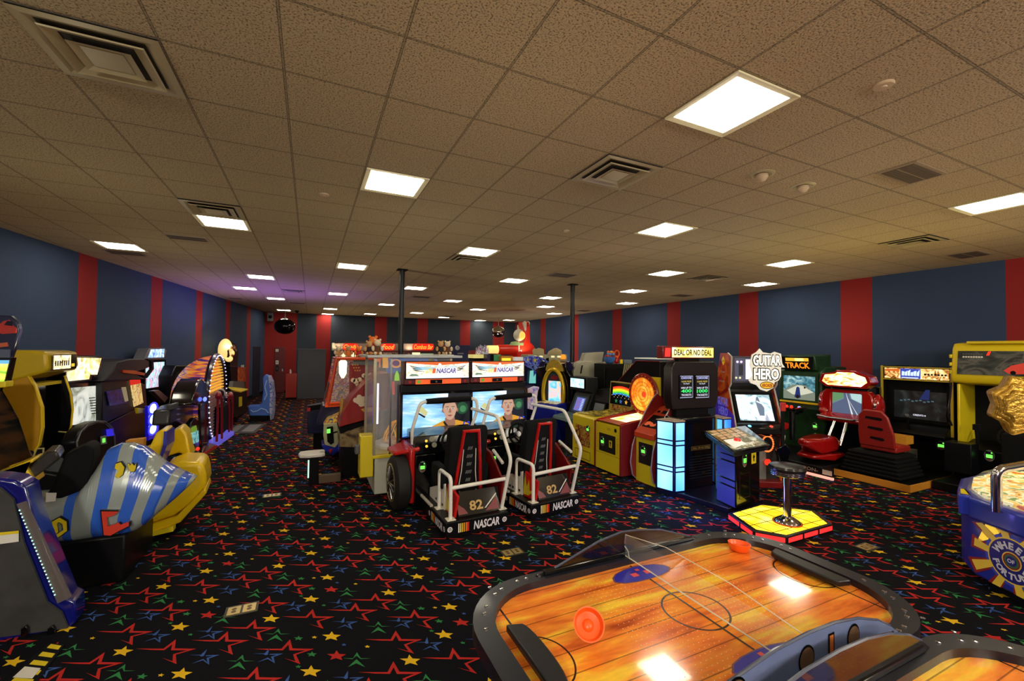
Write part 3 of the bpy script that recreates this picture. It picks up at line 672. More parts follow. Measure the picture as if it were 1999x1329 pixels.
        for k in range(4): b.patch(F, [(w*(.30+.025*k),h*.3),(w*(.312+.025*k),h*.3),(w*(.322+.025*k),h*.6),(w*(.31+.025*k),h*.6)], yl, .002)
        b.patch(F, [(w*.40,h*.3),(w*.45,h*.3),(w*.46,h*.6),(w*.41,h*.6)], og, .002)
        b.rect(F, w*.455,h*.25,w*.80,h*.65, glow('mq_white', (255,255,255), 1.3), .0018); b.text(F, 'NASCAR', w*.625, h*.45, h*.31, glow('mq_letter', (110,90,170), .8), .003, w=w*.32, shear=.2, bold=.04)
        b.disc(F, w*.52, h*.8, h*.11, glow('mq_white', (255,255,255), 1.3), .0025, 16)
        b.patch(F, [(0,0),(w,0),(w,h*.06),(w*.7,h*.2),(w*.35,h*.2),(0,h*.06)], glow('mq_white', (255,255,255), 1.3), .0008)
    screen(t, frame((-.475,1.49,1.69), (1,0,0), (0,.02,1)), .95, .235, marq, .012, BLKG, dm, 'marquee', .02)
    return t
ra = racer()
rb = copy_tree(ra[0], (2.90,4.80,0), math.radians(7), 'right twin stock car racing game with driver screen, toward the gold mirror game')
point_lamp('underglow_lamp', (3.1,4.85,.1), (.8,.9,1), 6, .03)
# ---------------------------------------------------------------- glass booth with the round turntable
def booth():
    t = thing('prize_booth', 'tall clear glass prize booth with white turntable and yellow box, left of racing games', 'arcade machine', (1.35,6.7,0))
    w = lambda b, n, **k: b.build(n, t, world=True, **k)
    w(B().box((.86,6.38,.04), (1.95,7.4,.55), mat('white_cabinet', (205,205,185), .4, vary=.05)), 'cabinet', bevel=.01)
    w(B().box((.9,6.45,0), (1.9,7.35,.04), BLKM), 'plinth')
    w(B().box((.82,6.34,.55), (1.99,7.44,.60), YEL2), 'yellow_ledge', bevel=.01)
    w(B().box((.66,6.36,.30), (.84,6.62,.88), YEL2), 'yellow_box', bevel=.012)
    w(B().box((.60,6.42,.62), (.66,6.54,.74), GRY), 'box_lock', bevel=.01)
    w(B().lathe((1.42,6.9,.60), [(.47,0),(.5,.01),(.5,.05),(.47,.06),(.44,.075),(.001,.08)], WHT, 40), 'turntable')
    b = B(); pk = art('turntable_swirl', [(240,235,220),(225,120,100),(245,240,230),(235,200,120)], 5, 0, const=True)
    F = frame((1.42,6.9,.681), (1,0,0), (0,1,0)); b.disc(F, 0, 0, .4, pk, .001, 32); w(b, 'turntable_print', smooth=0)
    b = B()
    for x in (.84, 1.95):
        for y in (6.36, 7.4): b.box((x-.018,y-.018,.6), (x+.018,y+.018,1.98), mat('booth_post', (190,180,150), .3, .6))
    b.box((1.05,6.35,.6),(1.075,6.37,1.98), STL); b.each('corner_post', t, world=True)
    for n, a, c in (('glass_pane',(.86,6.355,.62),(1.93,6.36,1.97)),('glass_pane',(.84,6.4,.62),(.845,7.38,1.97)),('glass_pane',(.86,7.4,.62),(1.93,7.405,1.97)),('glass_pane',(1.95,6.4,.62),(1.955,7.38,1.97))):
        w(B().box(a, c, GLS), n, smooth=0)
    w(B().box((.72,6.25,1.98), (2.1,7.5,2.015), mat('booth_lid', (190,195,195), .3, vary=.1)), 'lid', bevel=.006)
    b = B(); pr = [(.35,0),(.33,.08),(.24,.24),(.08,.3)]
    for k in range(20):
        a = k*PI/10; b.tube([(1.42+r*math.cos(a), 7.0+r*math.sin(a), .69+h) for r, h in pr], .008, mat('amber_wire', (235,170,40), .3, emit=.25, ecol=(255,170,30)), 5)
    w(b, 'amber_cage'); b = B(); F = frame((1.08,6.62,.72), (1,0,0), (0,0,1)); b.text(F, 'WINNER', .32, .12, .13, mat('amber_letter', (240,190,60), .4, emit=.3, ecol=(255,190,60)), w=.5, bold=.02); w(b, 'winner_lettering', smooth=0)
    for x, m_ in ((1.0, glow('tube_white', (235,230,255), 1.6)), (.94, glow('tube_violet', (110,90,230), 1.0))): w(B().cyl((x,7.2,.9), (x,7.2,1.55), .016, .016, m_, 10), 'light_tube')
    return t
booth()
# ---------------------------------------------------------------- briefcase quiz game with lit columns and stool platform
lit_blue = art('lit_blue_panel', [(30,90,255),(90,180,255),(170,230,255)], 1.3, 1.35, (1.2,1.2,.5), .4, 1)
dimblue = mat('unlit_violet_panel', (66,66,140), .4, emit=.04, ecol=(70,70,220))
frm = mat('navy_frame', (12,14,40), .3, coat=.3)
def litcol(t, pts, z0, z1, m, name, top=True):
    """a four-sided column: dark frame with three tall lit panels and two narrow ones on each visible face"""
    b = B(); b.profz([(p.x,p.y) for p in pts], z0, z1, frm)
    if top: b.profz([(p.x,p.y) for p in pts], z1, z1+.012, mat('column_cap', (190,170,150), .4))
    b.build(name, t, world=True, bevel=.004)
    for k in range(len(pts)-1):
        p, q = pts[k], pts[k+1]; L = (q-p).length; F = frame((p.x,p.y,z0), (q-p), (0,0,1)); H = z1-z0
        if F[3].dot(Vector((p.x,p.y,0))) > 0: F = (F[0], F[1], F[2], -F[3])
        for a0, a1 in ((.02,.28),(.30,.345),(.365,.655),(.675,.72),(.74,.985)):
            b = B(); b.rect(F, L*.10, H*a0, L*.90, H*a1, m, .004); b.build('lit_panel', t, world=True, smooth=0)
def dond():
    t = thing('quiz_game', 'tall black quiz game with lit blue columns, card console and glowing yellow floor', 'arcade machine', (5.3,4.4,0))
    w = lambda b, n, **k: b.build(n, t, world=True, **k)
    P = [Vector((4.72,4.95,0)), Vector((4.80,4.66,0)), Vector((4.99,4.64,0)), Vector((5.12,5.0,0))]
    g = [PX(1284,962,Z=.0), PX(1340,976,Z=0), PX(1422,1003,Z=0), PX(1440,1000,Z=0), PX(1490,985,Z=0)]
    b = B(); b.profz([(p.x,p.y) for p in g] + [(6.1,4.6),(6.1,5.08),(4.85,5.08)], 0, .075, mat('platform_navy', (14,14,30), .3, coat=.3)); w(b, 'base_platform', bevel=.008)
    litcol(t, P, .075, 1.09, lit_blue, 'light_column')
    P2 = [Vector((5.72,4.78,0)), Vector((5.76,4.62,0)), Vector((5.92,4.60,0)), Vector((6.0,4.95,0))]; litcol(t, P2, .075, 1.09, lit_blue, 'light_column')
    w(B().box((5.02,4.72,.075), (5.72,5.07,1.12), BLKG), 'cabinet', bevel=.01)
    F = frame((5.02,4.718,.075), (1,0,0), (0,0,1)); b = B()
    b.rect(F, .17,.56,.57,.62, mat('gold_plate_edge', (150,120,50), .3), .003); b.rect(F, .18,.567,.56,.613, BLK, .004); b.text(F, 'DEAL OR NO DEAL', .37, .59, .03, mat('gold_letter', (210,170,70), .3), .005, w=.35, bold=.02); w(b, 'name_plate', smooth=0)
    b = B(); g_ = mat('speaker_cloth', (26,25,24), .9)
    for k in range(9): b.rect(F, .14, .14+k*.04, .6, .155+k*.04, g_, .003)
    w(b, 'speaker_grille', smooth=0)
    for x in (.0, .68): w(B().box((5.03+x-.01,4.70,.1),(5.05+x,4.72,1.1), mat('gold_trim', (190,160,60), .3, .7)), 'trim_strip')
    # monitor housing
    a = PX(1313,706,Y=4.9); c = PX(1404,795,Y=4.9); x0, x1, z1, z0 = a.x, c.x, a.z, c.z
    b = B(); b.profy([(x0+.05,z0),(x1-.05,z0),(x1,z0+.12),(x1,z1-.1),(x1-.08,z1),(x0+.08,z1),(x0,z1-.1),(x0,z0+.12)], 4.92, 5.09, mat('housing_brown', (24,15,13), .35, vary=.3)); w(b, 'monitor_housing', bevel=.015)
    w(B().box((x0+.16,4.98,1.1), (x1-.16,5.06,z0), BLK), 'neck')
    for (u0,u1), hd, num in (((1327,1353),'CHOOSE','400'), ((1357.5,1384.5),'CHOOSE','1000')):
        p = PX(u0,777,Y=4.91); q = PX(u1,733,Y=4.91); F = frame((p.x,4.915,p.z), (1,0,0), (0,0,1)); W_, H_ = q.x-p.x, q.z-p.z
        def deco(b, F, w_, h_):
            wt = glow('txt_white', (240,240,255), 1.1); b.rect(F, w_*.03,h_*.03,w_*.97,h_*.97, glow('pane_dark', (16,16,26), .4), .001)
            b.text(F, hd, w_/2, h_*.9, h_*.1, glow('txt_lilac', (200,200,255), 1.2), .002, w=w_*.8, bold=.02); b.text(F, 'GAME PRIZE', w_/2, h_*.74, h_*.07, glow('txt_gold', (240,210,90), 1), .002, w=w_*.75); b.text(F, 'TO PLAY', w_/2, h_*.64, h_*.07, wt, .002)
            b.text(F, 'WIN UP TO', w_/2, h_*.45, h_*.09, wt, .002, w=w_*.8, bold=.01); b.text(F, num, w_/2, h_*.31, h_*.16, glow('txt_green', (60,230,110), 1.3), .002, w=w_*.78, bold=.03); b.text(F, 'TICKETS', w_/2, h_*.13, h_*.09, wt, .002, w=w_*.75, bold=.01)
        screen(t, tuple([MTX[t[0].name].inverted() @ F[0], F[1], F[2], F[3]]), W_, H_, glow('pane_edge', (190,200,225), .9), .012, BLKG, deco, depth=.01)
    # sign
    a = PX(1294,675,Y=4.95); c = PX(1394,700,Y=4.95); b = B(); b.box((a.x,4.95,c.z), (c.x,5.08,a.z), mat('sign_red_trim', (110,20,16), .3, coat=.3)); w(b, 'sign_box', bevel=.01)
    w(B().box((a.x+.35,4.98,z1), (c.x-.3,5.06,c.z), BLK), 'sign_post')
    F = frame((a.x,4.948,c.z), (1,0,0), (0,0,1)); W_, H_ = c.x-a.x, a.z-c.z
    b = B(); b.rect(F, W_*.165, H_*.1, W_*.98, H_*.9, art('sign_yellow', [(235,190,40),(255,235,120),(255,255,225)], 2.5, 1.3), .003); w(b, 'sign_light', smooth=0)
    b = B(); b.text(F, 'DEAL OR NO DEAL', W_*.57, H_*.5, H_*.5, mat('sign_letter', (70,50,16), .5), .006, w=W_*.74, bold=.03); w(b, 'sign_lettering', smooth=0)
    b = B(); b.patch(F, [(W_*.03,H_*.15),(W_*.13,H_*.15),(W_*.14,H_*.85),(W_*.04,H_*.85)], glow('sign_red', (250,50,40), 1.3), .004); w(b, 'red_lamp', smooth=0)
    # console
    K, L, R = PX(1438,995,Z=.075), PX(1397,975,Z=.075), PX(1483,979,Z=.075); D = L + (R-K); H = .93
    b = B(); b.profz([(q.x,q.y) for q in (L,K,R,D)], .075, H, BLKG); w(b, 'console_body', bevel=.006)
    F = frame((K.x,K.y,.075), (R-K), (0,0,1)); F = (F[0], F[1], F[2], F[3] if F[3].dot(K) < 0 else -F[3]); Ln = (R-K).length
    Fl = tuple([MTX[t[0].name].inverted() @ F[0], F[1], F[2], F[3]])
    reader(t, Fl, Ln*.33, .62, .12, .2)
    b = B(); b.rect(F, Ln*.62,.54,Ln*.83,.7, YEL2, .004); b.patch(F, [(Ln*.725,.67),(Ln*.78,.62),(Ln*.745,.62),(Ln*.745,.57),(Ln*.705,.57),(Ln*.705,.62),(Ln*.67,.62)], BLK, .006); w(b, 'ticket_slot', smooth=0)
    b = B(); b.rect(F, Ln*.12,.12,Ln*.55,.44, mat('door_seam', (30,30,30), .5), .002); b.rect(F, Ln*.13,.125,Ln*.54,.435, BLKG, .003); b.disc(F, Ln*.5,.3,.012, CHR, .006); w(b, 'coin_door', smooth=0)
    G = frame((L.x,L.y,.075), (K-L), (0,0,1)); G = (G[0], G[1], G[2], G[3] if G[3].dot(K) < 0 else -G[3]); Lg = (K-L).length; hh = H-.075
    for a0, a1 in ((.02,.30),(.325,.40),(.425,.68),(.705,.78),(.80,.97)): w(B().rect(G, Lg*.07, hh*a0, Lg*.93, hh*a1, dimblue, .003), 'violet_panel', smooth=0)
    c4 = [PX(1374,843,Z=1.0), PX(1433,884,Z=.92), PX(1503,871,Z=.92), PX(1455,833,Z=1.02)]
    n_ = (c4[1]-c4[0]).cross(c4[2]-c4[0]); o_ = Vector((0,0,CAMZ)); d_ = c4[3]-o_; c4[3] = o_ + d_*((c4[0]-o_).dot(n_)/d_.dot(n_))
    b = B()
    for k, dz in enumerate((0,-.028,-.056)): b.prism([p + Vector((0,0,dz)) + (p-sum(c4, Vector())/4)*(-.03*k) for p in c4], (0,0,.018), RIMM if k else BLKG)
    w(b, 'console_top', bevel=.004)
    U = (c4[2]-c4[1]); V = (c4[0]-c4[1]); F = frame(c4[1]+Vector((0,0,.018)), U, V); ul, vl = U.length, (V - F[1]*V.dot(F[1])).length; sk = V.dot(F[1])
    if F[3].z < 0: F = (F[0],F[1],F[2],-F[3])
    q = lambda a, c_: (a*ul + c_*sk, c_*vl)
    b = B(); b.patch(F, [q(.03,.04),q(.97,.04),q(.97,.96),q(.03,.96)], art('console_print', [(60,40,20),(150,120,60),(90,110,50),(235,225,200)], 9, .12, const=True), .001); w(b, 'top_print', smooth=0)
    b = B()
    for i in range(4):
        for j in range(4):
            u0, v0 = .12+.2*i, .50+.115*j; b.patch(F, [q(u0,v0),q(u0+.15,v0),q(u0+.15,v0+.09),q(u0,v0+.09)], mat('case_tile', (205,165,120), .3, emit=.35, ecol=(235,190,140)), .003)
    w(b, 'case_tiles', smooth=0)
    b = B(); b.patch(F, [q(.12,.10),q(.12,.46),q(.55,.46),q(.5,.30),(q(.52,.2))], mat('lit_white_card', (240,235,220), .3, emit=.5, ecol=(250,245,225)), .0025); b.text(F, 'INSTANT', *q(.55,.17), .07, mat('lit_white_card', (240,235,220), .3), .004, shear=.3, bold=.03, w=.34)
    w(b, 'instruction_print', smooth=0)
    for (a_, c_), m_ in (((.42,.36), mat('red_button', (220,40,30), .2, emit=.4, ecol=(255,40,30))), ((.82,.30), mat('white_button', (220,225,205), .2, emit=.2))):
        p = F[0] + F[1]*q(a_,c_)[0] + F[2]*q(a_,c_)[1]; w(B().cyl(p, p+F[3]*.03, .045, .035, m_, 20), 'push_button')
    # glowing floor
    top = [PX(u,v,Z=.085) for u, v in ((1421,1001),(1471,1036),(1537,1048),(1626,1023),(1590,996),(1484,983))]
    b = B(); b.profz([(p.x,p.y) for p in top], .0, .085, mat('platform_black', (14,12,12), .4)); w(b, 'floor_frame', bevel=.006)
    c0 = sum(top, Vector())/6; inn = [c0 + (p-c0)*.90 for p in top]; F = frame((c0.x,c0.y,.085), (1,0,0), (0,1,0))
    b = B(); b.patch(F, [(p.x-c0.x,p.y-c0.y) for p in inn], art('lit_floor_yellow', [(250,195,10),(255,225,40),(255,245,130)], 2.6, 1.15), .002); w(b, 'lit_floor', smooth=0)
    b = B(); ya, yb = min(p.y for p in inn), max(p.y for p in inn); xa, xb = min(p.x for p in inn), max(p.x for p in inn)
    def span(ax, val):
        r = []
        for i in range(6):
            p, q_ = inn[i], inn[(i+1)%6]; a_, c_ = (p.x, q_.x) if ax == 0 else (p.y, q_.y)
            if (a_-val)*(c_-val) < 0: k = (val-a_)/(c_-a_); r.append(p.lerp(q_, k))
        return r
    for ax, lo, hi in ((0,xa,xb),(1,ya,yb)):
        v_ = lo + .1
        while v_ < hi:
            r = span(ax, v_)
            if len(r) == 2: b.tube([(r[0].x,r[0].y,.087),(r[1].x,r[1].y,.087)], .004, BLKM, 4)
            v_ += .235
    w(b, 'floor_grid')
    rp = mat('lit_red_panel', (235,50,50), .4, emit=1.0, ecol=(255,50,50))
    for i, n in ((0,2),(1,1),(2,3)):
        p, q_ = top[i], top[i+1]; L_ = (q_-p).length; F = frame((p.x,p.y,0), (q_-p), (0,0,1)); F = (F[0],F[1],F[2],F[3] if F[3].dot(p) < 0 else -F[3])
        for k in range(n): w(B().rect(F, L_*(k+.06)/n, .018, L_*(k+.94)/n, .07, rp, .003), 'red_side_panel', smooth=0)
    return t
dond()
sb = PX(1537,1020,Z=.085)
t = thing('bar_stool', 'round black padded bar stool with chrome post on the glowing yellow floor', 'stool', (sb.x,sb.y,.087))
pt = PX(1537,912,Y=sb.y); hs = pt.z - .087
B().lathe((0,0,0), [(.155,0),(.155,.012)], mat('orange_ring', (200,70,20), .4), 28).build('base_ring', t)
b = B(); b.lathe((0,0,.012), [(.14,0),(.13,.02),(.08,.05),(.05,.07)], CHR, 28); b.build('base_dome', t)
B().lathe((0,0,.07), [(.045,0),(.045,hs-.16),(.07,hs-.14)], CHR, 24).build('post', t)
b = B()
for k in range(3): b.lathe((0,0,hs-.085+k*.022), [(.182,0),(.19,.006),(.19,.014),(.182,.02)], CHR, 32)
b.build('seat_band', t); B().lathe((0,0,hs-.02), [(.17,-.01),(.195,.0),(.2,.02),(.186,.045),(.12,.058),(.001,.062)], mat('black_vinyl', (30,28,26), .28, coat=.2), 36).build('seat_pad', t)
b = B(); b.tube([(.17,0,hs-.05),(.2,0,hs-.05)], .008, CHR, 6); b.build('swivel_knob', t)
# ---------------------------------------------------------------- guitar game
def guitar():
    t = thing('guitar_game', 'music game cabinet with big cut-out guitar title, red side art and tilted screen', 'arcade machine', (6.46,4.50,0), math.radians(-29))
    gs = art('guitar_side_art', [(90,20,120),(190,50,30),(230,110,40),(150,28,22)], 2.4, .05, (1,1,1.2), 1.2)
    prof = [(.1,0),(.1,.5),(.0,.80),(.06,.98),(.30,1.52),(.22,1.60),(.20,2.04),(.34,2.10),(.62,2.10),(.80,1.5),(.86,.7),(.86,0)]
    for s in (-1, 1):
        x = s*.36; B().profx(prof, x-.015, x+.015, gs).build('side_panel', t, smooth=0, bevel=.004)
    b = B()
    for s in (-1, 1): b.tube([(s*.36,y,z) for y, z in prof[1:8]], .012, mat('t_molding', (190,185,175), .3), 6)
    b.build('edge_trim', t)
    inn = [(.14,0),(.14,.55),(.08,.85),(.12,.98),(.36,1.50),(.28,1.62),(.26,2.0),(.6,2.05),(.78,1.4),(.84,0)]
    B().profx(inn, -.345, .345, mat('cab_grey_brown', (40,38,36), .5)).build('cabinet', t, smooth=0)
    Fsc = frame((-.27,.105,1.02), (1,0,0), (0,.24,.52)); sg = art('stage_screen', [(60,90,100),(170,205,220),(235,245,250),(120,130,170)], 3, .95, (1,1,1), 2.5, 4)
    def dec(b, F, w, h):
        b.patch(F, [(w*.05,h*.05),(w*.2,h*.95),(w*.35,h*.95),(w*.3,h*.3),(w*.5,h*.05)], glow('beam', (235,245,250), 1.1), .001)
        b.patch(F, [(w*.6,h*.2),(w*.56,h*.7),(w*.6,h*.9),(w*.66,h*.92),(w*.7,h*.7),(w*.78,h*.5),(w*.74,h*.2)], glow('stage_figure', (130,150,175), .7), .0012)
        b.patch(F, [(w*.58,h*.72),(w*.75,h*.62),(w,h*.55),(w,h*.58),(w*.75,h*.67),(w*.6,h*.78)], glow('beam', (235,245,250), 1.1), .0015)
    screen(t, Fsc, .54, .44, sg, .045, BLKM, dec, depth=.03)
    Fm = frame((-.34,.198,1.60), (1,0,0), (0,0,1)); b = B(); b.box((-.345,.2,1.62), (.345,.6,2.05), mat('marquee_body', (60,58,70), .4)); b.build('marquee_box', t, smooth=0)
    b = B(); b.rect(Fm, .03,.05,.66,.42, glow('mq_grey', (110,105,130), .5), .0); b.rect(Fm, .2,.08,.36,.40, glow('mq_white', (255,255,255), 1.3), .002); b.rect(Fm, .09,.14,.16,.32, glow('mq_darkp', (40,40,60), .4), .002)
    for x in (.07,.13): b.disc(Fm, x, .36, .02, glow('mq_lilac', (235,200,255), 1.5), .004)
    for x in (.05,.11): b.disc(Fm, x, .1, .018, glow('mq_cream', (230,225,170), 1.2), .004)
    b.build('marquee_art', t, smooth=0)
    # cut-out title board standing proud of the marquee
    Ft = frame((-.12,.13,1.52), (1,0,0), (0,0,1)); P = [(.0,.15),(.06,.22),(.02,.40),(.05,.56),(.12,.60),(.17,.66),(.22,.60),(.34,.58),(.40,.61),(.50,.58),(.52,.42),(.56,.36),(.50,.36),(.50,.22),(.46,.15),(.40,.12),(.38,.03),(.28,-.03),(.18,.0),(.12,.07),(.03,.1)]
    b = B(); O, U, V, N = Ft; b.prism([O+U*a+V*c for a, c in P], -N*.02, mat('title_edge', (235,230,212), .4, emit=.35)); tb = b.build('title_board', t, smooth=0)
    k1, wt = BLK, mat('title_white', (245,242,232), .4, emit=.8)
    b = B(); b.text(Ft, 'GUITAR', .28, .47, .20, k1, .001, w=.46, bold=.09); b.text(Ft, 'HERO', .27, .25, .21, k1, .001, w=.42, bold=.09)
    b.text(Ft, 'GUITAR', .28, .47, .17, wt, .003, w=.43, bold=.035); b.text(Ft, 'HERO', .27, .25, .18, wt, .003, w=.39, bold=.035)
    b.disc(Ft, .28, .07, .11, k1, .002, 20, ry=.06); b.disc(Ft, .28, .07, .10, mat('flame_yellow', (245,190,40), .4, emit=.3), .003, 20, ry=.05); b.text(Ft, 'ARCADE', .28, .07, .05, mat('flame_red', (180,40,20), .4), .005, w=.16, bold=.03)
    b.build('title_lettering', tb, smooth=0)
    Fl = frame((-.376,.8,.9), (0,-1,0), (0,0,1)); b = B(); lv = mat('side_letter', (170,165,225), .4, emit=.25, ecol=(120,120,255))
    b.patch(Fl, [(.0,.0),(.75,.0),(.72,.2),(.0,.45)], mat('side_violet', (92,60,190), .4, emit=.12, ecol=(80,60,255)), .001)
    b.text(Fl, 'GUITAR', .30, .38, .14, lv, .003, w=.42, bold=.04); b.text(Fl, 'HERO', .32, .22, .14, lv, .003, w=.36, bold=.04); b.text(Fl, 'ARCADE', .42, .11, .035, lv, .003)
    b.patch(Fl, [(.24,1.07),(.32,1.15),(.4,1.07),(.32,.99)], mat('flame_yellow', (245,190,40), .4), .003); b.text(Fl, 'RAW', .32, 1.07, .05, BLK, .004)
    b.text(Fl, 'KONAMI', .30, .88, .035, WHT, .003, w=.16); b.text(Fl, 'ACTIVISION', .26, .72, .03, WHT, .003, w=.2)
    b.build('side_lettering', t, smooth=0)
    B().profx([(.0,.80),(-.06,.84),(-.04,.93),(.10,1.0),(.14,.9),(.1,.78)], -.345, .345, BLKG).build('control_shelf', t, bevel=.006)
    Fb = frame((-.34,-.045,.91), (1,0,0), (0,.14,.07)); buttons(t, Fb, [(.17,.06,.028, glow('btn_cyan', (120,210,255), 2)), (.50,.06,.028, glow('btn_red', (255,60,40), 2))])
    B().box((-.16,.08,.1), (.12,.1,.72), mat('speaker_grey', (120,116,108), .5)).build('lower_panel', t, bevel=.004)
    b = B(); F = frame((.13,.06,.55), (1,0,0), (0,0,1))
    for k in range(22): a = 2*PI*k/22; b.disc(F, .0+.085*math.cos(a), .12+.12*math.sin(a), .015, glow('ring_orange', (255,110,50), 2.2), .01, 8)
    b.disc(F, 0, .12, .07, BLKM, .004, 20, ry=.1); b.disc(F, 0, -.17, .05, REDG, .006, 12); b.build('light_ring', t, smooth=0)
    # plastic guitar held at the side
    b = B(); b.prism([(.2,-.02,.62),(.34,-.02,.7),(.42,-.02,.6),(.38,-.02,.46),(.44,-.02,.34),(.34,-.02,.26),(.2,-.02,.3),(.24,-.02,.46)], (0,-.05,0), BLKG); g = b.build('toy_guitar', t, bevel=.012)
    B().box((.28,-.06,.62), (.33,-.03,1.22), BLKM).build('guitar_neck', g, bevel=.004)
    b = B(); b.box((.27,-.065,1.2), (.35,-.03,1.34), RED); b.build('guitar_head', g, bevel=.01)
    B().box((-.3,-.05,0), (.34,.9,.10), REDD).build('floor_base', t, bevel=.01)
    return t
guitar()
# ---------------------------------------------------------------- machines along the right wall (front faces the aisle, local -Y)
def green_racer():
    t = thing('motocross_game', 'dark green racing cabinet with orange TRACK title, against the right wall', 'arcade machine', (9.45,5.72,0), -PI/2)
    gm = mat('camo_green', (30,64,34), .4, vary=.6, scale=9)
    B().profx([(.12,0),(.12,.8),(.0,.95),(.02,1.72),(.16,1.84),(.9,1.84),(.95,0)], -.45, .45, gm).build('cabinet', t, bevel=.04, seg=3)
    B().profx([(-.02,1.76),(-.08,2.05),(.5,2.10),(.5,1.78)], -.36, .36, gm).build('topper', t, bevel=.02)
    F = frame((-.34,-.03,1.77), (1,0,0), (0,-.06,.29)); b = B(); b.patch(F, [(.05,.0),(.63,.0),(.68,.28),(.0,.28)], BLKM, .004)
    b.rect(F, .10,.18,.58,.25, glow('tk_gold', (255,200,60), 1.0), .006); b.rect(F, .3,.185,.48,.245, glow('tk_pale', (255,250,150), 1.2), .007)
    b.text(F, 'TRACK', .34, .09, .13, glow('tk_orange', (255,140,30), 1.3), .006, w=.5, bold=.03); b.build('title_sign', t, smooth=0)
    def dec(b, F, w, h):
        b.patch(F, [(0,0),(w,0),(w,h*.3),(w*.7,h*.62),(w*.3,h*.62),(0,h*.35)], glow('trk_ground', (150,160,140), .7), .001); b.patch(F, [(w*.1,h*.35),(w*.45,h*.6),(w*.6,h*.6),(w*.95,h*.35),(w*.6,h*.2),(w*.3,h*.2)], glow('trk_light', (225,225,200), .9), .0012)
        b.patch(F, [(w*.36,h*.08),(w*.42,h*.5),(w*.46,h*.55),(w*.52,h*.5),(w*.56,h*.08)], glow('trk_bike', (40,60,130), .7), .002); b.disc(F, w*.46, h*.12, w*.06, glow('ink_dark', (40,26,24), .5), .0025); b.disc(F, w*.68,h*.52,w*.03, glow('ink_dark', (40,26,24), .5), .002)
    screen(t, frame((-.33,-.01,1.13), (1,0,0), (0,.02,1)), .66, .50, art('trk_screen', [(20,50,60),(70,130,150),(180,215,215)], 4, .8, (1,1,2), 2), .06, gm, dec, depth=.02)
    B().box((-.4,-.04,1.05), (.4,.0,1.09), YEL).build('screen_ledge', t, bevel=.01)
    b = B(); b.tube([(-.36,-.45,1.0),(-.2,-.3,.98),(0,-.2,.92),(.2,-.3,.98),(.36,-.45,1.0)], .025, BLKG, 8); hb = b.build('handlebar', t)
    for s in (-1, 1): B().tube([(s*.34,-.43,1.0),(s*.42,-.5,1.0)], .034, glow('grip_violet', (170,160,255), 1.4) if s < 0 else BLKM, 8).build('grip', hb)
    b = B(); b.tube([(0,.1,.9),(0,-.25,.85),(0,-.25,.3)], .05, BLK, 10); b.build('steering_post', t)
    b = B(); b.loft([[(-.1,-.5,.55),(.1,-.5,.55),(.12,-.5,.68),(-.12,-.5,.68)],[(-.15,-.85,.5),(.15,-.85,.5),(.16,-.85,.72),(-.16,-.85,.72)],[(-.1,-1.3,.6),(.1,-1.3,.6),(.1,-1.3,.72),(-.1,-1.3,.72)]], RED); b.build('bike_body', t, bevel=.04, seg=3)
    b = B(); b.box((-.45,-1.4,0), (.45,.1,.12), BLK); b.build('floor_base', t, bevel=.01)
    B().box((-.05,-.9,.12), (.05,-.6,.5), GRY).build('bike_stand', t, bevel=.01)
    reader(t, frame((.1,.118,.4), (1,0,0), (0,0,1)), .15, .2, .12, .16)
    for x, c in ((-.1, REDG), (.0, REDG), (.16, glow('grip_violet', (170,160,255), 1.4))): b = B(); b.cyl((x,-.26,.97),(x,-.27,1.01), .03,.026, c, 12); b.build('button_light', t)
    return t
green_racer()
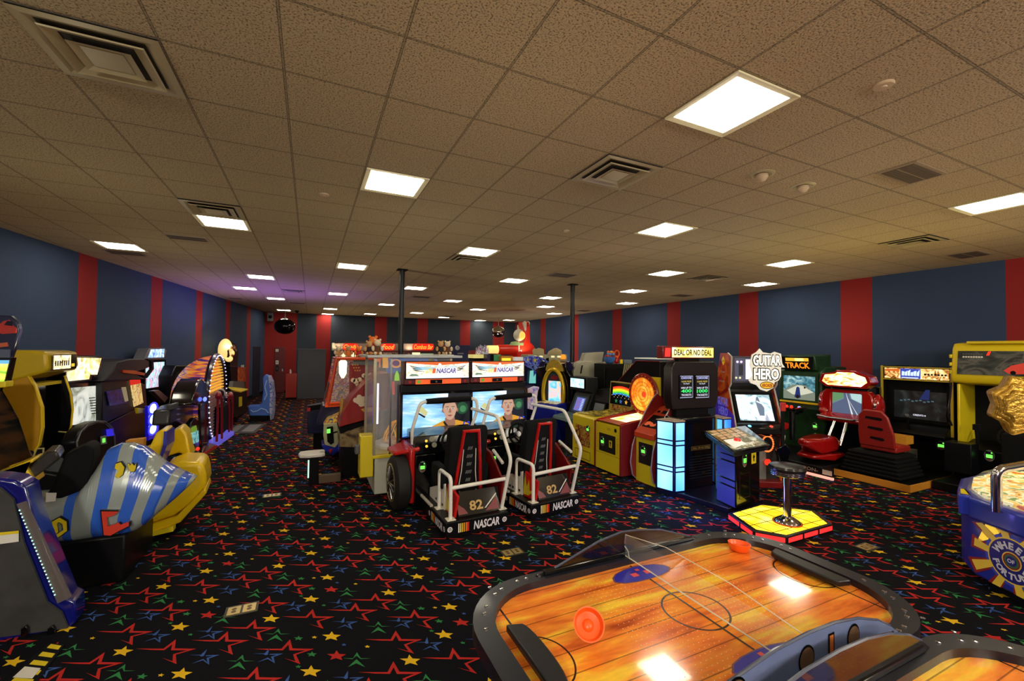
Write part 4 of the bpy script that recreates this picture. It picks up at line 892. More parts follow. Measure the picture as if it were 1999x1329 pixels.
def red_racer():
    t = thing('motorbike_game', 'glossy red motorbike racing cabinet with road on screen and red bike body', 'arcade machine', (9.30,4.75,0), -PI/2)
    rg = mat('red_gloss', (165,16,14), .15, coat=.8, vary=.1)
    B().profx([(.15,0),(.12,.75),(.0,.92),(.08,1.45),(.2,1.5),(.8,1.5),(.9,0)], -.32, .32, BLKG).build('cabinet', t, bevel=.02)
    b = B(); out = [(-.47,1.02),(-.42,1.34),(-.36,1.42),(.36,1.42),(.42,1.34),(.47,1.02),(.36,.86),(-.36,.86)]; inn = [(-.27,.98),(-.26,1.35),(-.24,1.36),(.24,1.36),(.26,1.35),(.27,.98),(.25,.96),(-.25,.96)]
    b.loft([[(x,.12,z) for x, z in out],[(x,-.02,z) for x, z in out],[(x,-.03,z) for x, z in inn],[(x,.08,z) for x, z in inn]], rg, caps=False); b.build('screen_surround', t, bevel=.02, seg=3)
    for s in (-1, 1):
        b = B(); b.ball((s*.45,.12,1.14), (.09,.16,.24), rg); b.ball((s*.40,.02,.98), (.10,.10,.08), rg); b.ball((s*.46,.0,1.16), (.03,.05,.08), CHR, 10, 8); b.build('cowl', t)
    def dec(b, F, w, h):
        b.patch(F, [(0,0),(w,0),(w,h*.5),(w*.62,h*.72),(w*.55,h),(w*.38,h),(w*.4,h*.7),(0,h*.42)], glow('road_grey', (96,110,140), .85), .001)
        b.patch(F, [(0,h*.46),(w*.38,h*.74),(w*.36,h),(0,h)], glow('road_green', (110,160,110), .85), .0015); b.patch(F, [(w,h*.54),(w*.66,h*.72),(w*.6,h),(w,h)], glow('road_pale', (190,225,225), .95), .0015)
        b.patch(F, [(w*.66,0),(w*.72,0),(w*.47,h),(w*.46,h)], glow('road_line', (230,230,230), 1), .002); b.patch(F, [(w*.85,0),(w*.88,0),(w*.5,h*.8),(w*.495,h*.8)], glow('road_line', (230,230,230), 1), .002)
    screen(t, frame((-.25,.0,.97), (1,0,0), (0,.05,1)), .50, .40, glow('road_base', (130,150,170), .8), .03, rg, dec, depth=.02)
    b = B(); P = [(-.44,1.56),(-.38,1.72),(-.16,1.76),(-.12,1.80),(.2,1.80),(.26,1.76),(.42,1.70),(.46,1.58),(.34,1.47),(-.32,1.47)]; b.prism([(x,-.10,z) for x, z in P], (0,.25,0), rg); b.build('topper', t, bevel=.015)
    b = B(); c = (0,1.62); F = frame((0,-.10,0), (1,0,0), (0,0,1)); b.patch(F, [(c[0]+(x-c[0])*.85, c[1]+(z-c[1])*.78) for x, z in P], art('flame_art', [(120,50,10),(250,170,80),(255,240,190),(255,255,240)], 4, 1.7, (1,1,2), 2), .003); b.build('topper_art', t, smooth=0)
    b = B(); b.profx([(.1,.84),(-.16,.80),(-.22,.86),(-.06,.96),(.08,.98)], -.42, .42, rg); b.build('front_cowl', t, bevel=.03, seg=3)
    b = B(); b.tube([(-.34,-.35,.92),(-.22,-.2,.88),(.22,-.2,.88),(.34,-.35,.92)], .02, STL, 8); b.build('handlebar', t)
    b = B()
    for s in (-1,1): b.tube([(s*.10,-.2,.82),(s*.12,-.45,.42)], .028, CHR, 10)
    b.build('front_forks', t)
    b = B(); b.loft([[(-.10,-.42,.42),(.10,-.42,.42),(.10,-.42,.52),(-.10,-.42,.52)],[(-.22,-.7,.36),(.22,-.7,.36),(.20,-.7,.62),(-.20,-.7,.62)],[(-.2,-1.1,.34),(.2,-1.1,.34),(.17,-1.1,.60),(-.17,-1.1,.60)],[(-.07,-1.4,.5),(.07,-1.4,.5),(.06,-1.4,.6),(-.06,-1.4,.6)]], rg); b.build('bike_body', t, bevel=.05, seg=4)
    b = B(); b.loft([[(-.24,-.5,.26),(.24,-.5,.26),(.24,-.5,.32),(-.24,-.5,.32)],[(-.28,-.9,.22),(.28,-.9,.22),(.28,-.9,.34),(-.28,-.9,.34)],[(-.14,-1.3,.26),(.14,-1.3,.26),(.14,-1.3,.32),(-.14,-1.3,.32)]], rg); b.build('bike_belly', t, bevel=.03, seg=3)
    reader(t, frame((.0,.12,.5), (1,0,0), (0,0,1)), .22, .15, .12, .16)
    b = B(); b.box((-.50,-1.35,0), (.31,.2,.17), BLK); b.build('floor_base', t, bevel=.02)
    F = frame((-.5,-1.352,0), (1,0,0), (0,0,1)); b = B(); b.rect(F, .02,.05,.98,.15, BLKM, .002); b.text(F, '-CAUTION-', .5, .10, .06, mat('caution_grey', (150,145,130), .4), .004, w=.5, bold=.02)
    b.rect(F, .03,.06,.18,.14, mat('caution_plate', (205,200,185), .4), .004); b.rect(F, .82,.06,.97,.14, mat('caution_plate', (205,200,185), .4), .004); b.build('caution_strip', t, smooth=0)
    B().box((-.5,-1.40,.0), (.5,-1.355,.035), mat('strip_light', (250,170,150), .4, emit=1.1, ecol=(255,170,150))).build('floor_strip_light', t, smooth=0)
    return t
red_racer()
def sim_cabinet():
    t = thing('driving_simulator', 'black cabinet with yellow trimmed marquee, dark screen, red seat and orange-edged base', 'arcade machine', (9.90,3.93,0), -PI/2)
    for s in (-1, 1): B().box((s*.49-.015,-.06,0), (s*.49+.015,.9,1.9), mat('yellow_black_side', (30,28,10), .4)).build('side_panel', t)
    b = B()
    for s in (-1, 1): b.box((s*.49-.018,-.075,.72), (s*.49+.018,-.06,1.9), mat('yellow_trim', (200,175,50), .4)); 
    b.each('side_trim', t, smooth=0)
    B().box((-.475,.06,0), (.475,.88,1.62), BLKM).build('cabinet', t, bevel=.01)
    B().box((-.475,-.05,1.64), (.475,.88,1.89), BLK).build('marquee_box', t, bevel=.01)
    F = frame((-.475,-.055,1.64), (1,0,0), (0,0,1)); b = B(); yt = mat('yellow_trim', (200,175,50), .4)
    b.rect(F, 0,0,.95,.02, yt, .004); b.rect(F, 0,.23,.95,.25, yt, .004); b.rect(F, .02,.03,.93,.22, art('marquee_gold_art', [(60,30,10),(190,120,50),(250,225,150),(255,250,220)], 8, .9, (1,1,1), 2), .002)
    b.rect(F, .26,.035,.55,.215, glow('mq_royal', (60,80,200), .9), .003); ice = glow('mq_ice', (215,235,255), 1.2)
    for k in range(6): b.patch(F, [(.28+.043*k,.09),(.315+.043*k,.085),(.325+.043*k,.16+.02*(k%3)),(.285+.043*k,.17-.02*(k%2))], ice, .005)
    b.rect(F, .28,.045,.52,.06, ice, .005)
    b.rect(F, .05,.16,.24,.205, glow('mq_rust', (230,110,40), 1), .005)
    for k in range(7): b.rect(F, .60+.045*k,.105,.63+.045*k,.135, mat('ink', (20,14,10), .4), .005)
    b.build('marquee_art', t, smooth=0)
    def dec(b, F, w, h):
        for k in range(9): b.rect(F, w*(.12+.075*k), h*(.52+.02*(k%3)), w*(.17+.075*k), h*(.56+.02*(k%3)), glow('dim_cyan', (110,150,170), .4), .001)
        b.patch(F, [(w*.5,h*.62),(w*.62,h*.92),(w*.7,h*.92),(w*.68,h*.6)], glow('dim_blue', (40,60,130), .5), .001); b.text(F, 'CREDITS 0', w*.5, h*.12, h*.05, glow('txt_white', (240,240,255), 1.1), .002, bold=.02)
    screen(t, frame((-.36,.05,.95), (1,0,0), (0,.02,1)), .74, .58, art('dim_screen', [(16,18,20),(34,38,38),(60,72,70)], 3, .35), .06, BLKM, dec, depth=.01)
    B().profx([(.06,.72),(-.25,.66),(-.3,.72),(-.2,.82),(.06,.88)], -.47, .47, BLK).build('dashboard', t, bevel=.01)
    reader(t, frame((.1,-.0,.4), (1,0,0), (0,0,1)), .22, .15, .14, .16)
    b = B(); b.tube([(-.03,-.22,.8),(-.03,-.28,1.0)], .02, BLKM, 8); b.ball((-.03,-.29,1.03), .035, GRY); b.build('gear_lever', t)
    b = B(); b.box((-.2,-.62,.56), (.1,-.38,.70), mat('ochre_box', (220,150,40), .5)); b.build('ochre_box', t, bevel=.004)
    # moving seat on bellows, and the floor base it stands on
    b = B(); b.box((-.50,-1.60,0), (.53,.0,.10), BLK); b.build('floor_base', t, bevel=.004)
    oc = mat('orange_edge', (210,140,40), .5, vary=.1)
    B().box((-.5,-1.62,.01), (.53,-1.60,.115), oc).build('front_edging', t, smooth=0); B().box((.53,-1.62,.01), (.55,-.2,.115), oc).build('side_edging', t, smooth=0)
    b = B()
    for k in range(6):
        z = .12+k*.06; w_ = .42 - .015*k; b.box((-.05-w_,-1.15-w_*.8,z), (-.05+w_,-1.15+w_*.8+.1,z+.042), BLKM); b.box((-.05-w_+.04,-1.15-w_*.8+.04,z+.03), (-.05+w_-.04,-1.15+w_*.8+.06,z+.06), BLKM)
    b.build('bellows', t, bevel=.012)
    rs = mat('seat_red', (150,34,28), .4, vary=.06)
    b = B(); y0 = -1.30; hol = []
    P = [(-.27,.56),(-.27,.80),(-.24,1.08),(-.16,1.18),(.10,1.18),(.18,1.08),(.24,.80),(.24,.56)]
    b.loft([[(x, y0 - .12*(z-.5)/.7 - .0, z) for x, z in P], [(x*.97, y0 - .12*(z-.5)/.7 + .06, z) for x, z in P]], rs); 
    b.box((-.27,-1.28,.50), (.24,-.82,.60), rs); b.build('bucket_seat', t, bevel=.025, seg=3)
    b = B(); F = frame((0,y0-.004,.5), (1,0,0), (0,-.12,.7))
    for k in range(3): b.patch(F, [(-.14+.02*k,.54-.17*k),(-.12+.02*k,.58-.17*k),(.09,.57-.17*k),(.11,.54-.17*k),(.08,.52-.17*k)], BLKM, .004)
    b.build('seat_slots', t, smooth=0)
    b = B(); b.tube([(.2,-1.25,.6),(.2,-.9,.55),(.05,-.6,.5)], .03, RED, 8); b.build('seat_arm', t)
    b = B(); b.box((-.2,-.9,.34), (.2,-.5,.50), mat('pedal_box', (70,66,55), .5)); b.build('pedal_box', t, bevel=.01)
    return t
sim_cabinet()
def yellow_truck():
    t = thing('truck_driving_game', 'large bright yellow driving cabinet with dark street scene banner, by the right edge', 'arcade machine', (9.60,2.56,0), -PI/2)
    yc = mat('truck_yellow', (228,202,26), .35, coat=.2, vary=.04)
    B().profx([(.0,1.66),(-.04,1.76),(.02,2.22),(.08,2.30),(.3,2.32),(1.0,2.30),(1.0,1.62),(.3,1.62)], -.80, .80, yc).build('canopy', t, bevel=.03, seg=3)
    b = B(); b.box((-.62,.0,2.29), (.62,.2,2.335), yc)
    for z in (1.8,1.93,2.06): b.box((-.82,-.03,z), (-.79,.3,z+.06), yc)
    b.build('canopy_ribs', t, bevel=.01)
    F = frame((-.72,-.038,1.78), (1,0,0), (0,.06,.46)); b = B(); b.rect(F, 0,.02,1.44,.40, art('street_banner', [(12,14,12),(40,46,40),(90,88,80),(30,30,26)], 3, .10, (1,1,1.6), 1.5), .012)
    b.patch(F, [(.52,.10),(.60,.18),(.72,.22),(.84,.20),(.92,.12),(.88,.06),(.58,.05)], mat('banner_car_red', (190,50,40), .3, emit=.3, ecol=(230,60,40)), .016); b.disc(F, .62,.07,.03, BLKM, .018); b.disc(F, .85,.08,.03, BLKM, .018)
    for x in (.33, .72): b.patch(F, [(x,.33),(x+.02,.39),(x+.05,.39),(x+.03,.33)], REDG, .018)
    [b.rect(F, .06+.03*k,.34,.08+.03*k,.36, GRY, .018) for k in range(8)]; [b.rect(F, .06+.03*k,.29,.083+.03*k,.315, WHT, .018) for k in range(8)]
    b.build('banner', t, smooth=0)
    b = B(); F2 = frame((-.8,-.03,1.64), (1,0,0), (0,-.04,.1)); b.rect(F2, .62,.03,.8,.045, BLK, .006); b.rect(F2, .8,.03,1.1,.045, mat('fuel_green', (70,130,60), .4, emit=.3), .006); b.build('gauge_strip', t, smooth=0)
    b = B(); b.prism([(-.74,.0,.7),(-.74,.0,1.64),(-.74,.55,1.62),(-.74,.75,1.2),(-.74,.62,.62)], (.035,0,0), yc); b.build('door_panel', t, bevel=.01)
    b = B(); b.tube([(-.80,-.03,1.66),(-.84,-.05,1.1),(-.80,-.02,.95)], .02, BLKG, 8); b.build('door_pillar', t)
    b = B(); b.tube([(-.78,-.04,1.62),(-.82,-.06,1.15)], .008, CHR, 6); b.build('chrome_strip', t)
    B().box((-.78,.55,0), (.8,1.1,1.62), BLKM).build('cabinet', t, bevel=.01)
    B().profx([(.1,0),(.0,.3),(.0,.62),(.5,.72),(.5,0)], -.78, .78, BLK).build('cockpit_base', t, bevel=.01)
    b = B(); b.prism([(.1,.42,.7),(.1,.42,1.55),(.1,.5,1.6)] , (.5,0,0), GRY); b.build('rear_window', t, smooth=0)
    wheel(t, (-.15,.2,.85), (0,-1,.5), .19)
    b = B(); b.tube([(-.5,-.02,.72),(-.5,-.06,.93)], .02, BLKM, 8); b.box((-.53,-.1,.93), (-.46,-.02,1.02), BLKM); b.build('shifter', t)
    B().box((-.80,-.30,.25), (-.48,-.02,.72), BLK).build('shifter_box', t, bevel=.01); reader(t, frame((-.46,-.05,.4), (1,0,0), (0,0,1)), .1, .16, .12, .18)
    b = B(); b.box((-.1,-.45,.35), (.35,-.1,.42), BLKM); b.box((-.1,-.52,.4), (.35,-.42,1.0), BLKM); b.build('driver_seat', t, bevel=.03)
    b = B(); b.box((-.8,-.7,0), (.8,.1,.14), BLK); b.build('floor_base', t, bevel=.01)
    b = B(); b.tube([(-.45,-.72,.2),(.5,-.72,.2)], .012, GRY, 6); b.build('kick_rail', t)
    b = B(); b.prism([(-.76,-.03,.3),(-.70,-.03,.3),(-.69,-.03,.62),(-.73,-.03,.66)], (0,-.03,0), mat('pale_yellow_strut', (205,195,90), .4)); b.build('yellow_strut', t)
    return t
yellow_truck()
# ---------------------------------------------------------------- blue wheel coin pusher at the right edge
def pusher():
    t = thing('coin_pusher', 'blue octagonal coin pusher with round lettered wheel emblem and gold top ornament', 'arcade machine', (6.7,1.3,0))
    pg = [(5.82,1.98),(5.54,1.80),(5.17,1.08),(5.3,.3),(6.0,-.15),(7.1,-.1),(7.7,.5),(7.7,1.5),(7.1,2.1),(6.3,2.12)]; w = lambda b, n, **k: b.build(n, t, world=True, **k)
    c = (6.45,1.1); sc = lambda k: [(c[0]+(x-c[0])*k, c[1]+(y-c[1])*k) for x, y in pg]
    bl = mat('pusher_blue', (36,52,170), .3, coat=.35, vary=.05)
    w(B().profz(sc(.9), 0, .10, BLKM), 'plinth'); w(B().profz(pg, .10, .62, bl), 'cabinet', bevel=.02, seg=3)
    b = B(); b.profz(sc(1.025), .60, .80, bl); w(b, 'rim', bevel=.03, seg=4)
    w(B().profz([(5.80,1.99),(5.53,1.90),(5.57,1.80),(5.85,1.95)], .62, .80, bl), 'rim_corner_block', bevel=.012); F = frame((0,0,.801), (1,0,0), (0,1,0))
    w(B().patch(F, [(5.78,1.97),(5.58,1.90),(5.60,1.85),(5.80,1.95)], YEL2, .002), 'corner_pad', smooth=0)
    b = B(); b.loft([[(x,y,.80) for x, y in sc(.96)], [(x,y,.91) for x, y in sc(.86)], [(x,y,.95) for x, y in sc(.7)]], mat('dome_glass', (225,235,235), .03, alpha=.25), caps=False); w(b, 'glass_dome', smooth=60)
    b = B(); b.profz(sc(.93), .80, .83, art('pusher_field', [(200,60,30),(250,200,70),(255,245,200),(120,150,60)], 5, .55, const=True)); w(b, 'playfield', smooth=0)
    for k in range(9): x, y = c[0]-.95+.12*k*.6, c[1]+.55-.16*k; w(B().cyl((x,y,.83), (x,y,.90), .008,.008, mat('field_pin', (240,200,60), .3, emit=.4), 8), 'field_post')
    a, q = Vector((5.54,1.80,.10)), Vector((5.17,1.08,.10)); F = frame(a, q-a, (0,0,1)); F = F if F[3].dot(a) < 0 else (F[0],F[1],F[2],-F[3]); L = (q-a).length
    b = B(); rd = mat('ray_red', (150,36,24), .4); gd = mat('ray_gold', (225,190,60), .35, emit=.1); cx, cy = .31, .27
    for k in range(10):
        an = PI/2 + .2 + 2*PI*k/10; r1 = .36 if k % 2 else .31
        for mm, wd, d_, rr_ in ((rd,.22,.002,r1+.03),(gd,.15,.004,r1)): b.patch(F, [(cx+.17*math.cos(an-wd),cy+.17*math.sin(an-wd)),(cx+rr_*math.cos(an-wd*.8),max(.005,min(.5,cy+rr_*math.sin(an-wd*.8)))),(cx+rr_*math.cos(an+wd*.8),max(.005,min(.5,cy+rr_*math.sin(an+wd*.8)))),(cx+.17*math.cos(an+wd),cy+.17*math.sin(an+wd))], mm, d_)
    b.disc(F, cx,cy,.215, mat('emblem_blue2', (60,80,200), .35), .003, 32); b.disc(F, cx,cy,.19, gd, .005, 32); b.disc(F, cx,cy,.178, mat('emblem_navy', (34,40,130), .35), .006, 32)
    b.disc(F, cx,cy,.075, gd, .007, 24); b.disc(F, cx,cy,.066, rd, .008, 24); b.disc(F, cx,cy,.055, mat('emblem_green', (60,110,70), .35), .009, 24); b.disc(F, cx,cy,.04, mat('emblem_navy', (34,40,130), .35), .010, 24)
    lw = mat('emblem_white', (225,228,235), .4); b.text(F, 'OF', cx, cy, .034, lw, .011, bold=.03)
    for k, ch in enumerate('WHEEL'): an = PI/2 + (2-k)*.48; b.text(F, ch, cx+.125*math.cos(an), cy+.125*math.sin(an), .06, lw, .008, ang=an-PI/2, bold=.05)
    for k, ch in enumerate('FORTUNE'): an = -PI/2 + (k-3)*.40; b.text(F, ch, cx+.125*math.cos(an), cy+.125*math.sin(an), .055, lw, .008, ang=an+PI/2, bold=.05)
    w(b, 'wheel_emblem', smooth=0)
    b = B(); b.patch(F, [(.02,.30),(.10,.50),(.24,.50),(.16,.40)], mat('lit_yellow_corner', (250,215,60), .4, emit=.6, ecol=(255,210,60)), .002); w(b, 'lit_corner', smooth=0)
    p = PX(1946,994,Z=.80); x, y = p.x, p.y; zt = PX(1946,912,Y=y).z
    b = B(); e = Vector((x,y,zt)); d = Vector((.85,-.52,0)); b.tube([(x,y,.78),(x,y,zt-.08)] + [e + d*(.09*(1-math.cos(a_))) + Vector((0,0,-.08+.08*math.sin(a_))) for a_ in (.4,.8,1.2,1.57)] + [e + d*.3 + Vector((0,0,.05)), e + d*.42 + Vector((0,0,.13)), e + d*.9 + Vector((0,0,.2))], .035, CHR, 16); w(b, 'chrome_pipe')
    # gold crowned ornament held up over the middle
    b = B(); gm = mat('glitter_gold', (205,160,60), .25, .6, vary=.8, scale=30, bump=1.0); pc = PX(2012,792,X=5.75); r = .23; o = pc; P = []
    for k in range(16): an = 2*PI*k/16; q = r*(1.0 if k % 2 else .8); P.append((q*math.cos(an), q*1.25*math.sin(an)))
    for k in range(3): b.prism([(o.x-.1-.04*k+u*.55*(1-.22*k), o.y-u*.83*(1-.22*k), o.z+v*(1-.22*k)) for u, v in P], (.2+.08*k,.1,0), gm)
    w(b, 'gold_ornament', bevel=.02, seg=2)
    w(B().cyl((pc.x+.1,pc.y,.8), (pc.x+.1,pc.y,pc.z-.2), .05, .05, CHR, 16), 'ornament_post')
    return t
pusher()
# ---------------------------------------------------------------- centre row of ticket games, fronts facing left
def slab(t, name, pts, off, m, X=None, Y=None, Z=None, **k):
    return B().prism([PX(u,v,X=X,Y=Y,Z=Z) for u, v in pts], off, m).build(name, t, world=True, **k)
def wheel_game():
    t = thing('wheel_game', 'yellow and red ticket game with glowing playfield and round orange wheel', 'arcade machine', (4.68,6.07,0), -PI/2)
    rs = mat('wine_red_side', (125,22,24), .4, vary=.05)
    for s in (-1, 1): B().profx([(.0,.04),(.0,.86),(.08,.89),(.95,1.02),(.98,.04)], s*.35-.018, s*.35+.018, rs).build('side_panel', t, bevel=.004)
    B().profx([(.01,.04),(.01,.84),(.95,.90),(.95,.04)], -.33, .33, YEL2).build('cabinet', t); B().box((-.32,.05,0), (.32,.9,.04), BLKM).build('plinth', t)
    F = frame((-.33,.008,.04), (1,0,0), (0,0,1)); b = B(); b.rect(F, .10,.32,.55,.63, mat('reader_plate', (30,28,24), .4), .002); 
    for k in range(3): b.rect(F, .32,.71+.015*k,.42,.713+.015*k, BLKM, .002)
    b.disc(F, .55, .73, .035, BLKM, .003, 10); b.rect(F, 0,.285,.66,.29, mat('seam', (110,95,20), .5), .002); b.build('front_plate', t, smooth=0)
    reader(t, F, .20, .49, .13, .17); b = B(); b.rect(F, .38,.42,.46,.54, YEL2, .004); b.patch(F, [(.42,.53),(.45,.49),(.43,.49),(.43,.44),(.41,.44),(.41,.49),(.39,.49)], BLK, .006); b.build('ticket_slot', t, smooth=0)
    b = B(); [b.text(F, 'TICKETS', x, .48, .028, mat('rust_letter', (170,70,30), .4), .004, w=.26, ang=PI/2) for x in (.055,.605)]; b.build('front_lettering', t, smooth=0)
    G = frame((-.33,.03,.875), (1,0,0), (0,.9,.10)); b = B(); b.rect(G, 0,0,.66,.9, mat('playfield_rust', (190,90,50), .4, vary=.3, scale=12), .002)
    b.patch(G, [(.12,.2),(.56,.2),(.56,.86),(.12,.86)], art('lit_playfield', [(235,190,60),(255,245,150),(255,255,240)], 3, 2.0, (1,1,1), 1.5), .004); b.build('playfield', t, smooth=0)
    for x in (.0,.3,.6): b = B(); b.prism([G[0]+G[1]*(x+.02)+G[2]*.02, G[0]+G[1]*(x+.04)+G[2]*.02, G[0]+G[1]*(x+.04)+G[2]*.88, G[0]+G[1]*(x+.02)+G[2]*.88], (0,0,.02), RED if x != .3 else WHT); b.build('lane_rail', t, smooth=0) if x != .3 else None
    B().profy([(-.12,.9),(.33,.9),(.36,1.1),(.36,1.66),(.1,1.66),(.0,1.4)], .84, .88, YEL2).build('backboard', t, smooth=0)
    b = B(); c = (0,.78,1.34); b.lathe(c, [(.001,.0),(.36,.0),(.38,.02),(.36,.06),(.001,.06)], mat('wheel_rim_red', (150,34,24), .3, coat=.3), 40, 'Y'); wr_ = b.build('prize_wheel', t)
    F = frame((0,.779,1.34), (1,0,0), (0,0,1)); b = B(); b.disc(F, 0,0,.30, art('wheel_orange', [(225,80,20),(250,130,30),(235,190,70)], 3, .9), .002, 40)
    gl = mat('wheel_lines', (120,60,10), .4)
    for r in (.295,.225,.16,.10): b.disc(F, 0,0,r, gl, .004, 36, r2=r-.007)
    for k in range(20): a = 2*PI*k/20; b.patch(F, [(.16*math.cos(a-.01),.16*math.sin(a-.01)),(.29*math.cos(a-.006),.29*math.sin(a-.006)),(.29*math.cos(a+.006),.29*math.sin(a+.006)),(.16*math.cos(a+.01),.16*math.sin(a+.01))], gl, .004)
    b.disc(F, .05,0,.055, glow('hub_red', (255,60,30), 1.5), .008, 20); b.build('wheel_face', wr_, smooth=0)
    b = B()
    for k in range(24): a = 2*PI*k/24; b.disc(F, .335*math.cos(a), .335*math.sin(a), .012, mat('rim_mark', (220,160,60), .4), .008, 6)
    b.build('rim_marks', wr_, smooth=0)
    return t
wheel_game()
def rainbow_game():
    t = thing('rainbow_game', 'yellow fronted ticket game with rainbow and star backglass left of the wheel', 'arcade machine', (4.70,6.83,0), -PI/2)
    B().profx([(.0,.04),(.0,.86),(.08,.90),(.9,.92),(.98,.04)], -.35, .35, YEL2).build('cabinet', t, bevel=.006); B().box((-.33,.05,0), (.33,.9,.04), BLKM).build('plinth', t)
    F = frame((-.35,-.002,.04), (1,0,0), (0,0,1)); b = B(); b.rect(F, .11,.28,.59,.66, art('front_print', [(60,40,20),(160,70,40),(190,160,60),(70,90,60)], 9, 0, const=True), .002); b.rect(F, .1,.04,.6,.2, BLKM, .002); b.rect(F, .11,.05,.59,.19, YEL2, .003); b.build('front_print', t, smooth=0)
    reader(t, F, .52, .62, .12, .15); b = B(); b.rect(frame((-.34,.05,.905), (1,0,0), (0,.85,.02)), .03,.02,.65,.8, art('console_art2', [(30,26,12),(90,80,20),(220,190,50),(60,90,50)], 7, .1, const=True), .003); b.build('console_print', t, smooth=0)
    b = B(); b.profx([(.86,.9),(.90,1.50),(.98,1.50),(1.0,.9)], -.33, .35, mat('backbox', (170,150,60), .4)); b.build('backbox', t, bevel=.006)
    F = frame((-.33,.862,.93), (1,0,0), (0,.04,.6)); b = B(); b.rect(F, .03,.12,.66,.55, BLKG, .002); b.rect(F, .10,.0,.6,.11, MATS['front_print'], .002)
    for k, c in enumerate([(255,50,30),(255,130,30),(255,230,40),(170,230,40),(60,200,80),(40,120,210)]):
        P = [(.10+.54*i/12, .44-.027*k + .05*math.sin(i/12*2.6+.4)) for i in range(13)]; b.patch(F, P + [(x, y-.029) for x, y in P[::-1]], glow('rb%d' % k, c, 1.2), .003)
    for (x, c) in ((.22,(40,130,60)),(.36,(60,110,180)),(.52,(250,180,50))): b.star(F, x, .19, .05, glow('star%d' % c[0], c, .9), .004); 
    for k in range(16): b.disc(F, .08+.036*k, .30+.04*math.sin(k*2.1), .008, glow('bulb', (240,230,170), 1.2), .004, 6)
    b.build('backglass', t, smooth=0)
    return t
rainbow_game()
def snake_game():
    t = thing('snake_game', 'narrow orange and yellow ticket game with curved sides trimmed in silver', 'arcade machine', (4.90,5.36,0), -PI/2)
    og = mat('burnt_orange', (200,66,28), .35, coat=.2)
    pts = [PX(u,v,Y=5.62) for u, v in ((1280,768),(1272,778),(1256,806),(1243,836),(1233,868),(1229,900),(1233,925),(1243,940))]
    cv = [(p.x-4.90, max(.0,p.z)) for p in pts]
    for s in (-1, 1):
        x = s*.235; B().profx(cv + [(.75,.0),(.80,.9),(.62,1.30)], x-.012, x+.012, mat('side_wine', (140,34,30), .35, coat=.3)).build('side_panel', t, smooth=0)
        B().tube([(x,y-.004,z) for y, z in cv], .011, mat('silver_trim', (205,190,190), .25, .5), 6).build('silver_edge', t)
    B().profx([(.0,.0),(.0,.74),(.1,.84),(.5,1.12),(.75,1.2),(.75,0)], -.222, .222, YEL2).build('cabinet', t)
    B().profx([(-.05,.72),(-.05,.80),(.03,.86),(.5,1.17),(.75,1.22),(.7,1.1),(.1,.74)], -.222, .222, og).build('control_panel', t, bevel=.01)
    F = frame((-.22,.04,.868), (1,0,0), (0,.47,.31)); b = B(); b.rect(F, .05,.03,.39,.34, BLK, .004); b.rect(F, .06,.41,.12,.46, BLKM, .004); b.rect(F, .16,.40,.26,.48, BLKM, .004)
    P = [(.07,.07),(.13,.06),(.17,.10),(.22,.06),(.29,.07),(.33,.14),(.34,.24),(.37,.30),(.34,.33),(.30,.26),(.29,.18),(.25,.12),(.20,.15),(.12,.17),(.07,.15)]
    b.patch(F, P, mat('snake_print', (240,110,60), .4, emit=.2), .006); b.build('panel_print', t, smooth=0)
    F = frame((-.22,-.002,.02), (1,0,0), (0,0,1)); b = B(); b.rect(F, .06,.28,.38,.62, mat('reader_plate', (30,28,24), .4), .002); b.build('front_plate', t, smooth=0); reader(t, F, .17, .49, .14, .17)
    B().profx([(.6,1.2),(.62,1.62),(.8,1.62),(.8,1.2)], -.22, .22, BLK).build('rear_box', t, bevel=.01)
    return t
snake_game()
# tall dark cabinets seen from behind the ticket games
def dark_cab(label, pts, X, depth, trim=True, red=REDD):
    P = [PX(u,v,X=X) for u, v in pts]; lo = Vector((X+depth/2, sum(p.y for p in P)/len(P), 0))
    t = thing('racing_cabinet', label, 'arcade machine', tuple(lo)); b = B(); b.prism([(p.x,p.y,p.z) for p in P], (depth,0,0), BLK); b.build('hood', t, world=True, bevel=.01)
    ys = [p.y for p in P]; zs = [p.z for p in P]; B().box((X+.08,min(ys)+.05,0), (X+depth,max(ys)-.05,min(zs)+.02), BLKM).build('cabinet', t, world=True, bevel=.01)
    if trim:
        b = B(); b.tube([Vector((X-.004,p.y,p.z)) for p in P[:4]], .012, red, 6); b.build('edge_trim', t, world=True)
    return t
d1 = dark_cab('tall black hooded cabinet with sloping red-edged side, behind the rainbow game', [(1186,778),(1196,757),(1243,704),(1288,706),(1288,775)], 5.85, .7)
B().box((5.87,6.15,1.97), (6.3,6.75,1.99), mat('shaded_light_strip', (190,190,170), .4, emit=.7)).build('light_strip', d1, world=True)
d2 = dark_cab('black hooded cabinet with a pale edge, between the wheel and the quiz game', [(1262,735),(1272,716),(1295,704),(1340,704),(1340,800),(1262,800)], 6.45, .7, True, GRY)
def idle_cab():
    t = thing('video_cabinet', 'plain black upright cabinet with a blank grey screen', 'arcade machine', (5.45,7.50,0), -PI/2)
    B().profx([(.0,0),(.0,.56),(-.12,.62),(.10,.70),(.20,1.04),(.26,1.28),(.60,1.30),(.62,0)], -.27, .27, BLK).build('cabinet', t, bevel=.01)
    screen(t, frame((-.2,.085,.74), (1,0,0), (0,.10,.34)), .36, .27, mat('blank_screen', (92,100,98), .2, vary=.2, scale=3), .04, BLKM, None, depth=.02)
    B().ball((.0,.0,.70), .014, WHT).build('joystick', t); return t
idle_cab()
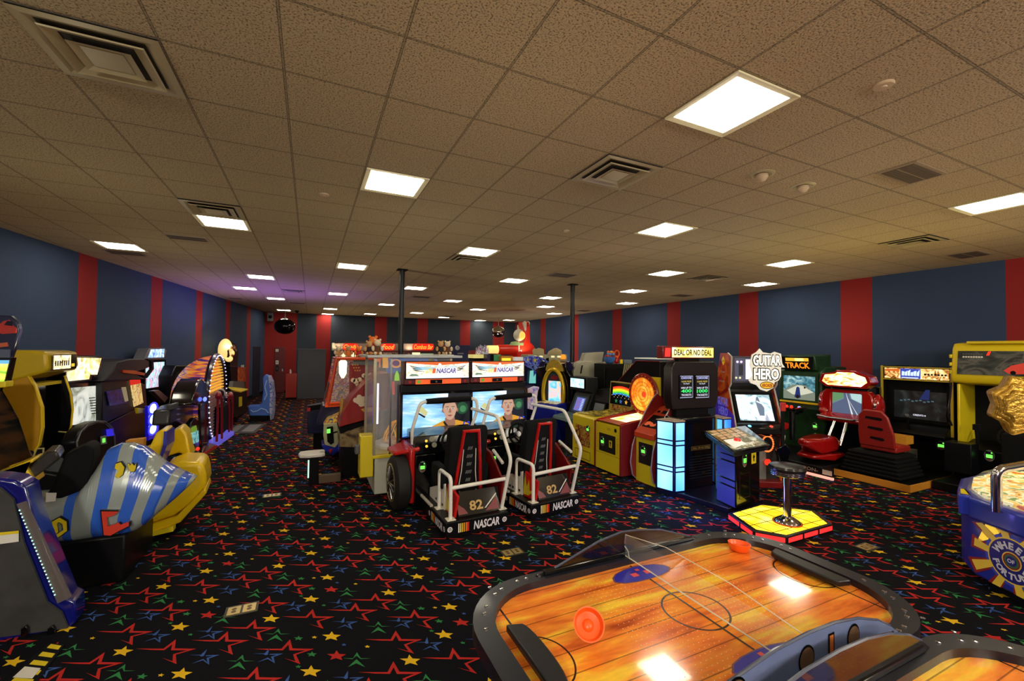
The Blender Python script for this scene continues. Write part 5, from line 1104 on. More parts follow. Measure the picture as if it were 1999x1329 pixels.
def token_cab():
    t = thing('video_cabinet', 'dark upright cabinet with small white-blue marquee and blue score screen', 'arcade machine', (5.35,8.15,0), -PI/2)
    B().profx([(.0,0),(.0,.56),(-.15,.64),(.1,.70),(.3,1.18),(.12,1.24),(.12,1.53),(.42,1.53),(.46,0)], -.33, .33, mat('cab_dark_teal', (26,29,29), .5)).build('cabinet', t, bevel=.01)
    F = frame((-.3,.10,1.27), (1,0,0), (0,0,1)); b = B(); b.rect(F, 0,0,.6,.24, BLKG, .0); b.rect(F, .03,.02,.57,.22, art('tok_marq', [(90,190,210),(200,240,245),(255,255,255)], 7, 1.2), .004); b.build('marquee', t, smooth=0)
    def dec(b, F, w, h):
        b.rect(F, w*.18,h*.1,w*.85,h*.9, glow('score_blue', (110,130,230), .8), .001)
        for k in range(8): b.rect(F, w*.25,h*(.16+.09*k),w*(.5+.03*(k%3)),h*(.19+.09*k), glow('score_red', (200,90,130), .7), .002); b.rect(F, w*.62,h*(.16+.09*k),w*.78,h*(.19+.09*k), glow('txt_white', (240,240,255), 1.1), .002)
    screen(t, frame((-.24,.085,.74), (1,0,0), (0,.2,.48)), .48, .38, glow('score_dark', (30,50,60), .6), .05, mat('cab_dark_teal', (40,44,44), .4), dec, depth=.02)
    B().profx([(-.35,.58),(-.32,.66),(.12,.72),(.1,.56)], -.34, .34, mat('console_teal', (84,110,112), .45)).build('control_panel', t, bevel=.02); return t
token_cab()
def mirror_game():
    t = thing('mirror_game', 'black game with tall gold oval mirror frame and bright picture inside', 'arcade machine', (5.32,8.98,0), math.radians(-66))
    wd = [(-.55,.9),(-.52,1.1),(-.40,1.35),(-.62,1.62),(-.5,1.70),(-.34,1.72),(-.30,1.82),(.30,1.82),(.34,1.66),(.46,1.5),(.5,1.2),(.48,.9),(.3,.0),(-.3,.0)]
    B().profy(wd, .06, .5, BLKG).build('cabinet', t, bevel=.02)
    F = frame((0,.05,1.1), (1,0,0), (0,0,1)); b = B(); pts = [(.30*math.cos(2*PI*k/40), .0, 1.10+.56*math.sin(2*PI*k/40)) for k in range(40)]; b.tube(pts, .048, mat('gold_frame', (225,185,30), .3, .3), 10, closed=True); b.build('oval_frame', t)
    b = B(); b.disc(F, 0,0,.28, mat('mirror_field', (60,70,80), .2), .0, 32, ry=.52); b.rect(F, -.17,-.30,.19,.28, art('mirror_picture', [(90,180,220),(150,225,240),(240,190,200),(250,230,140)], 4, 1.0), .01); b.disc(F, 0,.36,.12, mat('mirror_red', (150,40,50), .3), .004, 16, ry=.05); b.build('picture', t, smooth=0)
    b = B(); P = [(.25*math.cos(a), .25*math.sin(a)) for a in [PI*k/12 for k in range(13)]]; b.prism([(x,.02,1.62+y*1.1) for x, y in P], (0,.05,0), mat('gold_fan', (190,160,60), .35, .3, vary=.3)); b.build('fan_topper', t, smooth=0)
    for s, c in ((-1,-.40),(1,.36)):
        B().lathe((c,.1,1.74), [(.001,0),(.11,0),(.12,.03),(.11,.06),(.001,.06)], NAVY, 28, 'Y').build('round_lobe', t)
    B().profx([(-.35,.5),(-.38,.78),(-.3,.86),(.08,.9),(.1,.0),(-.1,.0)], -.34, .34, BLU).build('control_panel', t, bevel=.03)
    b = B(); b.rect(frame((-.3,-.3,.868), (1,0,0), (0,.38,.04)), 0,0,.6,.3, art('panel_gold', [(60,60,70),(200,170,70),(235,225,190)], 9, .15, const=True), .003); b.build('panel_print', t, smooth=0); return t
mirror_game()
# beige plastic shell of a game seen from behind, with a sweets display on the next cabinet
t = thing('simulator_back', 'beige moulded plastic cabinet back with a dark slot, beside the right column', 'arcade machine', (5.85,8.1,0)); bg = mat('beige_plastic', (178,174,150), .5, vary=.05)
slab(t, 'upper_shell', [(1143,689),(1179,687),(1175,708),(1137,707)], (.1,.3,0), bg, Y=8.66, bevel=.01)
slab(t, 'lower_shell', [(1121,756),(1120,722),(1128,709),(1142,704),(1177,706),(1171,730),(1163,750),(1158,759),(1150,757),(1143,752)], (.1,.4,0), bg, Y=8.6, bevel=.02, seg=3)
slab(t, 'dark_slot', [(1133,729),(1136,713),(1138,713),(1135,729)], (0,.02,0), BLKM, Y=8.585, smooth=0)
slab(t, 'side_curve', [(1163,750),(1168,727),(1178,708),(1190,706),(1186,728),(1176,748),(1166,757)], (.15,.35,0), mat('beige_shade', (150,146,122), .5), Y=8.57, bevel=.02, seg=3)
B().box((6.1,8.62,0), (6.7,9.0,1.3), BLKM).build('cabinet', t, world=True, bevel=.01)
cb_ = thing('storage_cabinet', 'matt black box cabinet under the sweets display', 'cabinet', (6.75,8.2,0)); pa, pb = PX(1180,710,Y=8.1), PX(1228,712,Y=8.1)
B().box((pa.x,8.1,0), (pb.x+.25,8.5,pa.z), BLK).build('cabinet_body', cb_, world=True, bevel=.008); B().box((pa.x+.04,8.085,.1), (pb.x-.02,8.1,pa.z-.1), BLKM).build('door', cb_, world=True, bevel=.004)
slat = thing('slatted_rack', 'pale slatted rack leaning behind the black box cabinet', 'rack', (6.9,7.3,0)); c0_ = PX(1214,742,Y=7.3)
for k in range(7):
    x = c0_.x+.05*k; B().prism([(x,7.3,c0_.z-.05+.02*k),(x+.018,7.3,c0_.z-.05+.02*k),(x+.10,7.3,pa.z+.02),(x+.08,7.3,pa.z+.02)], (0,.02,0), mat('slat_pale', (170,165,120), .5)).build('slat', slat, world=True, smooth=0)
B().box((c0_.x,7.32,0), (c0_.x+.45,7.42,c0_.z-.03), BLKM).build('rack_base', slat, world=True)
zt = pa.z
jr = PX(1190,705,Y=8.28); t = thing('lollipop_bowl', 'round blue bowl packed with red wrapped lollipops on the black cabinet', 'bowl', (jr.x,8.28,zt))
B().lathe((0,0,0), [(.06,0),(.10,.03),(.13,.10),(.135,.16),(.12,.16)], mat('blue_bowl', (70,120,190), .2, coat=.4), 24).build('bowl', t)
for k in range(14):
    a = k*2.4; r = .10*math.sqrt((k+.5)/14); p = (r*math.cos(a), r*math.sin(a), .17+.05*(k%3)); B().ball(p, .034, [mat('wrap_red', (205,60,40), .4), mat('wrap_blue', (90,140,200), .4), mat('wrap_orange', (225,130,50), .4)][k%3], 8, 6).build('lollipop', t)
pt = PX(1204,705,Y=8.28); t = thing('toy_figure', 'small red toy figure with an orange hoop beside the lollipop bowl', 'toy', (pt.x,8.28,zt))
b = B(); b.ball((0,0,.06), (.05,.04,.07), RED, 10, 8); b.ball((0,0,.15), .04, ORG, 10, 8); b.build('body', t); B().tube([(.07*math.cos(a), 0, .23+.08*math.sin(a)) for a in [2*PI*k/20 for k in range(20)]], .014, ORG, 6, closed=True).build('hoop', t)
pt = PX(1221,705,Y=8.28); tag(B().box((pt.x-.11,8.2,zt), (pt.x+.13,8.4,zt+.09), mat('grey_carton', (110,120,125), .6, vary=.2)).build('carton', bevel=.004), 'flat grey carton right of the red toy figure', 'box')
pt = PX(1212,705,Y=8.17); tag(B().box((pt.x-.03,8.16,zt), (pt.x+.05,8.18,zt+.10), YEL).build('price_card', bevel=.002), 'small yellow card standing between the toy figure and the carton', 'card')
# ---------------------------------------------------------------- left side machines
def side_machine():
    t = thing('cockpit_side', 'dark scuffed cockpit side with glossy blue edge and row of tiny lights, bottom left', 'arcade machine', (-1.8,4.4,0)); Y = 4.35
    o = [(-60,930),(0,934),(30,938),(52,952),(66,1010),(132,1170),(146,1176),(148,1214),(132,1232),(60,1244),(-60,1262)]
    slab(t, 'edge_shell', o, (-.02,.22,0), mat('gloss_blue_edge', (14,20,110), .15, coat=.7), Y=Y, bevel=.02, seg=3)
    i_ = [(-60,950),(0,952),(26,975),(46,1060),(92,1176),(120,1196),(132,1226),(60,1236),(-60,1252)]
    slab(t, 'scuffed_panel', i_, (0,.02,0), mat('scuffed_grey', (52,52,50), .55, vary=.8, scale=7), Y=Y-.03, smooth=0)
    slab(t, 'clear_strip', [(32,984),(50,978),(140,1165),(112,1178)], (0,.01,0), mat('smoky_strip', (120,110,100), .1, alpha=.55), Y=Y-.045, smooth=0)
    b = B()
    for k in range(26): p = PX(38+k*2.75, 996+k*6.6, Y=Y-.05); b.ball(p, .0045, glow('led_cyan', (170,255,235), 3), 6, 4)
    b.build('light_row', t, world=True)['kind'] = 'stuff'
    slab(t, 'warning_label', [(-30,1042),(36,1036),(36,1057),(-30,1066)], (0,.004,0), WHT, Y=Y-.045, smooth=0); slab(t, 'label_header', [(-30,1042),(36,1036),(36,1041),(-30,1048)], (0,.004,0), YEL2, Y=Y-.05, smooth=0)
    for u in (46,98): slab(t, 'latch', [(u-6,1244),(u-6,1228),(u+4,1222),(u+8,1228),(u+8,1240)], (0,.03,0), BLKG, Y=Y-.06, bevel=.004)
    return t
side_machine()
m_ = thing('hazard_mat', 'black floor strip with yellow hazard bars at the bottom left corner', 'floor mat', tuple(PX(70,1295,Z=0)))
q = [PX(u,v,Z=.012) for u, v in ((94,1255),(127,1257),(60,1345),(-10,1345))]; B().prism(q, (0,0,-.011), BLK).build('mat_base', m_, world=True, smooth=0)
A, Bq, Cq, Dq = q; L_ = lambda s, r: (A.lerp(Dq, r)).lerp(Bq.lerp(Cq, r), s) + Vector((0,0,.002))
for k in range(5):
    r0 = .02+.19*k; B().poly([L_(.22,r0), L_(.88,r0+.03), L_(.88,r0+.13), L_(.22,r0+.10)], YEL2).build('yellow_bar', m_, world=True, smooth=0)
B().poly([L_(.15,.55)+Vector((0,0,.001)), L_(.8,.58)+Vector((0,0,.001)), L_(.8,.80)+Vector((0,0,.001)), L_(.15,.78)+Vector((0,0,.001))], WHT).build('notice', m_, world=True, smooth=0)
def striped_ride():
    t = thing('striped_ride', 'blue and silver striped ride pod with painted toy symbols on a black pedestal', 'ride pod', (-1.75,5.2,0))
    bl, gr = mat('ride_blue', (52,100,205), .2, coat=.6), mat('ride_silver', (160,170,165), .22, coat=.5, metal=.2)
    #  x, top, bottom
    prof = [(-2.35,.80,.48),(-2.09,.79,.42),(-1.93,.82,.40),(-1.80,.86,.38),(-1.72,1.02,.375),(-1.66,1.16,.37),(-1.58,1.20,.37),(-1.50,1.19,.37),(-1.42,1.15,.375),(-1.34,1.06,.40),(-1.27,.97,.44),(-1.20,.91,.50),(-1.13,.87,.57),(-1.07,.84,.65),(-1.02,.82,.74),(-1.0,.81,.79)]
    P = []
    for i in range(len(prof)-1):
        a, c = prof[i], prof[i+1]
        for k in range(4): P.append(tuple(a[j]+(c[j]-a[j])*k/4 for j in range(3)))
    P.append(prof[-1]); b = B(); rings = []
    for x, zt, zb in P:
        w = .27*min(1, ((-.96-x)/.25)**.6) if x > -1.2 else .27; ring = []
        for j in range(20):
            a = 2*PI*j/20; cy, cz = math.cos(a), math.sin(a); e = .55
            y = 5.22 + w*abs(cy)**e*(1 if cy > 0 else -1); zm = (zt+zb)/2 + (.0); h = (zt-zb)/2; z = zm + h*abs(cz)**.6*(1 if cz > 0 else -1)
            if z > .85: y = 5.22 + (y-5.22)*(1-.55*(z-.85)/.4)
            f = max(0, min(1, (x+2.0)/.9)); ring.append((x + .16*f*(z-.98) + .03*math.sin(9*z)*f, y, z))
        rings.append(ring)
    cuts = [-1.88,-1.82,-1.66,-1.575,-1.465,-1.37,-1.27,-1.19,-1.12,-1.04,-.99]
    for i in range(len(rings)-1):
        k = sum(1 for c in cuts if P[i][0] >= c); b.loft([rings[i], rings[i+1]], bl if k % 2 else gr, caps=(i in (0, len(rings)-2)))
    b.build('hull', t, world=True, smooth=60)
    Yf = 4.925; F = frame((0,Yf,0), (1,0,0), (0,0,1))
    def sym(name, pts, m, d=.0, Y=Yf, o=BLK): 
        pp = [PX(u,v,Y=Y) for u, v in pts]; c = sum(pp, Vector())/len(pp); b = B(); b.prism([c+(p-c)*1.10+Vector((0,.0,0)) for p in pp], (0,.03,0), o); b.prism([p-Vector((0,.004,0)) for p in pp], (0,.02,0), m); b.build(name, t, world=True, smooth=0)
    sym('red_symbol', [(198,998),(232,998),(222,1006),(208,1010),(210,1028),(232,1020),(236,1024),(252,1018),(252,1026),(232,1036),(216,1045),(203,1044)], mat('symbol_red', (205,60,40), .3))
    sym('yellow_symbol', [(98,1053),(104,1030),(102,1018),(116,1010),(130,1018),(131,1036),(112,1050),(106,1046),(124,1034),(122,1022),(114,1018),(110,1024),(112,1040)], YEL2)
    sym('yellow_star', [(70,1022),(76,1018),(80,1024),(88,1024),(82,1030),(78,1036),(72,1030)], YEL2)
    sym('sun_symbol', [(226,905),(236,902),(243,912),(240,926),(230,934),(225,928),(232,918),(224,914)], YEL2, Y=4.99)
    sym('crown_symbol', [(250,905),(254,909),(258,904),(262,909),(266,904),(265,914),(262,920),(255,920),(251,914)], YEL2, Y=4.99)
    slab(t, 'warning_label', [(90,962),(110,962),(108,978),(89,980)], (0,.004,0), WHT, Y=4.90, smooth=0)
    slab(t, 'seat', [(86,972),(100,950),(126,888),(168,868),(183,874),(182,900),(172,940),(165,955),(120,975)], (-.05,.3,0), BLKM, Y=5.0, bevel=.03, seg=3)
    slab(t, 'console', [(40,925),(92,882),(112,880),(118,896),(60,938)], (-.1,.35,0), mat('console_dark', (52,50,46), .35, coat=.3, vary=.4), Y=5.4, bevel=.02)
    slab(t, 'throttle_pod', [(178,915),(205,908),(206,930),(184,938)], (0,.14,0), mat('olive_pod', (120,116,70), .35, coat=.3), Y=5.25, bevel=.03, seg=3)
    B().box((-2.3,4.98,0), (-1.46,5.75,.42), BLK).build('pedestal', t, world=True, bevel=.02)
    slab(t, 'yellow_scoop', [(-30,935),(62,896),(66,902),(20,918),(52,914),(60,925),(68,945),(40,950),(-30,960)], (-.05,.3,0), YEL, Y=5.35, bevel=.03, seg=3)
    b = B(); b.tube([(-2.1,5.6,.9),(-2.0,5.5,1.0),(-1.9,5.45,.95)], .008, YEL2, 6); b.build('thin_rail', t, world=True)
    return t
striped_ride()
def yellow_ride():
    t = thing('yellow_ride', 'bright yellow ride pod with tall fin seat behind the striped pod', 'ride pod', (-1.45,6.1,0))
    slab(t, 'nose', [(306,930),(322,912),(352,901),(395,902),(401,925),(403,945),(396,958),(372,985),(340,1008),(300,1022),(276,1024),(296,990)], (-.04,.55,0), YEL, Y=5.95, bevel=.06, seg=4)
    slab(t, 'lower_lip', [(268,1040),(300,1022),(345,1008),(400,952),(404,962),(352,1020),(290,1044)], (-.04,.5,0), YEL, Y=5.93, bevel=.02, seg=3)
    slab(t, 'fin_seat', [(268,884),(292,872),(304,846),(312,840),(325,838),(326,868),(318,888),(308,912),(300,915),(280,900)], (-.02,.34,0), YEL, Y=6.05, bevel=.05, seg=3)
    slab(t, 'fin_edge', [(320,842),(326,842),(326,870),(316,895),(306,916),(302,912),(312,890),(318,868)], (0,.3,0), mat('fin_blue', (60,60,160), .25, coat=.4, vary=.5, scale=15), Y=6.03, smooth=0)
    slab(t, 'rear_shell', [(326,862),(334,845),(352,834),(364,846),(370,878),(376,892),(368,894),(350,884),(330,890),(318,896)], (-.04,.4,0), YEL, Y=6.6, bevel=.05, seg=4)
    slab(t, 'cone', [(311,904),(332,908),(334,914),(312,922)], (0,.12,0), mat('cone_orange', (235,160,30), .3, coat=.3), Y=6.1, bevel=.02)
    slab(t, 'ochre_box', [(245,860),(280,856),(279,874),(246,876)], (0,.12,0), mat('ochre_box', (220,150,40), .5), Y=7.0, bevel=.004)
    slab(t, 'pedestal', [(285,1040),(350,1010),(352,1040),(300,1062),(250,1060)], (-.02,.5,0), BLK, Y=6.1, bevel=.01); B().box((-1.95,6.05,0), (-1.5,6.7,.3), BLKM).build('base', t, world=True, bevel=.01)
    slab(t, 'yellow_skirt', [(283,1043),(338,1027),(338,1037),(283,1050)], (0,.1,0), YEL2, Y=5.9, smooth=0)
    return t
yellow_ride()
def hood_cab():
    t = thing('yellow_hood_cabinet', 'large yellow hooded cabinet with curved yellow sides and small lit marquee', 'arcade machine', (-3.4,7.35,0)); hy = mat('hood_yellow', (205,172,24), .35, coat=.2, vary=.06)
    b = B(); sec = [(-2.85,1.78),(-2.82,1.84),(-2.84,2.02),(-2.95,2.04),(-4.0,2.04),(-4.0,1.6),(-3.3,1.62)]
    b.prism([(x,6.98,z) for x, z in sec], (0,.76,0), hy); b.build('hood', t, world=True, bevel=.03, seg=3)
    F = frame((-2.825,7.06,1.80), (0,1,0), (0,0,1)); F = (F[0],F[1],F[2],Vector((1,0,0))); b = B(); b.rect(F, .0,.0,.58,.19, BLKG, .016); b.rect(F, .01,.01,.42,.18, art('hood_marquee', [(120,90,40),(250,225,170),(255,255,245)], 9, 1.2, const=True), .02)
    for k in range(7): b.rect(F, .03+.052*k,.05,.06+.052*k,.115, mat('mq_ink', (60,50,40), .5), .023)
    b.rect(F, .44,.03,.52,.07, glow('mq_yellow', (250,215,60), 1.0), .02); b.build('marquee', t, world=True, smooth=0)
    slab(t, 'near_side', [(23,697),(45,722),(66,755),(79,795),(80,835),(74,868),(66,880),(56,878),(48,850),(36,815),(20,787),(5,762),(8,750)], (.0,.035,0), mat('ochre_side', (196,142,20), .4, vary=.05), Y=7.0, smooth=0)
    slab(t, 'near_edge', [(22,694),(46,718),(68,752),(82,795),(83,835),(76,870),(66,883),(66,880),(74,868),(80,835),(79,795),(66,755),(45,722),(23,697)], (.0,.05,0), YEL, Y=6.99, smooth=0)
    slab(t, 'far_side', [(118,735),(128,735),(139,770),(142,800),(138,830),(132,852),(118,862)], (.0,.035,0), BLK, Y=7.72, smooth=0); b = B(); b.tube([PX(u,v,Y=7.72) for u, v in ((126,733),(138,768),(142,800),(139,830),(132,852))], .012, YEL, 6); b.build('far_edge', t, world=True)
    slab(t, 'painted_side', [(-40,758),(4,764),(20,789),(36,817),(48,852),(57,882),(66,900),(20,925),(-40,935)], (0,.03,0), art('mural_print', [(20,20,18),(52,52,46),(120,80,50),(40,44,40)], 2.2, 0), Y=7.03, smooth=0)
    B().box((-3.9,7.07,.0), (-3.12,7.70,1.7), BLKM).build('cabinet', t, world=True, bevel=.01); B().box((-3.12,7.05,1.60), (-2.98,7.72,1.64), YEL2).build('screen_bar', t, world=True)
    F = frame((-3.11,7.08,.95), (0,1,0), (0,0,1)); F = (F[0],F[1],F[2],Vector((1,0,0))); b = B(); b.rect(F, .0,.0,.58,.64, mat('screen_off', (10,10,14), .1), .0)
    for k in range(6): b.rect(F, .05,.20+.035*k,.32-.02*(k%3),.212+.035*k, glow('scroll_text', (200,190,150), .7), .004)
    for k, c in enumerate([(250,90,110),(250,200,150),(200,80,40)]): b.disc(F, .10+.05*k, .52-.02*k, .02, glow('blip%d' % k, c, .8), .004, 8, ry=.05)
    b.rect(F, .03,.08,.22,.13, glow('logo_cyan', (80,170,240), 1.0), .004); b.build('screen', t, world=True, smooth=0)
    b = B(); b.tube([(-2.95,7.0,.70),(-2.9,7.0,.88),(-2.84,7.0,.88),(-2.84,7.0,.72)], .009, mat('pale_rail', (205,190,120), .4), 6); b.tube([(-2.95,7.6,.98),(-2.8,7.72,.93),(-2.8,7.72,.70)], .009, mat('pale_rail', (205,190,120), .4), 6); b.build('hand_rail', t, world=True)
    b = B(); b.loft([[(-3.1,7.05,.3),(-3.1,7.7,.3),(-3.1,7.7,.7),(-3.1,7.05,.7)],[(-2.6,7.1,.3),(-2.6,7.65,.3),(-2.6,7.65,.5),(-2.6,7.1,.5)]], BLK); b.build('seat_console', t, world=True, bevel=.04)
    return t
hood_cab()
t = thing('racing_cabinet', 'dark cabinet with red sports car artwork board, cut off by the left edge', 'arcade machine', (-3.0,5.6,0))
slab(t, 'art_board', [(-60,612),(20,616),(34,628),(38,645),(30,672),(20,700),(-60,702)], (0,.06,0), mat('board_navy', (24,30,58), .3, coat=.3), Y=5.5, bevel=.01)
for nm, P, m in (('red_car', [(-10,640),(6,627),(18,624),(26,636),(32,640),(31,650),(4,652),(-10,646)], mat('car_red', (180,50,40), .3)), ('car_window', [(8,634),(14,626),(22,627),(24,636)], BLKG), ('orange_print', [(-20,672),(14,668),(16,676),(-20,680)], mat('print_orange', (190,90,50), .4)), ('pale_print', [(-20,682),(20,682),(19,698),(-20,698)], mat('print_grey', (80,90,110), .4))):
    slab(t, nm, P, (0,.01,0), m, Y=5.49 if nm != 'car_window' else 5.48, smooth=0)
slab(t, 'screen_bezel', [(-60,698),(22,698),(10,752),(-60,752)], (0,.08,0), BLKG, Y=5.46, smooth=0); slab(t, 'screen', [(-60,703),(17,703),(7,745),(-60,745)], (0,.01,0), art('lime_screen', [(90,190,60),(240,235,90),(250,250,140)], 4, 1.0, (1,1,2)), Y=5.45, smooth=0)
slab(t, 'screen_sky', [(-60,703),(17,703),(15,710),(-60,709)], (0,.01,0), glow('sky_cyan', (120,200,240), 1), Y=5.445, smooth=0); slab(t, 'yellow_shelf', [(-60,750),(11,744),(10,756),(-60,762)], (0,.12,0), YEL2, Y=5.4, bevel=.006)
B().box((-3.9,5.56,0), (PX(0,800,Y=6.3).x,6.3,1.75), mat('cab_olive', (44,46,40), .4, vary=.5, scale=4)).build('cabinet', t, world=True, bevel=.01)
def gallery():
    t = thing('screen_cabinet', 'cabinet with wide bright white map screen and tilted picture marquee', 'arcade machine', (-3.45,8.6,0)); X = -3.05
    B().box((-3.8,8.0,0), (X-.02,9.1,1.95), BLK).build('cabinet', t, world=True, bevel=.01)
    slab(t, 'screen_bezel', [(134,750),(201,745),(202,828),(134,838)], (-.04,0,0), BLKG, X=X+.01, smooth=0)
    slab(t, 'screen', [(139,757),(199,752),(200,821),(139,830)], (-.01,0,0), art('map_screen', [(120,125,105),(205,212,205),(238,240,225)], 2.6, .85, (1,1,1), 2.5, 5), X=X+.02, smooth=0)
    for k in range(7): slab(t, 'screen_print', [(174+.8*k,776+5*k),(186+.8*k,775+5*k),(186+.8*k,777+5*k),(174+.8*k,778+5*k)], (-.003,0,0), mat('print_dim', (110,120,120), .5), X=X+.024, smooth=0)
    slab(t, 'marquee', [(130,700),(146,695),(201,697),(192,734),(180,733),(178,742),(128,748)], (-.1,0,0), BLKG, X=X+.06, smooth=0); slab(t, 'marquee_art', [(134,703),(147,698),(198,699),(190,731),(176,731),(174,740),(132,744)], (-.01,0,0), art('desert_art', [(120,130,60),(245,225,150),(255,255,240),(210,240,230)], 5, 1.25), X=X+.07, smooth=0)
    return t
gallery()
def domepod():
    t = thing('dome_pod', 'rounded black seat pod with a thin grey rim and green card reader', 'ride pod', (-2.5,7.25,0)); P = [(152,885),(150,862),(158,842),(172,828),(190,821),(206,823),(218,834),(224,852),(225,885),(222,930),(160,930)]
    slab(t, 'shell', P, (-.14,0,0), BLK, X=-2.35, bevel=.03, seg=3); b = B(); b.tube([PX(u,v,X=-2.34) for u, v in P[:9]], .008, GRY, 6); b.build('rim', t, world=True)
    slab(t, 'shell_side', [(135,850),(158,842),(175,827),(150,862),(150,900),(135,900)], (0,.3,0), mat('pod_teal', (60,76,72), .4), Y=6.9, bevel=.03); slab(t, 'violet_light', [(207,838),(221,836),(222,850),(208,852)], (.004,0,0), glow('pod_violet', (50,40,220), .9), X=-2.34, smooth=0)
    slab(t, 'card_reader', [(195,852),(205,850),(206,866),(196,868)], (.012,0,0), mat('reader_shell', (120,130,118), .4), X=-2.34, bevel=.003); slab(t, 'reader_display', [(200,856),(205,855),(205,863),(200,864)], (.003,0,0), GRN, X=-2.326, smooth=0)
    return t
domepod()
def gun_game():
    t = thing('shooting_game', 'black shooting game with jagged purple hood and comic art side panel', 'arcade machine', (-3.1,9.9,0)); X = -2.95
    slab(t, 'body', [(200,745),(212,738),(262,742),(284,750),(288,795),(262,800),(200,830)], (-.6,0,0), mat('gun_body', (10,10,13), .5), X=X, bevel=.02)
    slab(t, 'hood', [(203,744),(222,722),(228,706),(254,700),(288,700),(302,712),(280,722),(262,728),(286,740),(250,742)], (-.5,0,0), mat('hood_purple_black', (18,12,30), .55, vary=.8, scale=8), X=X+.05, bevel=.02)
    slab(t, 'hood_stripe', [(240,722),(262,723),(283,728),(284,733),(262,730),(240,727)], (-.02,0,0), RED, X=X+.07, smooth=0)
    slab(t, 'side_art', [(254,741),(274,741),(280,786),(262,794)], (-.01,0,0), art('comic_art', [(110,60,40),(230,190,110),(250,225,150),(120,40,40)], 9, .6), X=X+.03, smooth=0); slab(t, 'side_title', [(254,741),(274,741),(275,748),(255,752)], (-.01,0,0), glow('title_red', (230,30,20), .8), X=X+.035, smooth=0)
    slab(t, 'side_screen', [(208,764),(238,758),(246,782),(250,786),(214,792)], (-.01,0,0), art('blue_dots', [(12,14,50),(30,36,110),(14,16,60)], 9, .25, const=True), X=X+.02, smooth=0); slab(t, 'glowing_bar', [(238,756),(246,755),(251,782),(245,784)], (-.01,0,0), mat('ivory_bar', (190,180,140), .4, emit=.2), X=X+.03, smooth=0)
    slab(t, 'yellow_arm', [(269,796),(298,798),(300,801),(298,804),(271,807)], (-.05,0,0), YEL2, X=X+.25, bevel=.008); slab(t, 'base', [(205,830),(262,800),(290,800),(296,850),(290,880),(210,870)], (-.5,0,0), BLK, X=X, bevel=.01)
    slab(t, 'gun_mount', [(286,700),(300,702),(301,720),(288,738),(284,736),(296,720),(296,706)], (-.04,0,0), BLKM, X=X+.3, bevel=.006)
    return t
gun_game()
def dance_game():
    t = thing('dance_game', 'dance style game with bright comic screen, tilted lit marquee and glowing blue speakers', 'arcade machine', (-3.1,11.3,0)); X = -3.2
    slab(t, 'screen_bezel', [(283,702),(324,701),(324,758),(283,766)], (-.3,0,0), BLKG, X=X, bevel=.01); slab(t, 'screen', [(286,708),(321,706),(320,753),(287,758)], (-.01,0,0), art('comic_screen', [(90,70,190),(240,240,250),(120,220,230),(240,120,170),(250,250,255)], 5, 1.1), X=X+.01, smooth=0)
    slab(t, 'marquee', [(282,701),(291,680),(322,679),(325,684),(321,700)], (-.2,0,0), mat('marquee_shell', (110,110,120), .4), X=X+.02, bevel=.01); slab(t, 'marquee_art', [(290,698),(296,682),(321,681),(320,697)], (-.01,0,0), art('icy_art', [(50,60,200),(140,190,250),(255,255,255)], 7, 1.4), X=X+.03, smooth=0)
    slab(t, 'red_lamp', [(322,747),(326,746),(326,757),(322,758)], (-.02,0,0), REDG, X=X+.02, smooth=0)
    slab(t, 'cabinet', [(296,762),(325,757),(330,850),(296,866)], (-.25,0,0), BLK, X=X, bevel=.01); slab(t, 'button_shelf', [(300,763),(311,761),(329,776),(322,786)], (-.1,0,0), mat('shelf_grey', (90,95,95), .35), X=X+.25, bevel=.01)
    slab(t, 'speaker_column', [(289,792),(310,790),(311,852),(290,860)], (-.05,0,0), mat('speaker_blue', (14,14,90), .3, emit=.25, ecol=(30,20,255)), X=-2.62, bevel=.01)
    for v in (797,818,837):
        c = PX(299,v,X=-2.6); b = B(); b.tube([c+Vector((.0,.24*math.cos(a),.075*math.sin(a)*1.4)) for a in [2*PI*k/20 for k in range(20)]], .012, glow('ring_blue', (60,60,255), 1.5), 6, closed=True); b.build('speaker_ring', t, world=True)
        b = B(); b.ball(c, (.02,.17,.085), glow('speaker_glow', (190,220,255), 3.5), 14, 8); b.build('speaker_light', t, world=True)
    return t
dance_game()
point_lamp('blue_speaker_lamp', (-2.3,10.9,.7), (.12,.1,1), 5, .08); point_lamp('violet_lamp', (-.9,14.4,1.5), (.30,.15,1), 270, .03, 2.6, (-.9,14.4,4))
t = thing('video_cabinet', 'plain black upright cabinet with no lights, left of the striped tunnel game', 'arcade machine', (-3.2,13.6,0)); slab(t, 'cabinet', [(335,733),(344,713),(372,713),(372,860),(335,850)], (-.25,0,0), BLK, X=-2.9, bevel=.02)
slab(t, 'screen_recess', [(338,745),(345,725),(368,725),(368,790),(339,790)], (.01,0,0), BLKM, X=-2.9, smooth=0); B().box((-3.2,11.6,0), (-2.8,12.6,.35), BLKM).build('base', t, world=True)
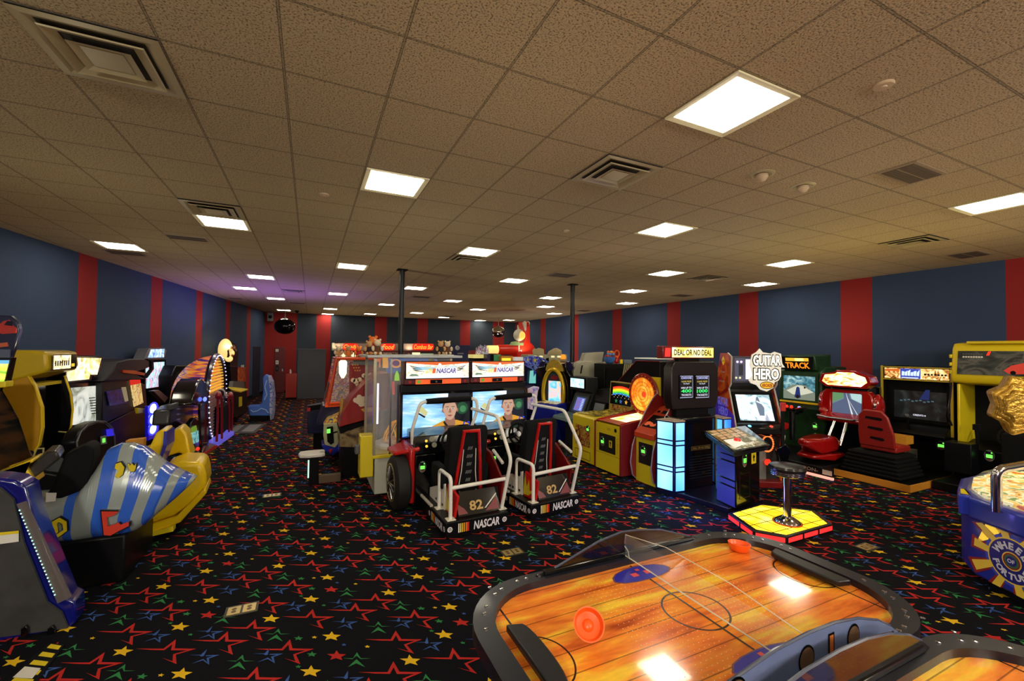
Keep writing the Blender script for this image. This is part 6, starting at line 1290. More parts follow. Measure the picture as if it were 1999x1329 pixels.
def tunnel():
    t = thing('tunnel_game', 'striped orange and purple half dome game with a tall ribbed oval opening', 'arcade machine', (-2.4,12.3,0)); c = Vector((-2.02,12.15,.93)); ry, rz = 1.05, .98
    b = B(); rings = []; st = art('tunnel_stripes', [(40,24,110),(120,60,130),(235,110,40),(255,180,60),(110,50,120)], 5, .35, (.5,.5,5), .4, 1)
    for i in range(13):
        f = i/12*PI/2; rings.append([c + Vector((-.8*math.sin(f), ry*max(.02,math.cos(f))*math.cos(a), rz*max(.02,math.cos(f))*math.sin(a))) for a in [2*PI*k/32 for k in range(32)]])
    b.loft(rings, st, caps=False); b.build('dome', t, world=True, smooth=60)
    b = B(); b.tube([c + Vector((.02, ry*math.cos(a), rz*math.sin(a))) for a in [2*PI*k/48 for k in range(48)]], .06, mat('arch_rim', (24,16,50), .3, coat=.4), 8, closed=True); rm = b.build('arch_rim', t, world=True)
    b = B(); q = glow('arch_bulb', (225,215,255), 1.6)
    for k in range(52): a = 2*PI*k/52; b.ball(c + Vector((.085, ry*math.cos(a), rz*math.sin(a))), .016, q, 6, 4)
    b.build('bulb_chain', rm, world=True)['kind'] = 'stuff'
    for k in range(26):
        z = -rz*.93 + 2*rz*.93*k/25; w = ry*.93*math.sqrt(max(0, 1-(z/rz)**2)); lit = k > 14
        B().box((c.x-.02,c.y-w,c.z+z-.022), (c.x+.04,c.y+w,c.z+z+.012), mat('rib_lit', (225,180,70), .4, emit=.5, ecol=(255,190,70)) if lit else mat('rib_dim', (150,146,150), .4)).build('rib', t, world=True, smooth=0)
    slab(t, 'violet_side', [(430,700),(437,708),(439,730),(436,750),(438,772),(430,785),(424,760),(426,725)], (-.05,0,0), BLU, X=-2.2, smooth=0)
    B().box((-2.9,11.2,0), (-1.9,13.2,.05), BLK).build('base', t, world=True); return t
tunnel()
def bike_stand():
    t = thing('riding_game', 'black hooded rider cabinet on a wooden base with red edge and green lit plate', 'arcade machine', (-2.2,9.8,0))
    b = B(); g = [PX(u,v,Z=.06) for u, v in ((322,925),(330,930),(422,871),(414,861),(385,862))]; b.profz([(p.x,p.y) for p in g], 0, .06, mat('wood_base', (140,104,74), .4)); b.build('wooden_base', t, world=True)
    B().tube([PX(330,930,Z=.05), PX(422,871,Z=.05)], .03, RED, 6).build('red_edge', t, world=True)
    slab(t, 'upright_panel', [(393,788),(406,788),(408,884),(394,888),(391,800)], (-.04,0,0), BLKG, X=-1.82, bevel=.008)
    slab(t, 'hood', [(375,790),(380,765),(388,745),(394,738),(402,744),(406,765),(408,788),(392,795)], (-.35,0,0), BLKG, X=-1.9, bevel=.04, seg=3)
    p = PX(400,779,X=-1.86); B().ball(p, (.03,.07,.045), glow('eye_blue', (110,130,255), 2)).build('blue_lamp', t, world=True)
    slab(t, 'dome_screen', [(366,880),(368,852),(374,826),(382,815),(390,822),(393,845),(392,885)], (-.1,0,0), mat('dark_dome', (22,34,34), .2, coat=.4), X=-1.95, bevel=.02); b = B(); b.tube([PX(u,v,X=-1.94) for u, v in ((366,852),(373,826),(382,814),(391,822),(394,845))], .008, STL, 6); b.build('dome_rim', t, world=True)
    slab(t, 'lit_plate', [(369,846),(386,840),(388,862),(372,868)], (.01,0,0), art('teal_print', [(20,60,60),(120,200,200),(180,230,225)], 20, .7, const=True), X=-1.94, smooth=0); slab(t, 'lime_print', [(372,836),(382,830),(384,840),(374,845)], (.01,0,0), glow('lime', (150,190,60), .5), X=-1.94, smooth=0)
    slab(t, 'rider_body', [(333,800),(345,790),(372,782),(378,790),(378,820),(360,830),(345,822),(330,830)], (-.25,0,0), mat('body_dark', (46,44,44), .3, coat=.3), X=-2.2, bevel=.04, seg=3); slab(t, 'arm', [(333,790),(368,780),(370,788),(334,800)], (-.06,0,0), mat('arm_grey', (80,84,84), .35), X=-2.1, bevel=.01)
    p = PX(386,876,X=-1.85); B().ball(p, (.03,.05,.03), REDG).build('red_lamp', t, world=True)
    return t
bike_stand()
def rail_game():
    t = thing('rail_game', 'lit dance platform with dark red hand rails and guns beside the ribbed oval', 'arcade machine', (-1.75,11.9,0))
    g = [PX(u,v,Z=.08) for u, v in ((404,862),(422,866),(457,842),(440,838))]; b = B(); b.profz([(p.x,p.y) for p in g], .0, .08, mat('platform_glow', (90,90,170), .3, emit=.4, ecol=(120,110,255))); b.build('platform', t, world=True)
    rr_ = mat('rail_red', (150,26,44), .3, coat=.3)
    for u0, u1 in ((425,423),(432,433),(446,447),(454,452)):
        a_, v0 = PX(u1,862-(u1-423)*.6,X=-1.72), 0; top = PX(u0,772,X=-1.72); B().tube([a_, Vector((-1.72,(a_.y+top.y)/2+.05,.6)), top], .022, rr_, 8).build('rail', t, world=True)
    for u in (427,450): p = PX(u,772,X=-1.70); b = B(); b.ball(p, (.06,.16,.09), rr_, 12, 8); b.ball(p+Vector((.03,.1,.04)), (.05,.1,.06), BLKM, 10, 6); b.build('gun_grip', t, world=True)
    slab(t, 'white_tray', [(432,760),(436,758),(446,772),(442,777)], (-.06,0,0), WHT, X=-1.8, bevel=.005); B().box((-2.0,12.0,0), (-1.82,13.4,.7), BLKM).build('back_panel', t, world=True)
    return t
rail_game()
def face_game():
    t = thing('lit_head_game', 'dark cabinet topped with a glowing cream head sculpture and arched black sign', 'arcade machine', (-2.5,16.8,0))
    c = PX(440,683,X=-2.45); b = B(); cr = mat('lit_cream', (240,215,150), .5, emit=.9, ecol=(255,215,130), vary=.2, scale=8)
    b.ball(c, (.18,.62,.36), cr, 18, 12); b.ball(c+Vector((.1,-.2,.1)), (.12,.2,.14), cr, 10, 8); b.ball(c+Vector((.1,.25,-.1)), (.12,.22,.12), cr, 10, 8); b.ball(c+Vector((.12,-.1,-.28)), (.1,.3,.1), cr, 10, 8); b.build('head_sculpture', t, world=True)
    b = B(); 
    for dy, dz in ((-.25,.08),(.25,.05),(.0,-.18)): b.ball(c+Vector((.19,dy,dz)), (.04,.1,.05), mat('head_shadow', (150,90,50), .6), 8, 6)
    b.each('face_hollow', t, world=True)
    slab(t, 'arched_sign', [(447,700),(446,684),(451,673),(456,669),(461,673),(465,686),(464,716),(450,716)], (-.1,0,0), mat('sign_black', (22,18,16), .3, vary=.8, scale=9), X=-2.3, smooth=0)
    slab(t, 'sign_arch', [(449,686),(453,676),(456,673),(459,676),(463,686),(460,686),(456,678),(452,686)], (.01,0,0), mat('sign_lines', (150,120,90), .4), X=-2.29, smooth=0)
    slab(t, 'cabinet', [(428,700),(452,700),(452,758),(436,760)], (-.3,0,0), BLK, X=-2.4, bevel=.02)
    B().box((-2.75,15.4,0), (-2.45,18.2,1.3), BLKM).build('base', t, world=True); return t
face_game()
t = thing('redemption_cabinet', 'black and red cabinet with ornate red front beyond the tunnel game', 'arcade machine', (-2.3,17.0,0)); slab(t, 'cabinet', [(449,714),(478,717),(479,760),(452,762)], (-.2,0,0), BLK, X=-2.2, bevel=.01); slab(t, 'red_front', [(464,716),(479,717),(479,745),(464,743)], (.01,0,0), art('red_ornate', [(90,10,10),(170,40,30),(200,140,60)], 10, .1, const=True), X=-2.2, smooth=0); slab(t, 'shelf', [(448,744),(470,744),(472,757),(446,757)], (.1,0,0), mat('shelf_grey2', (110,105,95), .4), X=-2.2, smooth=0)
B().box((-2.4,16.2,0), (-2.21,18.6,.6), BLKM).build('base', t, world=True)
t = thing('ticket_counter', 'low black cabinet with bright yellow top and yellow side lettering', 'arcade machine', (-2.0,14.6,0)); slab(t, 'cabinet', [(450,764),(482,762),(482,802),(462,815),(450,812)], (-.3,0,0), BLK, X=-1.85, bevel=.01); slab(t, 'yellow_top', [(444,757),(460,758),(484,761),(470,766),(452,763)], (0,0,.03), YEL2, Z=.95, smooth=0)
slab(t, 'side_lettering', [(466,775),(472,774),(472,792),(466,794)], (.01,0,0), YEL2, X=-1.85, smooth=0)
# painted floor marking, kiddie bench
t = thing('floor_mat', 'grey patterned floor mat beside the rail platform', 'floor mat', tuple(PX(478,838,Z=0))); g = [PX(u,v,Z=.008) for u, v in ((436,846),(498,845),(520,826),(452,830))]; B().prism(g, (0,0,-.007), mat('mat_grey', (64,62,66), .8, vary=.3)).build('mat', t, world=True, smooth=0)
for P in (((446,843),(462,842),(478,829),(462,830)), ((470,842),(494,842),(512,828),(488,829))): B().poly([PX(u,v,Z=.0095) for u, v in P], mat('mat_stripe', (130,128,128), .8)).build('pale_stripe', m_ if 0 else t, world=True, smooth=0)
t = thing('kiddie_bench', 'blue L-shaped kiddie bench with painted swirls at the end of the left aisle', 'bench', (-1.28,14.45,0)); bb = mat('bench_blue', (66,112,205), .35, coat=.2)
P = [(483,793),(505,792),(511,786),(514,760),(513,738),(517,731),(523,733),(529,750),(531,775),(530,800),(526,812),(487,812)]
slab(t, 'bench_shell', P, (0,.45,0), bb, Y=14.25, bevel=.03, seg=3); slab(t, 'plinth', [(487,811),(526,811),(526,822),(488,822)], (0,.4,0), BLKM, Y=14.28, smooth=0)
b = B(); pr = [PX(u,v,Y=14.24) for u, v in ((489,800),(494,804),(503,802),(510,797),(519,800),(524,806))]; b.tube(pr, .012, mat('swirl_pale', (170,205,240), .4), 6); pr = [PX(u,v,Y=14.24) for u, v in ((516,780),(521,770),(517,755),(521,742))]; b.tube(pr, .012, mat('swirl_pale', (170,205,240), .4), 6); b.build('painted_swirls', t, world=True)
slab(t, 'bench_side', [(523,733),(529,745),(532,775),(531,805),(528,820),(526,800),(527,760)], (.06,.3,0), art('bench_side_print', [(60,80,190),(180,190,215),(90,110,180)], 9, 0, const=True), Y=14.22, smooth=0)
# ---------------------------------------------------------------- centre left: seat pedestal, popcorn style game, crane
t = thing('seat_pedestal', 'white padded seat on a black post with a glowing strip, standing in the aisle', 'stool', (.17,7.38,0)); p = PX(609,884,Y=7.35); x, z = p.x, p.z
P = [(-.19,.0),(-.17,.13),(-.05,.17),(.16,.16),(.19,.10),(.12,.04),(.13,-.04),(.19,-.10),(.14,-.15),(-.05,-.15),(-.17,-.10)]
B().prism([(x+a,7.38+c,z-.05) for a, c in P], (0,0,.055), WHT).build('seat', t, world=True, bevel=.015, seg=3)
B().box((x-.04,7.32,.0), (x+.10,7.46,z-.05), BLK).build('post', t, world=True, bevel=.01); B().box((x-.055,7.31,.12), (x-.035,7.33,z-.10), glow('strip_mint', (190,240,210), 1.4)).build('light_strip', t, world=True, smooth=0)
B().box((x+.10,7.35,0), (.48,7.43,.13), mat('bronze_base', (110,90,70), .4, .3)).build('floor_arm', t, world=True, bevel=.01)
def popcorn():
    t = thing('shooter_booth', 'game with big red wedge hood, brown photo print side and dark base', 'arcade machine', (.95,7.9,0))
    B().box((.50,7.56,.0), (1.05,8.3,.58), BLK).build('base', t, world=True, bevel=.01)
    slab(t, 'printed_side', [(664,848),(664,872),(722,874),(736,862),(737,812),(728,818),(700,830)], (0,.75,0), art('brown_print', [(40,30,18),(110,88,60),(150,130,90),(60,50,34)], 5, 0), Y=7.53, bevel=.004)
    slab(t, 'black_lip', [(662,838),(674,832),(712,822),(736,806),(737,818),(728,824),(700,834),(664,846)], (0,.7,0), BLKM, Y=7.5, bevel=.006)
    hr = mat('hood_red', (150,22,22), .35, coat=.3); slab(t, 'wedge_hood', [(662,834),(672,802),(690,772),(716,744),(738,730),(760,728),(762,796),(736,806),(712,820),(676,830)], (0,.75,0), hr, Y=7.48, bevel=.01)
    def pop(name, u, v, s):
        c = PX(u,v,Y=7.47); b = B(); wt = mat('popcorn_cream', (225,205,170), .5)
        for k, (dx, dz, r) in enumerate(((0,0,.05),(.05,.02,.04),(-.045,.01,.035),(.03,-.045,.04),(.0,.05,.035),(.07,-.05,.03))): b.disc(frame((c.x,c.y,c.z), (1,0,0), (0,0,1)), dx*s, dz*s, r*s, wt, .004+.001*k, 10)
        b.build(name, t, world=True, smooth=0)
    pop('popcorn_print', 701,782,1.2)
    slab(t, 'back_board', [(682,712),(684,706),(740,706),(740,780),(700,780),(682,800)], (0,.04,0), REDD, Y=8.1, smooth=0); slab(t, 'board_cap', [(682,712),(690,706),(740,706),(740,713)], (0,.05,0), GRY, Y=8.08, smooth=0)
    for u, v in ((695,744),(716,735)): 
        c = PX(u,v,Y=8.07); b = B(); wt = mat('popcorn_cream', (225,205,170), .5)
        for dx, dz, r in ((0,0,.05),(.06,.03,.04),(-.05,.02,.04),(.02,-.06,.03)): b.disc(frame(c, (1,0,0), (0,0,1)), dx, dz, r, wt, .006, 10)
        b.build('popcorn_print', t, world=True, smooth=0)
    c = PX(692,722,Y=8.07); b = B()
    for k in range(9): b.star(frame(c, (1,0,0), (0,0,1)), .04*(k%3)-.03+.02*(k//3), .09-.05*(k//3), .022, mat('gold_swirl', (190,120,60), .4), .006)
    b.build('swirl_print', t, world=True, smooth=0)
    slab(t, 'amber_flipper', [(704,799),(716,795),(742,795),(742,800),(712,806)], (0,.02,0), mat('amber_plastic', (210,160,50), .3, coat=.3), Y=7.46, bevel=.004)
    b = B(); a = PX(668,755,Y=7.9); b.cyl((a.x,7.9,.6), (a.x,7.9,a.z-.2), .03, .03, mat('amber_post', (190,150,70), .3), 14); b.build('lamp_post', t, world=True)
    a0, a1 = PX(669,738,Y=7.9), PX(669,703,Y=7.9); b = B(); b.lathe((a0.x,7.9,a0.z), [(.02,0),(.06,.08),(.065,a1.z-a0.z-.03),(.04,a1.z-a0.z)], glow('lamp_cream', (255,245,190), 2.4), 18); b.build('tube_lamp', t, world=True)
    return t
popcorn()
def crane():
    t = thing('crane_machine', 'orange framed crane machine full of small toys with a blue and cream coin panel', 'arcade machine', (.65,9.3,0)); oc = mat('crane_orange', (215,72,24), .3, coat=.3)
    Yf = 8.9; tl, tr = PX(657,700,Y=Yf), PX(690,700,Y=Yf); bl_, br = PX(640,790,Y=Yf), PX(690,787,Y=Yf)
    b = B()
    for a, c in ((tl,bl_),(tl,tr),(bl_,br)): b.tube([a,c], .035, oc, 6)
    b.tube([tl,tl+Vector((0,1.0,0))], .03, oc, 6); b.tube([tl+Vector((0,1,0)),bl_+Vector((0,1,0))], .03, oc, 6); b.tube([bl_,bl_+Vector((0,1,0))], .035, oc, 6); b.tube([tl,tl+Vector((1,0,0))], .03, oc, 6); b.build('frame', t, world=True)
    slab(t, 'bottom_rail', [(636,786),(690,783),(690,791),(634,795)], (0,.05,0), mat('crane_orange_lit', (235,80,24), .3, emit=.25), Y=Yf-.02, bevel=.005)
    B().prism([tl, PX(690,700,Y=Yf), PX(690,786,Y=Yf), bl_], (0,.01,0), GLS).build('front_glass', t, world=True, smooth=0)
    slab(t, 'toy_backdrop', [(648,700),(690,700),(690,786),(640,786)], (0,.02,0), art('toy_backdrop', [(60,30,40),(170,90,70),(220,170,130),(110,70,150),(200,60,50)], 9, .12, const=True), Y=Yf+.9, smooth=0)
    slab(t, 'claw_ramp', [(655,785),(662,762),(672,764),(676,768),(664,768),(659,786)], (0,.06,0), STL, Y=Yf+.15, smooth=0)
    slab(t, 'body', [(618,832),(630,792),(690,790),(690,812),(664,822),(640,828)], (0,.7,0), NAVY, Y=Yf+.02, bevel=.01)
    slab(t, 'control_shelf', [(632,830),(640,818),(668,806),(676,812),(672,822),(650,828),(640,834)], (0,.3,0), art('shelf_confetti', [(190,40,30),(235,200,70),(60,60,150)], 12, .1, const=True), Y=8.6, smooth=0)
    slab(t, 'cream_panel', [(632,828),(664,825),(664,838),(660,866),(654,874),(634,868),(631,850)], (0,.06,0), mat('cream_panel', (196,192,150), .4), Y=8.5, bevel=.01)
    slab(t, 'dark_inset', [(638,834),(650,832),(652,864),(646,868),(639,862)], (0,.02,0), BLKM, Y=8.48, smooth=0); slab(t, 'card_reader', [(638,838),(645,837),(645,845),(638,846)], (0,.02,0), GRN, Y=8.46, smooth=0)
    slab(t, 'blue_foot', [(630,868),(660,870),(662,880),(650,890),(636,882),(628,872)], (0,.5,0), BLU, Y=8.52, bevel=.01); slab(t, 'red_arrow', [(641,878),(649,876),(645,886)], (0,.01,0), RED, Y=8.51, smooth=0)
    slab(t, 'confetti_side', [(660,822),(668,820),(670,872),(663,886),(659,876)], (0,.5,0), art('confetti_side', [(24,22,90),(150,150,190),(60,50,140)], 20, 0, const=True), Y=8.53, smooth=0)
    B().box((bl_.x+.1,Yf+.1,0), (1.3,9.9,.9), BLKM).build('rear_body', t, world=True)
    b = B(); b.tube([PX(646,846,Y=8.45),PX(655,843,Y=8.4),PX(662,842,Y=8.42),PX(668,836,Y=8.45)], .01, BLKM, 6); b.build('cable', t, world=True)
    return t, tl
cr_, ctl = crane()
t = thing('low_ramp_game', 'low navy wedge cabinet with a red tipped black rail beside the crane machine', 'arcade machine', (.2,9.8,0))
slab(t, 'cabinet', [(600,796),(630,790),(640,786),(640,840),(632,846),(600,846)], (0,.5,0), NAVY, Y=9.9, bevel=.01); slab(t, 'top_rail', [(600,793),(628,789),(632,793),(630,797),(602,802)], (0,.1,0), BLKM, Y=9.85, bevel=.01)
slab(t, 'red_tip', [(600,796),(606,796),(606,802),(600,803)], (0,.05,0), RED, Y=9.8, smooth=0); b = B(); b.tube([PX(u,v,Y=9.8) for u, v in ((628,792),(633,780),(635,768),(640,752),(641,745))], .015, GRY, 6); b.build('side_cable', t, world=True)
B().box((.1,9.95,.0), (.35,10.4,.4), BLKM).build('foot', t, world=True)
# ---------------------------------------------------------------- plush and small toys
def plush(label, p, s, cols, seed):
    r = random.Random(seed); t = thing('plush_toy', label, 'plush toy', tuple(p)); a, c = cols
    b = B(); b.ball((0,0,.09*s), (.075*s,.06*s,.09*s), a, 10, 8); b.build('body', t); b = B(); b.ball((0,-.01,.22*s), .062*s, c, 10, 8); h = b.build('head', t)
    for q in (-1, 1):
        B().ball((q*.048*s,0,.275*s), .022*s, c, 8, 6).build('ear', h); B().ball((q*.08*s,-.03*s,.12*s), (.03*s,.028*s,.05*s), c, 8, 6).build('arm', t); B().ball((q*.045*s,-.06*s,.03*s), (.03*s,.05*s,.03*s), c, 8, 6).build('foot', t)
    return t
PC = {k: mat('plush_'+k, v, .9, bump=.3, scale=80) for k, v in {'tan':(196,150,100),'brown':(96,60,40),'dark':(36,30,32),'red':(180,40,34),'orange':(225,120,50),'cream':(225,205,170),'white':(220,216,205),'pink':(220,150,150)}.items()}
lidz = 2.017
for k, (u, lab, ca, cb2, s) in enumerate(((712,'dark bodied plush with a tan head at the left end of the booth lid','dark','tan',.7),(720,'orange plush second from the left on the booth lid','red','orange',.95),(728,'tan and orange plush right of the orange one on the booth lid','brown','cream',.8))):
    p = PX(u,693,Y=6.5); plush(lab, (p.x+.06,6.5+.05*(k%2),lidz), s, (PC[ca], PC[cb2]), k)
pk = PX(843,700,Y=6.9); tag(B().box((1.80,6.5,lidz), (2.04,6.9,lidz+.01), WHT).build('paper_tray', bevel=.002), 'flat white tray at the right end of the booth lid', 'tray')
for k, (dx, dz, lab, a, c) in enumerate(((0,.0,'small dark plush at the front of the cluster right of the booth lid','dark','tan'),(.13,.0,'cream and dark plush at the right side of the cluster by the booth lid','brown','cream'))): plush(lab, (1.86+dx,6.62+.06*k,lidz+.01), .75, (PC[a], PC[c]), 10+k)
for k, (dx, dy, lab, a, c) in enumerate(((.05,.3,'tan plush on the left top corner of the crane machine','tan','cream'),(.22,.15,'orange plush on top of the crane machine','orange','tan'),(.42,.25,'red plush on top of the crane machine near the lamp','red','orange'))):
    plush(lab, (ctl.x+dx,ctl.y+dy,ctl.z+.02), .8, (PC[a], PC[c]), 20+k)
B().box((ctl.x-.04,ctl.y-.02,ctl.z), (ctl.x+1.0,ctl.y+1.0,ctl.z+.02), mat('crane_roof', (130,30,20), .4)).build('roof', cr_, world=True)
# ---------------------------------------------------------------- prize counter with neon signs at the back
t = thing('prize_counter', 'long back counter with grey sign band, lit menu boxes and red shelving', 'counter', (3.5,22.0,0)); Yb = 22.2
slab(t, 'sign_band', [(649,670),(846,671),(846,684),(649,684)], (0,.1,0), mat('sign_band_tan', (150,130,115), .5), Y=Yb, smooth=0)
slab(t, 'pale_speaker', [(648,669),(653,669),(653,684),(648,684)], (0,.15,0), mat('pale_box', (180,175,150), .5), Y=Yb-.02, smooth=0)
slab(t, 'maroon_fascia', [(652,684),(846,684),(846,688),(652,688)], (0,.12,0), mat('fascia_maroon', (90,20,18), .5), Y=Yb-.02, smooth=0)
for P in ([(655,688),(691,688),(691,699),(655,699)], [(693,688),(705,688),(705,698),(693,698)], [(805,688),(820,688),(820,696),(805,696)]): slab(t, 'menu_light', P, (0,.05,0), glow('menu_cream', (255,235,170), 1.5), Y=Yb-.05, smooth=0)
slab(t, 'menu_panel', [(820,690),(846,690),(846,696),(820,696)], (0,.05,0), glow('menu_green', (180,200,160), .7), Y=Yb-.05, smooth=0)
slab(t, 'shelf_goods', [(706,688),(800,688),(800,699),(706,699)], (0,.2,0), art('shelf_goods', [(110,20,20),(60,40,36),(170,130,100),(130,30,26)], 3, .15, const=True), Y=Yb-.02, smooth=0)
B().box((1.2,21.6,0), (6.0,22.0,1.1), mat('counter_red', (130,30,24), .5)).build('counter_body', t, world=True); B().box((1.15,21.55,1.1), (6.05,22.05,1.15), BLK).build('counter_top', t, world=True)
B().box((1.1,22.3,0), (6.1,22.7,2.45), mat('counter_back_wall', (60,54,50), .6)).build('back_wall', t, world=True)
neon = glow('neon_orange', (255,120,40), 3.2); nred = mat('neon_halo_red', (150,20,12), .5, emit=.9, ecol=(255,30,10))
for lab, txt, u0, u1 in (('left neon sign reading Candy in orange script','Candy',671,698), ('middle neon sign reading Food in orange script','Food',746,770), ('right neon sign reading Combos Bars in orange script','Combos Bar',808,845)):
    a, c = PX(u0,677,Y=Yb-.12), PX(u1,677,Y=Yb-.12); t = thing('neon_sign', lab, 'neon sign', tuple((a+c)/2), group='orange neon signs over the back counter'); F = frame(((a+c)/2), (1,0,0), (0,0,1)); w_ = (c.x-a.x)
    b = B(); P = rr(0,0,w_*.56,.17,.15,6); b.prism([F[0]+F[1]*x+F[2]*y+Vector((0,.03,0)) for x, y in P], (0,.08,0), nred); b.build('backing', t, world=True)
    b = B(); b.text(F, txt, 0, 0, .24, neon, .01, w=w_, shear=.35, bold=.01); b.build('tube_lettering', t, world=True, smooth=0)
# blue storage block with clock
t = thing('blue_locker', 'dark blue panelled door block with a small plate, behind the racing game screens', 'cabinet', (6.75,20.9,0)); a, c = PX(869,673,Y=20.9), PX(918,722,Y=20.9); bd = mat('locker_blue', (28,40,84), .5)
B().box((a.x,20.9,0), (c.x,21.5,a.z), bd).build('body', t, world=True, bevel=.01); B().box((a.x+.12,20.88,.1), (c.x-.12,20.9,a.z-.5), mat('locker_blue2', (34,48,96), .5)).build('door', t, world=True, bevel=.01)
q = PX(899,690,Y=20.86); B().box((q.x-.16,20.86,q.z-.035), (q.x+.16,20.88,q.z+.035), mat('plate_grey', (150,150,160), .4)).build('name_plate', t, world=True)
q = PX(893,679,Y=20.86); t = thing('wall_clock', 'round pale clock on the dark blue door block', 'clock', (q.x,20.875,q.z)); B().lathe((0,0,0), [(.001,.0),(.11,.0),(.12,-.01),(.11,-.025),(.001,-.028)], mat('clock_face', (200,200,205), .4), 24, 'Y').build('face', t)
b = B(); b.box((-.006,-.034,0), (.006,-.03,.08), BLK); b.build('minute_hand', t); b = B(); b.box((0,-.034,-.006), (.055,-.03,.006), BLK); b.build('hour_hand', t)
# red tube ride with rabbit-eared lamp
t = thing('tube_ride', 'big red play tube with a glowing end and tall red fin at the far back', 'play ride', (7.2,16.3,0)); Yt = 16.2; rt = mat('tube_red', (215,44,24), .35, coat=.2, emit=.12, ecol=(255,40,20))
def hc(u0, u1, v0, v1): 
    a, c = PX(u0,(v0+v1)/2,Y=Yt), PX(u1,(v0+v1)/2,Y=Yt); r = abs(PX(u0,v0,Y=Yt).z-PX(u0,v1,Y=Yt).z)/2; return a, c, r
a, c, r = hc(952,971,674,690); B().cyl(a, c, r*.98, r, mat('tube_end_lit', (255,225,150), .4, emit=1.0, ecol=(255,215,120)), 28).build('lit_end', t, world=True)
a, c, r = hc(971,1014,673,692); B().cyl(a, c, r, r*1.15, rt, 28).build('tube', t, world=True)
slab(t, 'fin', [(1010,695),(1008,678),(1022,671),(1026,660),(1026,627),(1034,627),(1036,668),(1042,674),(1046,683),(1044,698),(1030,700),(1014,700)], (0,.7,0), rt, Y=Yt-.2, bevel=.04, seg=3); B().box((6.6,16.3,0), (8.1,17.0,1.7), BLKM).build('base', t, world=True)
slab(t, 'green_rim', [(996,674),(1000,667),(1008,666),(1014,669),(1022,669),(1022,674)], (0,.1,0), mat('rim_green', (150,180,120), .5), Y=Yt-.25, smooth=0)
p = PX(1013,654,Y=16.0); lr = mat('lamp_white', (230,225,205), .5); t = thing('character_lamp', 'white round bulb figure with a glowing face and heart shaped tail above the tube', 'lamp', (p.x,16.0,p.z))
B().ball((0,0,0), (.24,.2,.25), lr, 16, 12).build('bulb_body', t); B().ball((.06,-.12,-.02), (.17,.12,.18), mat('face_glow', (255,190,90), .5, emit=1.1, ecol=(255,180,80)), 14, 10).build('glowing_face', t); B().cyl((-.03,0,.22), (-.06,0,.42), .05,.02, lr, 10).build('stalk', t)
b = B(); b.prism([(.30,0,.18),(.18,0,.5),(.22,0,.58),(.30,0,.60),(.35,0,.55),(.42,0,.60),(.49,0,.56),(.50,0,.48)], (0,.06,0), lr); b.build('heart_tail', t); B().cyl((.0,.0,-.7), (0,0,-.2), .03,.03, lr, 8).build('support_stem', t)
# things on the far counters between the racing screens and the mirror game
def far_box(name, label, cat, P, Y, dy, m, stand=True, **k):
    pp = [PX(u,v,Y=Y) for u, v in P]; c = sum(pp, Vector())/len(pp); t = thing(name, label, cat, (c.x,Y+dy/2,0)); B().prism(pp, (0,dy,0), m).build('case', t, world=True, **k)
    x0, x1, z0 = min(p.x for p in pp), max(p.x for p in pp), min(p.z for p in pp)
    if stand: B().box((x0+.04,Y+.04,0), (x1-.04,Y+dy-.02,z0), BLKM).build('base', t, world=True)
    return t
t = far_box('prize_case', 'cream lit prize case crowded with shiny silver ornaments', 'display case', [(924,692),(950,692),(950,699),(924,699)], 13.0, .5, mat('case_cream', (215,205,140), .4, emit=.5, ecol=(240,225,130)))
silv = art('silver_tangle', [(60,60,80),(200,210,220),(150,40,60),(240,245,245),(60,90,160)], 9, .25, const=True)
for k in range(11): p = PX(931+2.1*k,690,Y=13.1+.03*(k%3)); h = .10+.09*((k*7)%5)/4; B().prism([(p.x-.03,p.y,p.z-.02),(p.x+.04,p.y,p.z-.02),(p.x+.02+.03*((k%3)-1),p.y,p.z+h+.1)], (0,.05,0), silv).build('ornament', t, world=True, smooth=0)
far_box('prize_case', 'red carton left of the shiny silver ornaments', 'box', [(920,684),(930,684),(930,700),(920,700)], 13.6, .3, REDD)
far_box('prize_case', 'small dark purple case right of the cream prize case', 'box', [(951,691),(957,691),(957,708),(951,708)], 12.6, .3, mat('case_purple', (50,30,80), .4))
far_box('prize_case', 'black case between the purple and the green ones', 'box', [(957,692),(964,692),(964,710),(957,710)], 12.6, .3, BLK)
t = far_box('prize_case', 'green glass display case below the red tube', 'display case', [(964,693),(978,692),(978,708),(964,708)], 12.6, .4, mat('case_green', (50,110,70), .4, emit=.25, ecol=(60,160,90)))
t = far_box('prize_case', 'glowing yellow display case below the red tube', 'display case', [(978,695),(1001,695),(1001,708),(978,708)], 12.4, .4, mat('case_orange', (220,150,40), .4)); slab(t, 'lit_window', [(980,699),(997,699),(997,706),(980,706)], (0,.01,0), glow('window_yellow', (255,225,50), 1.2), Y=12.38, smooth=0)
far_box('prize_case', 'plain white box at the left of the blue star banner', 'box', [(1004,697),(1021,697),(1022,704),(1004,704)], 12.3, .4, mat('case_white', (230,230,225), .5, emit=.25))
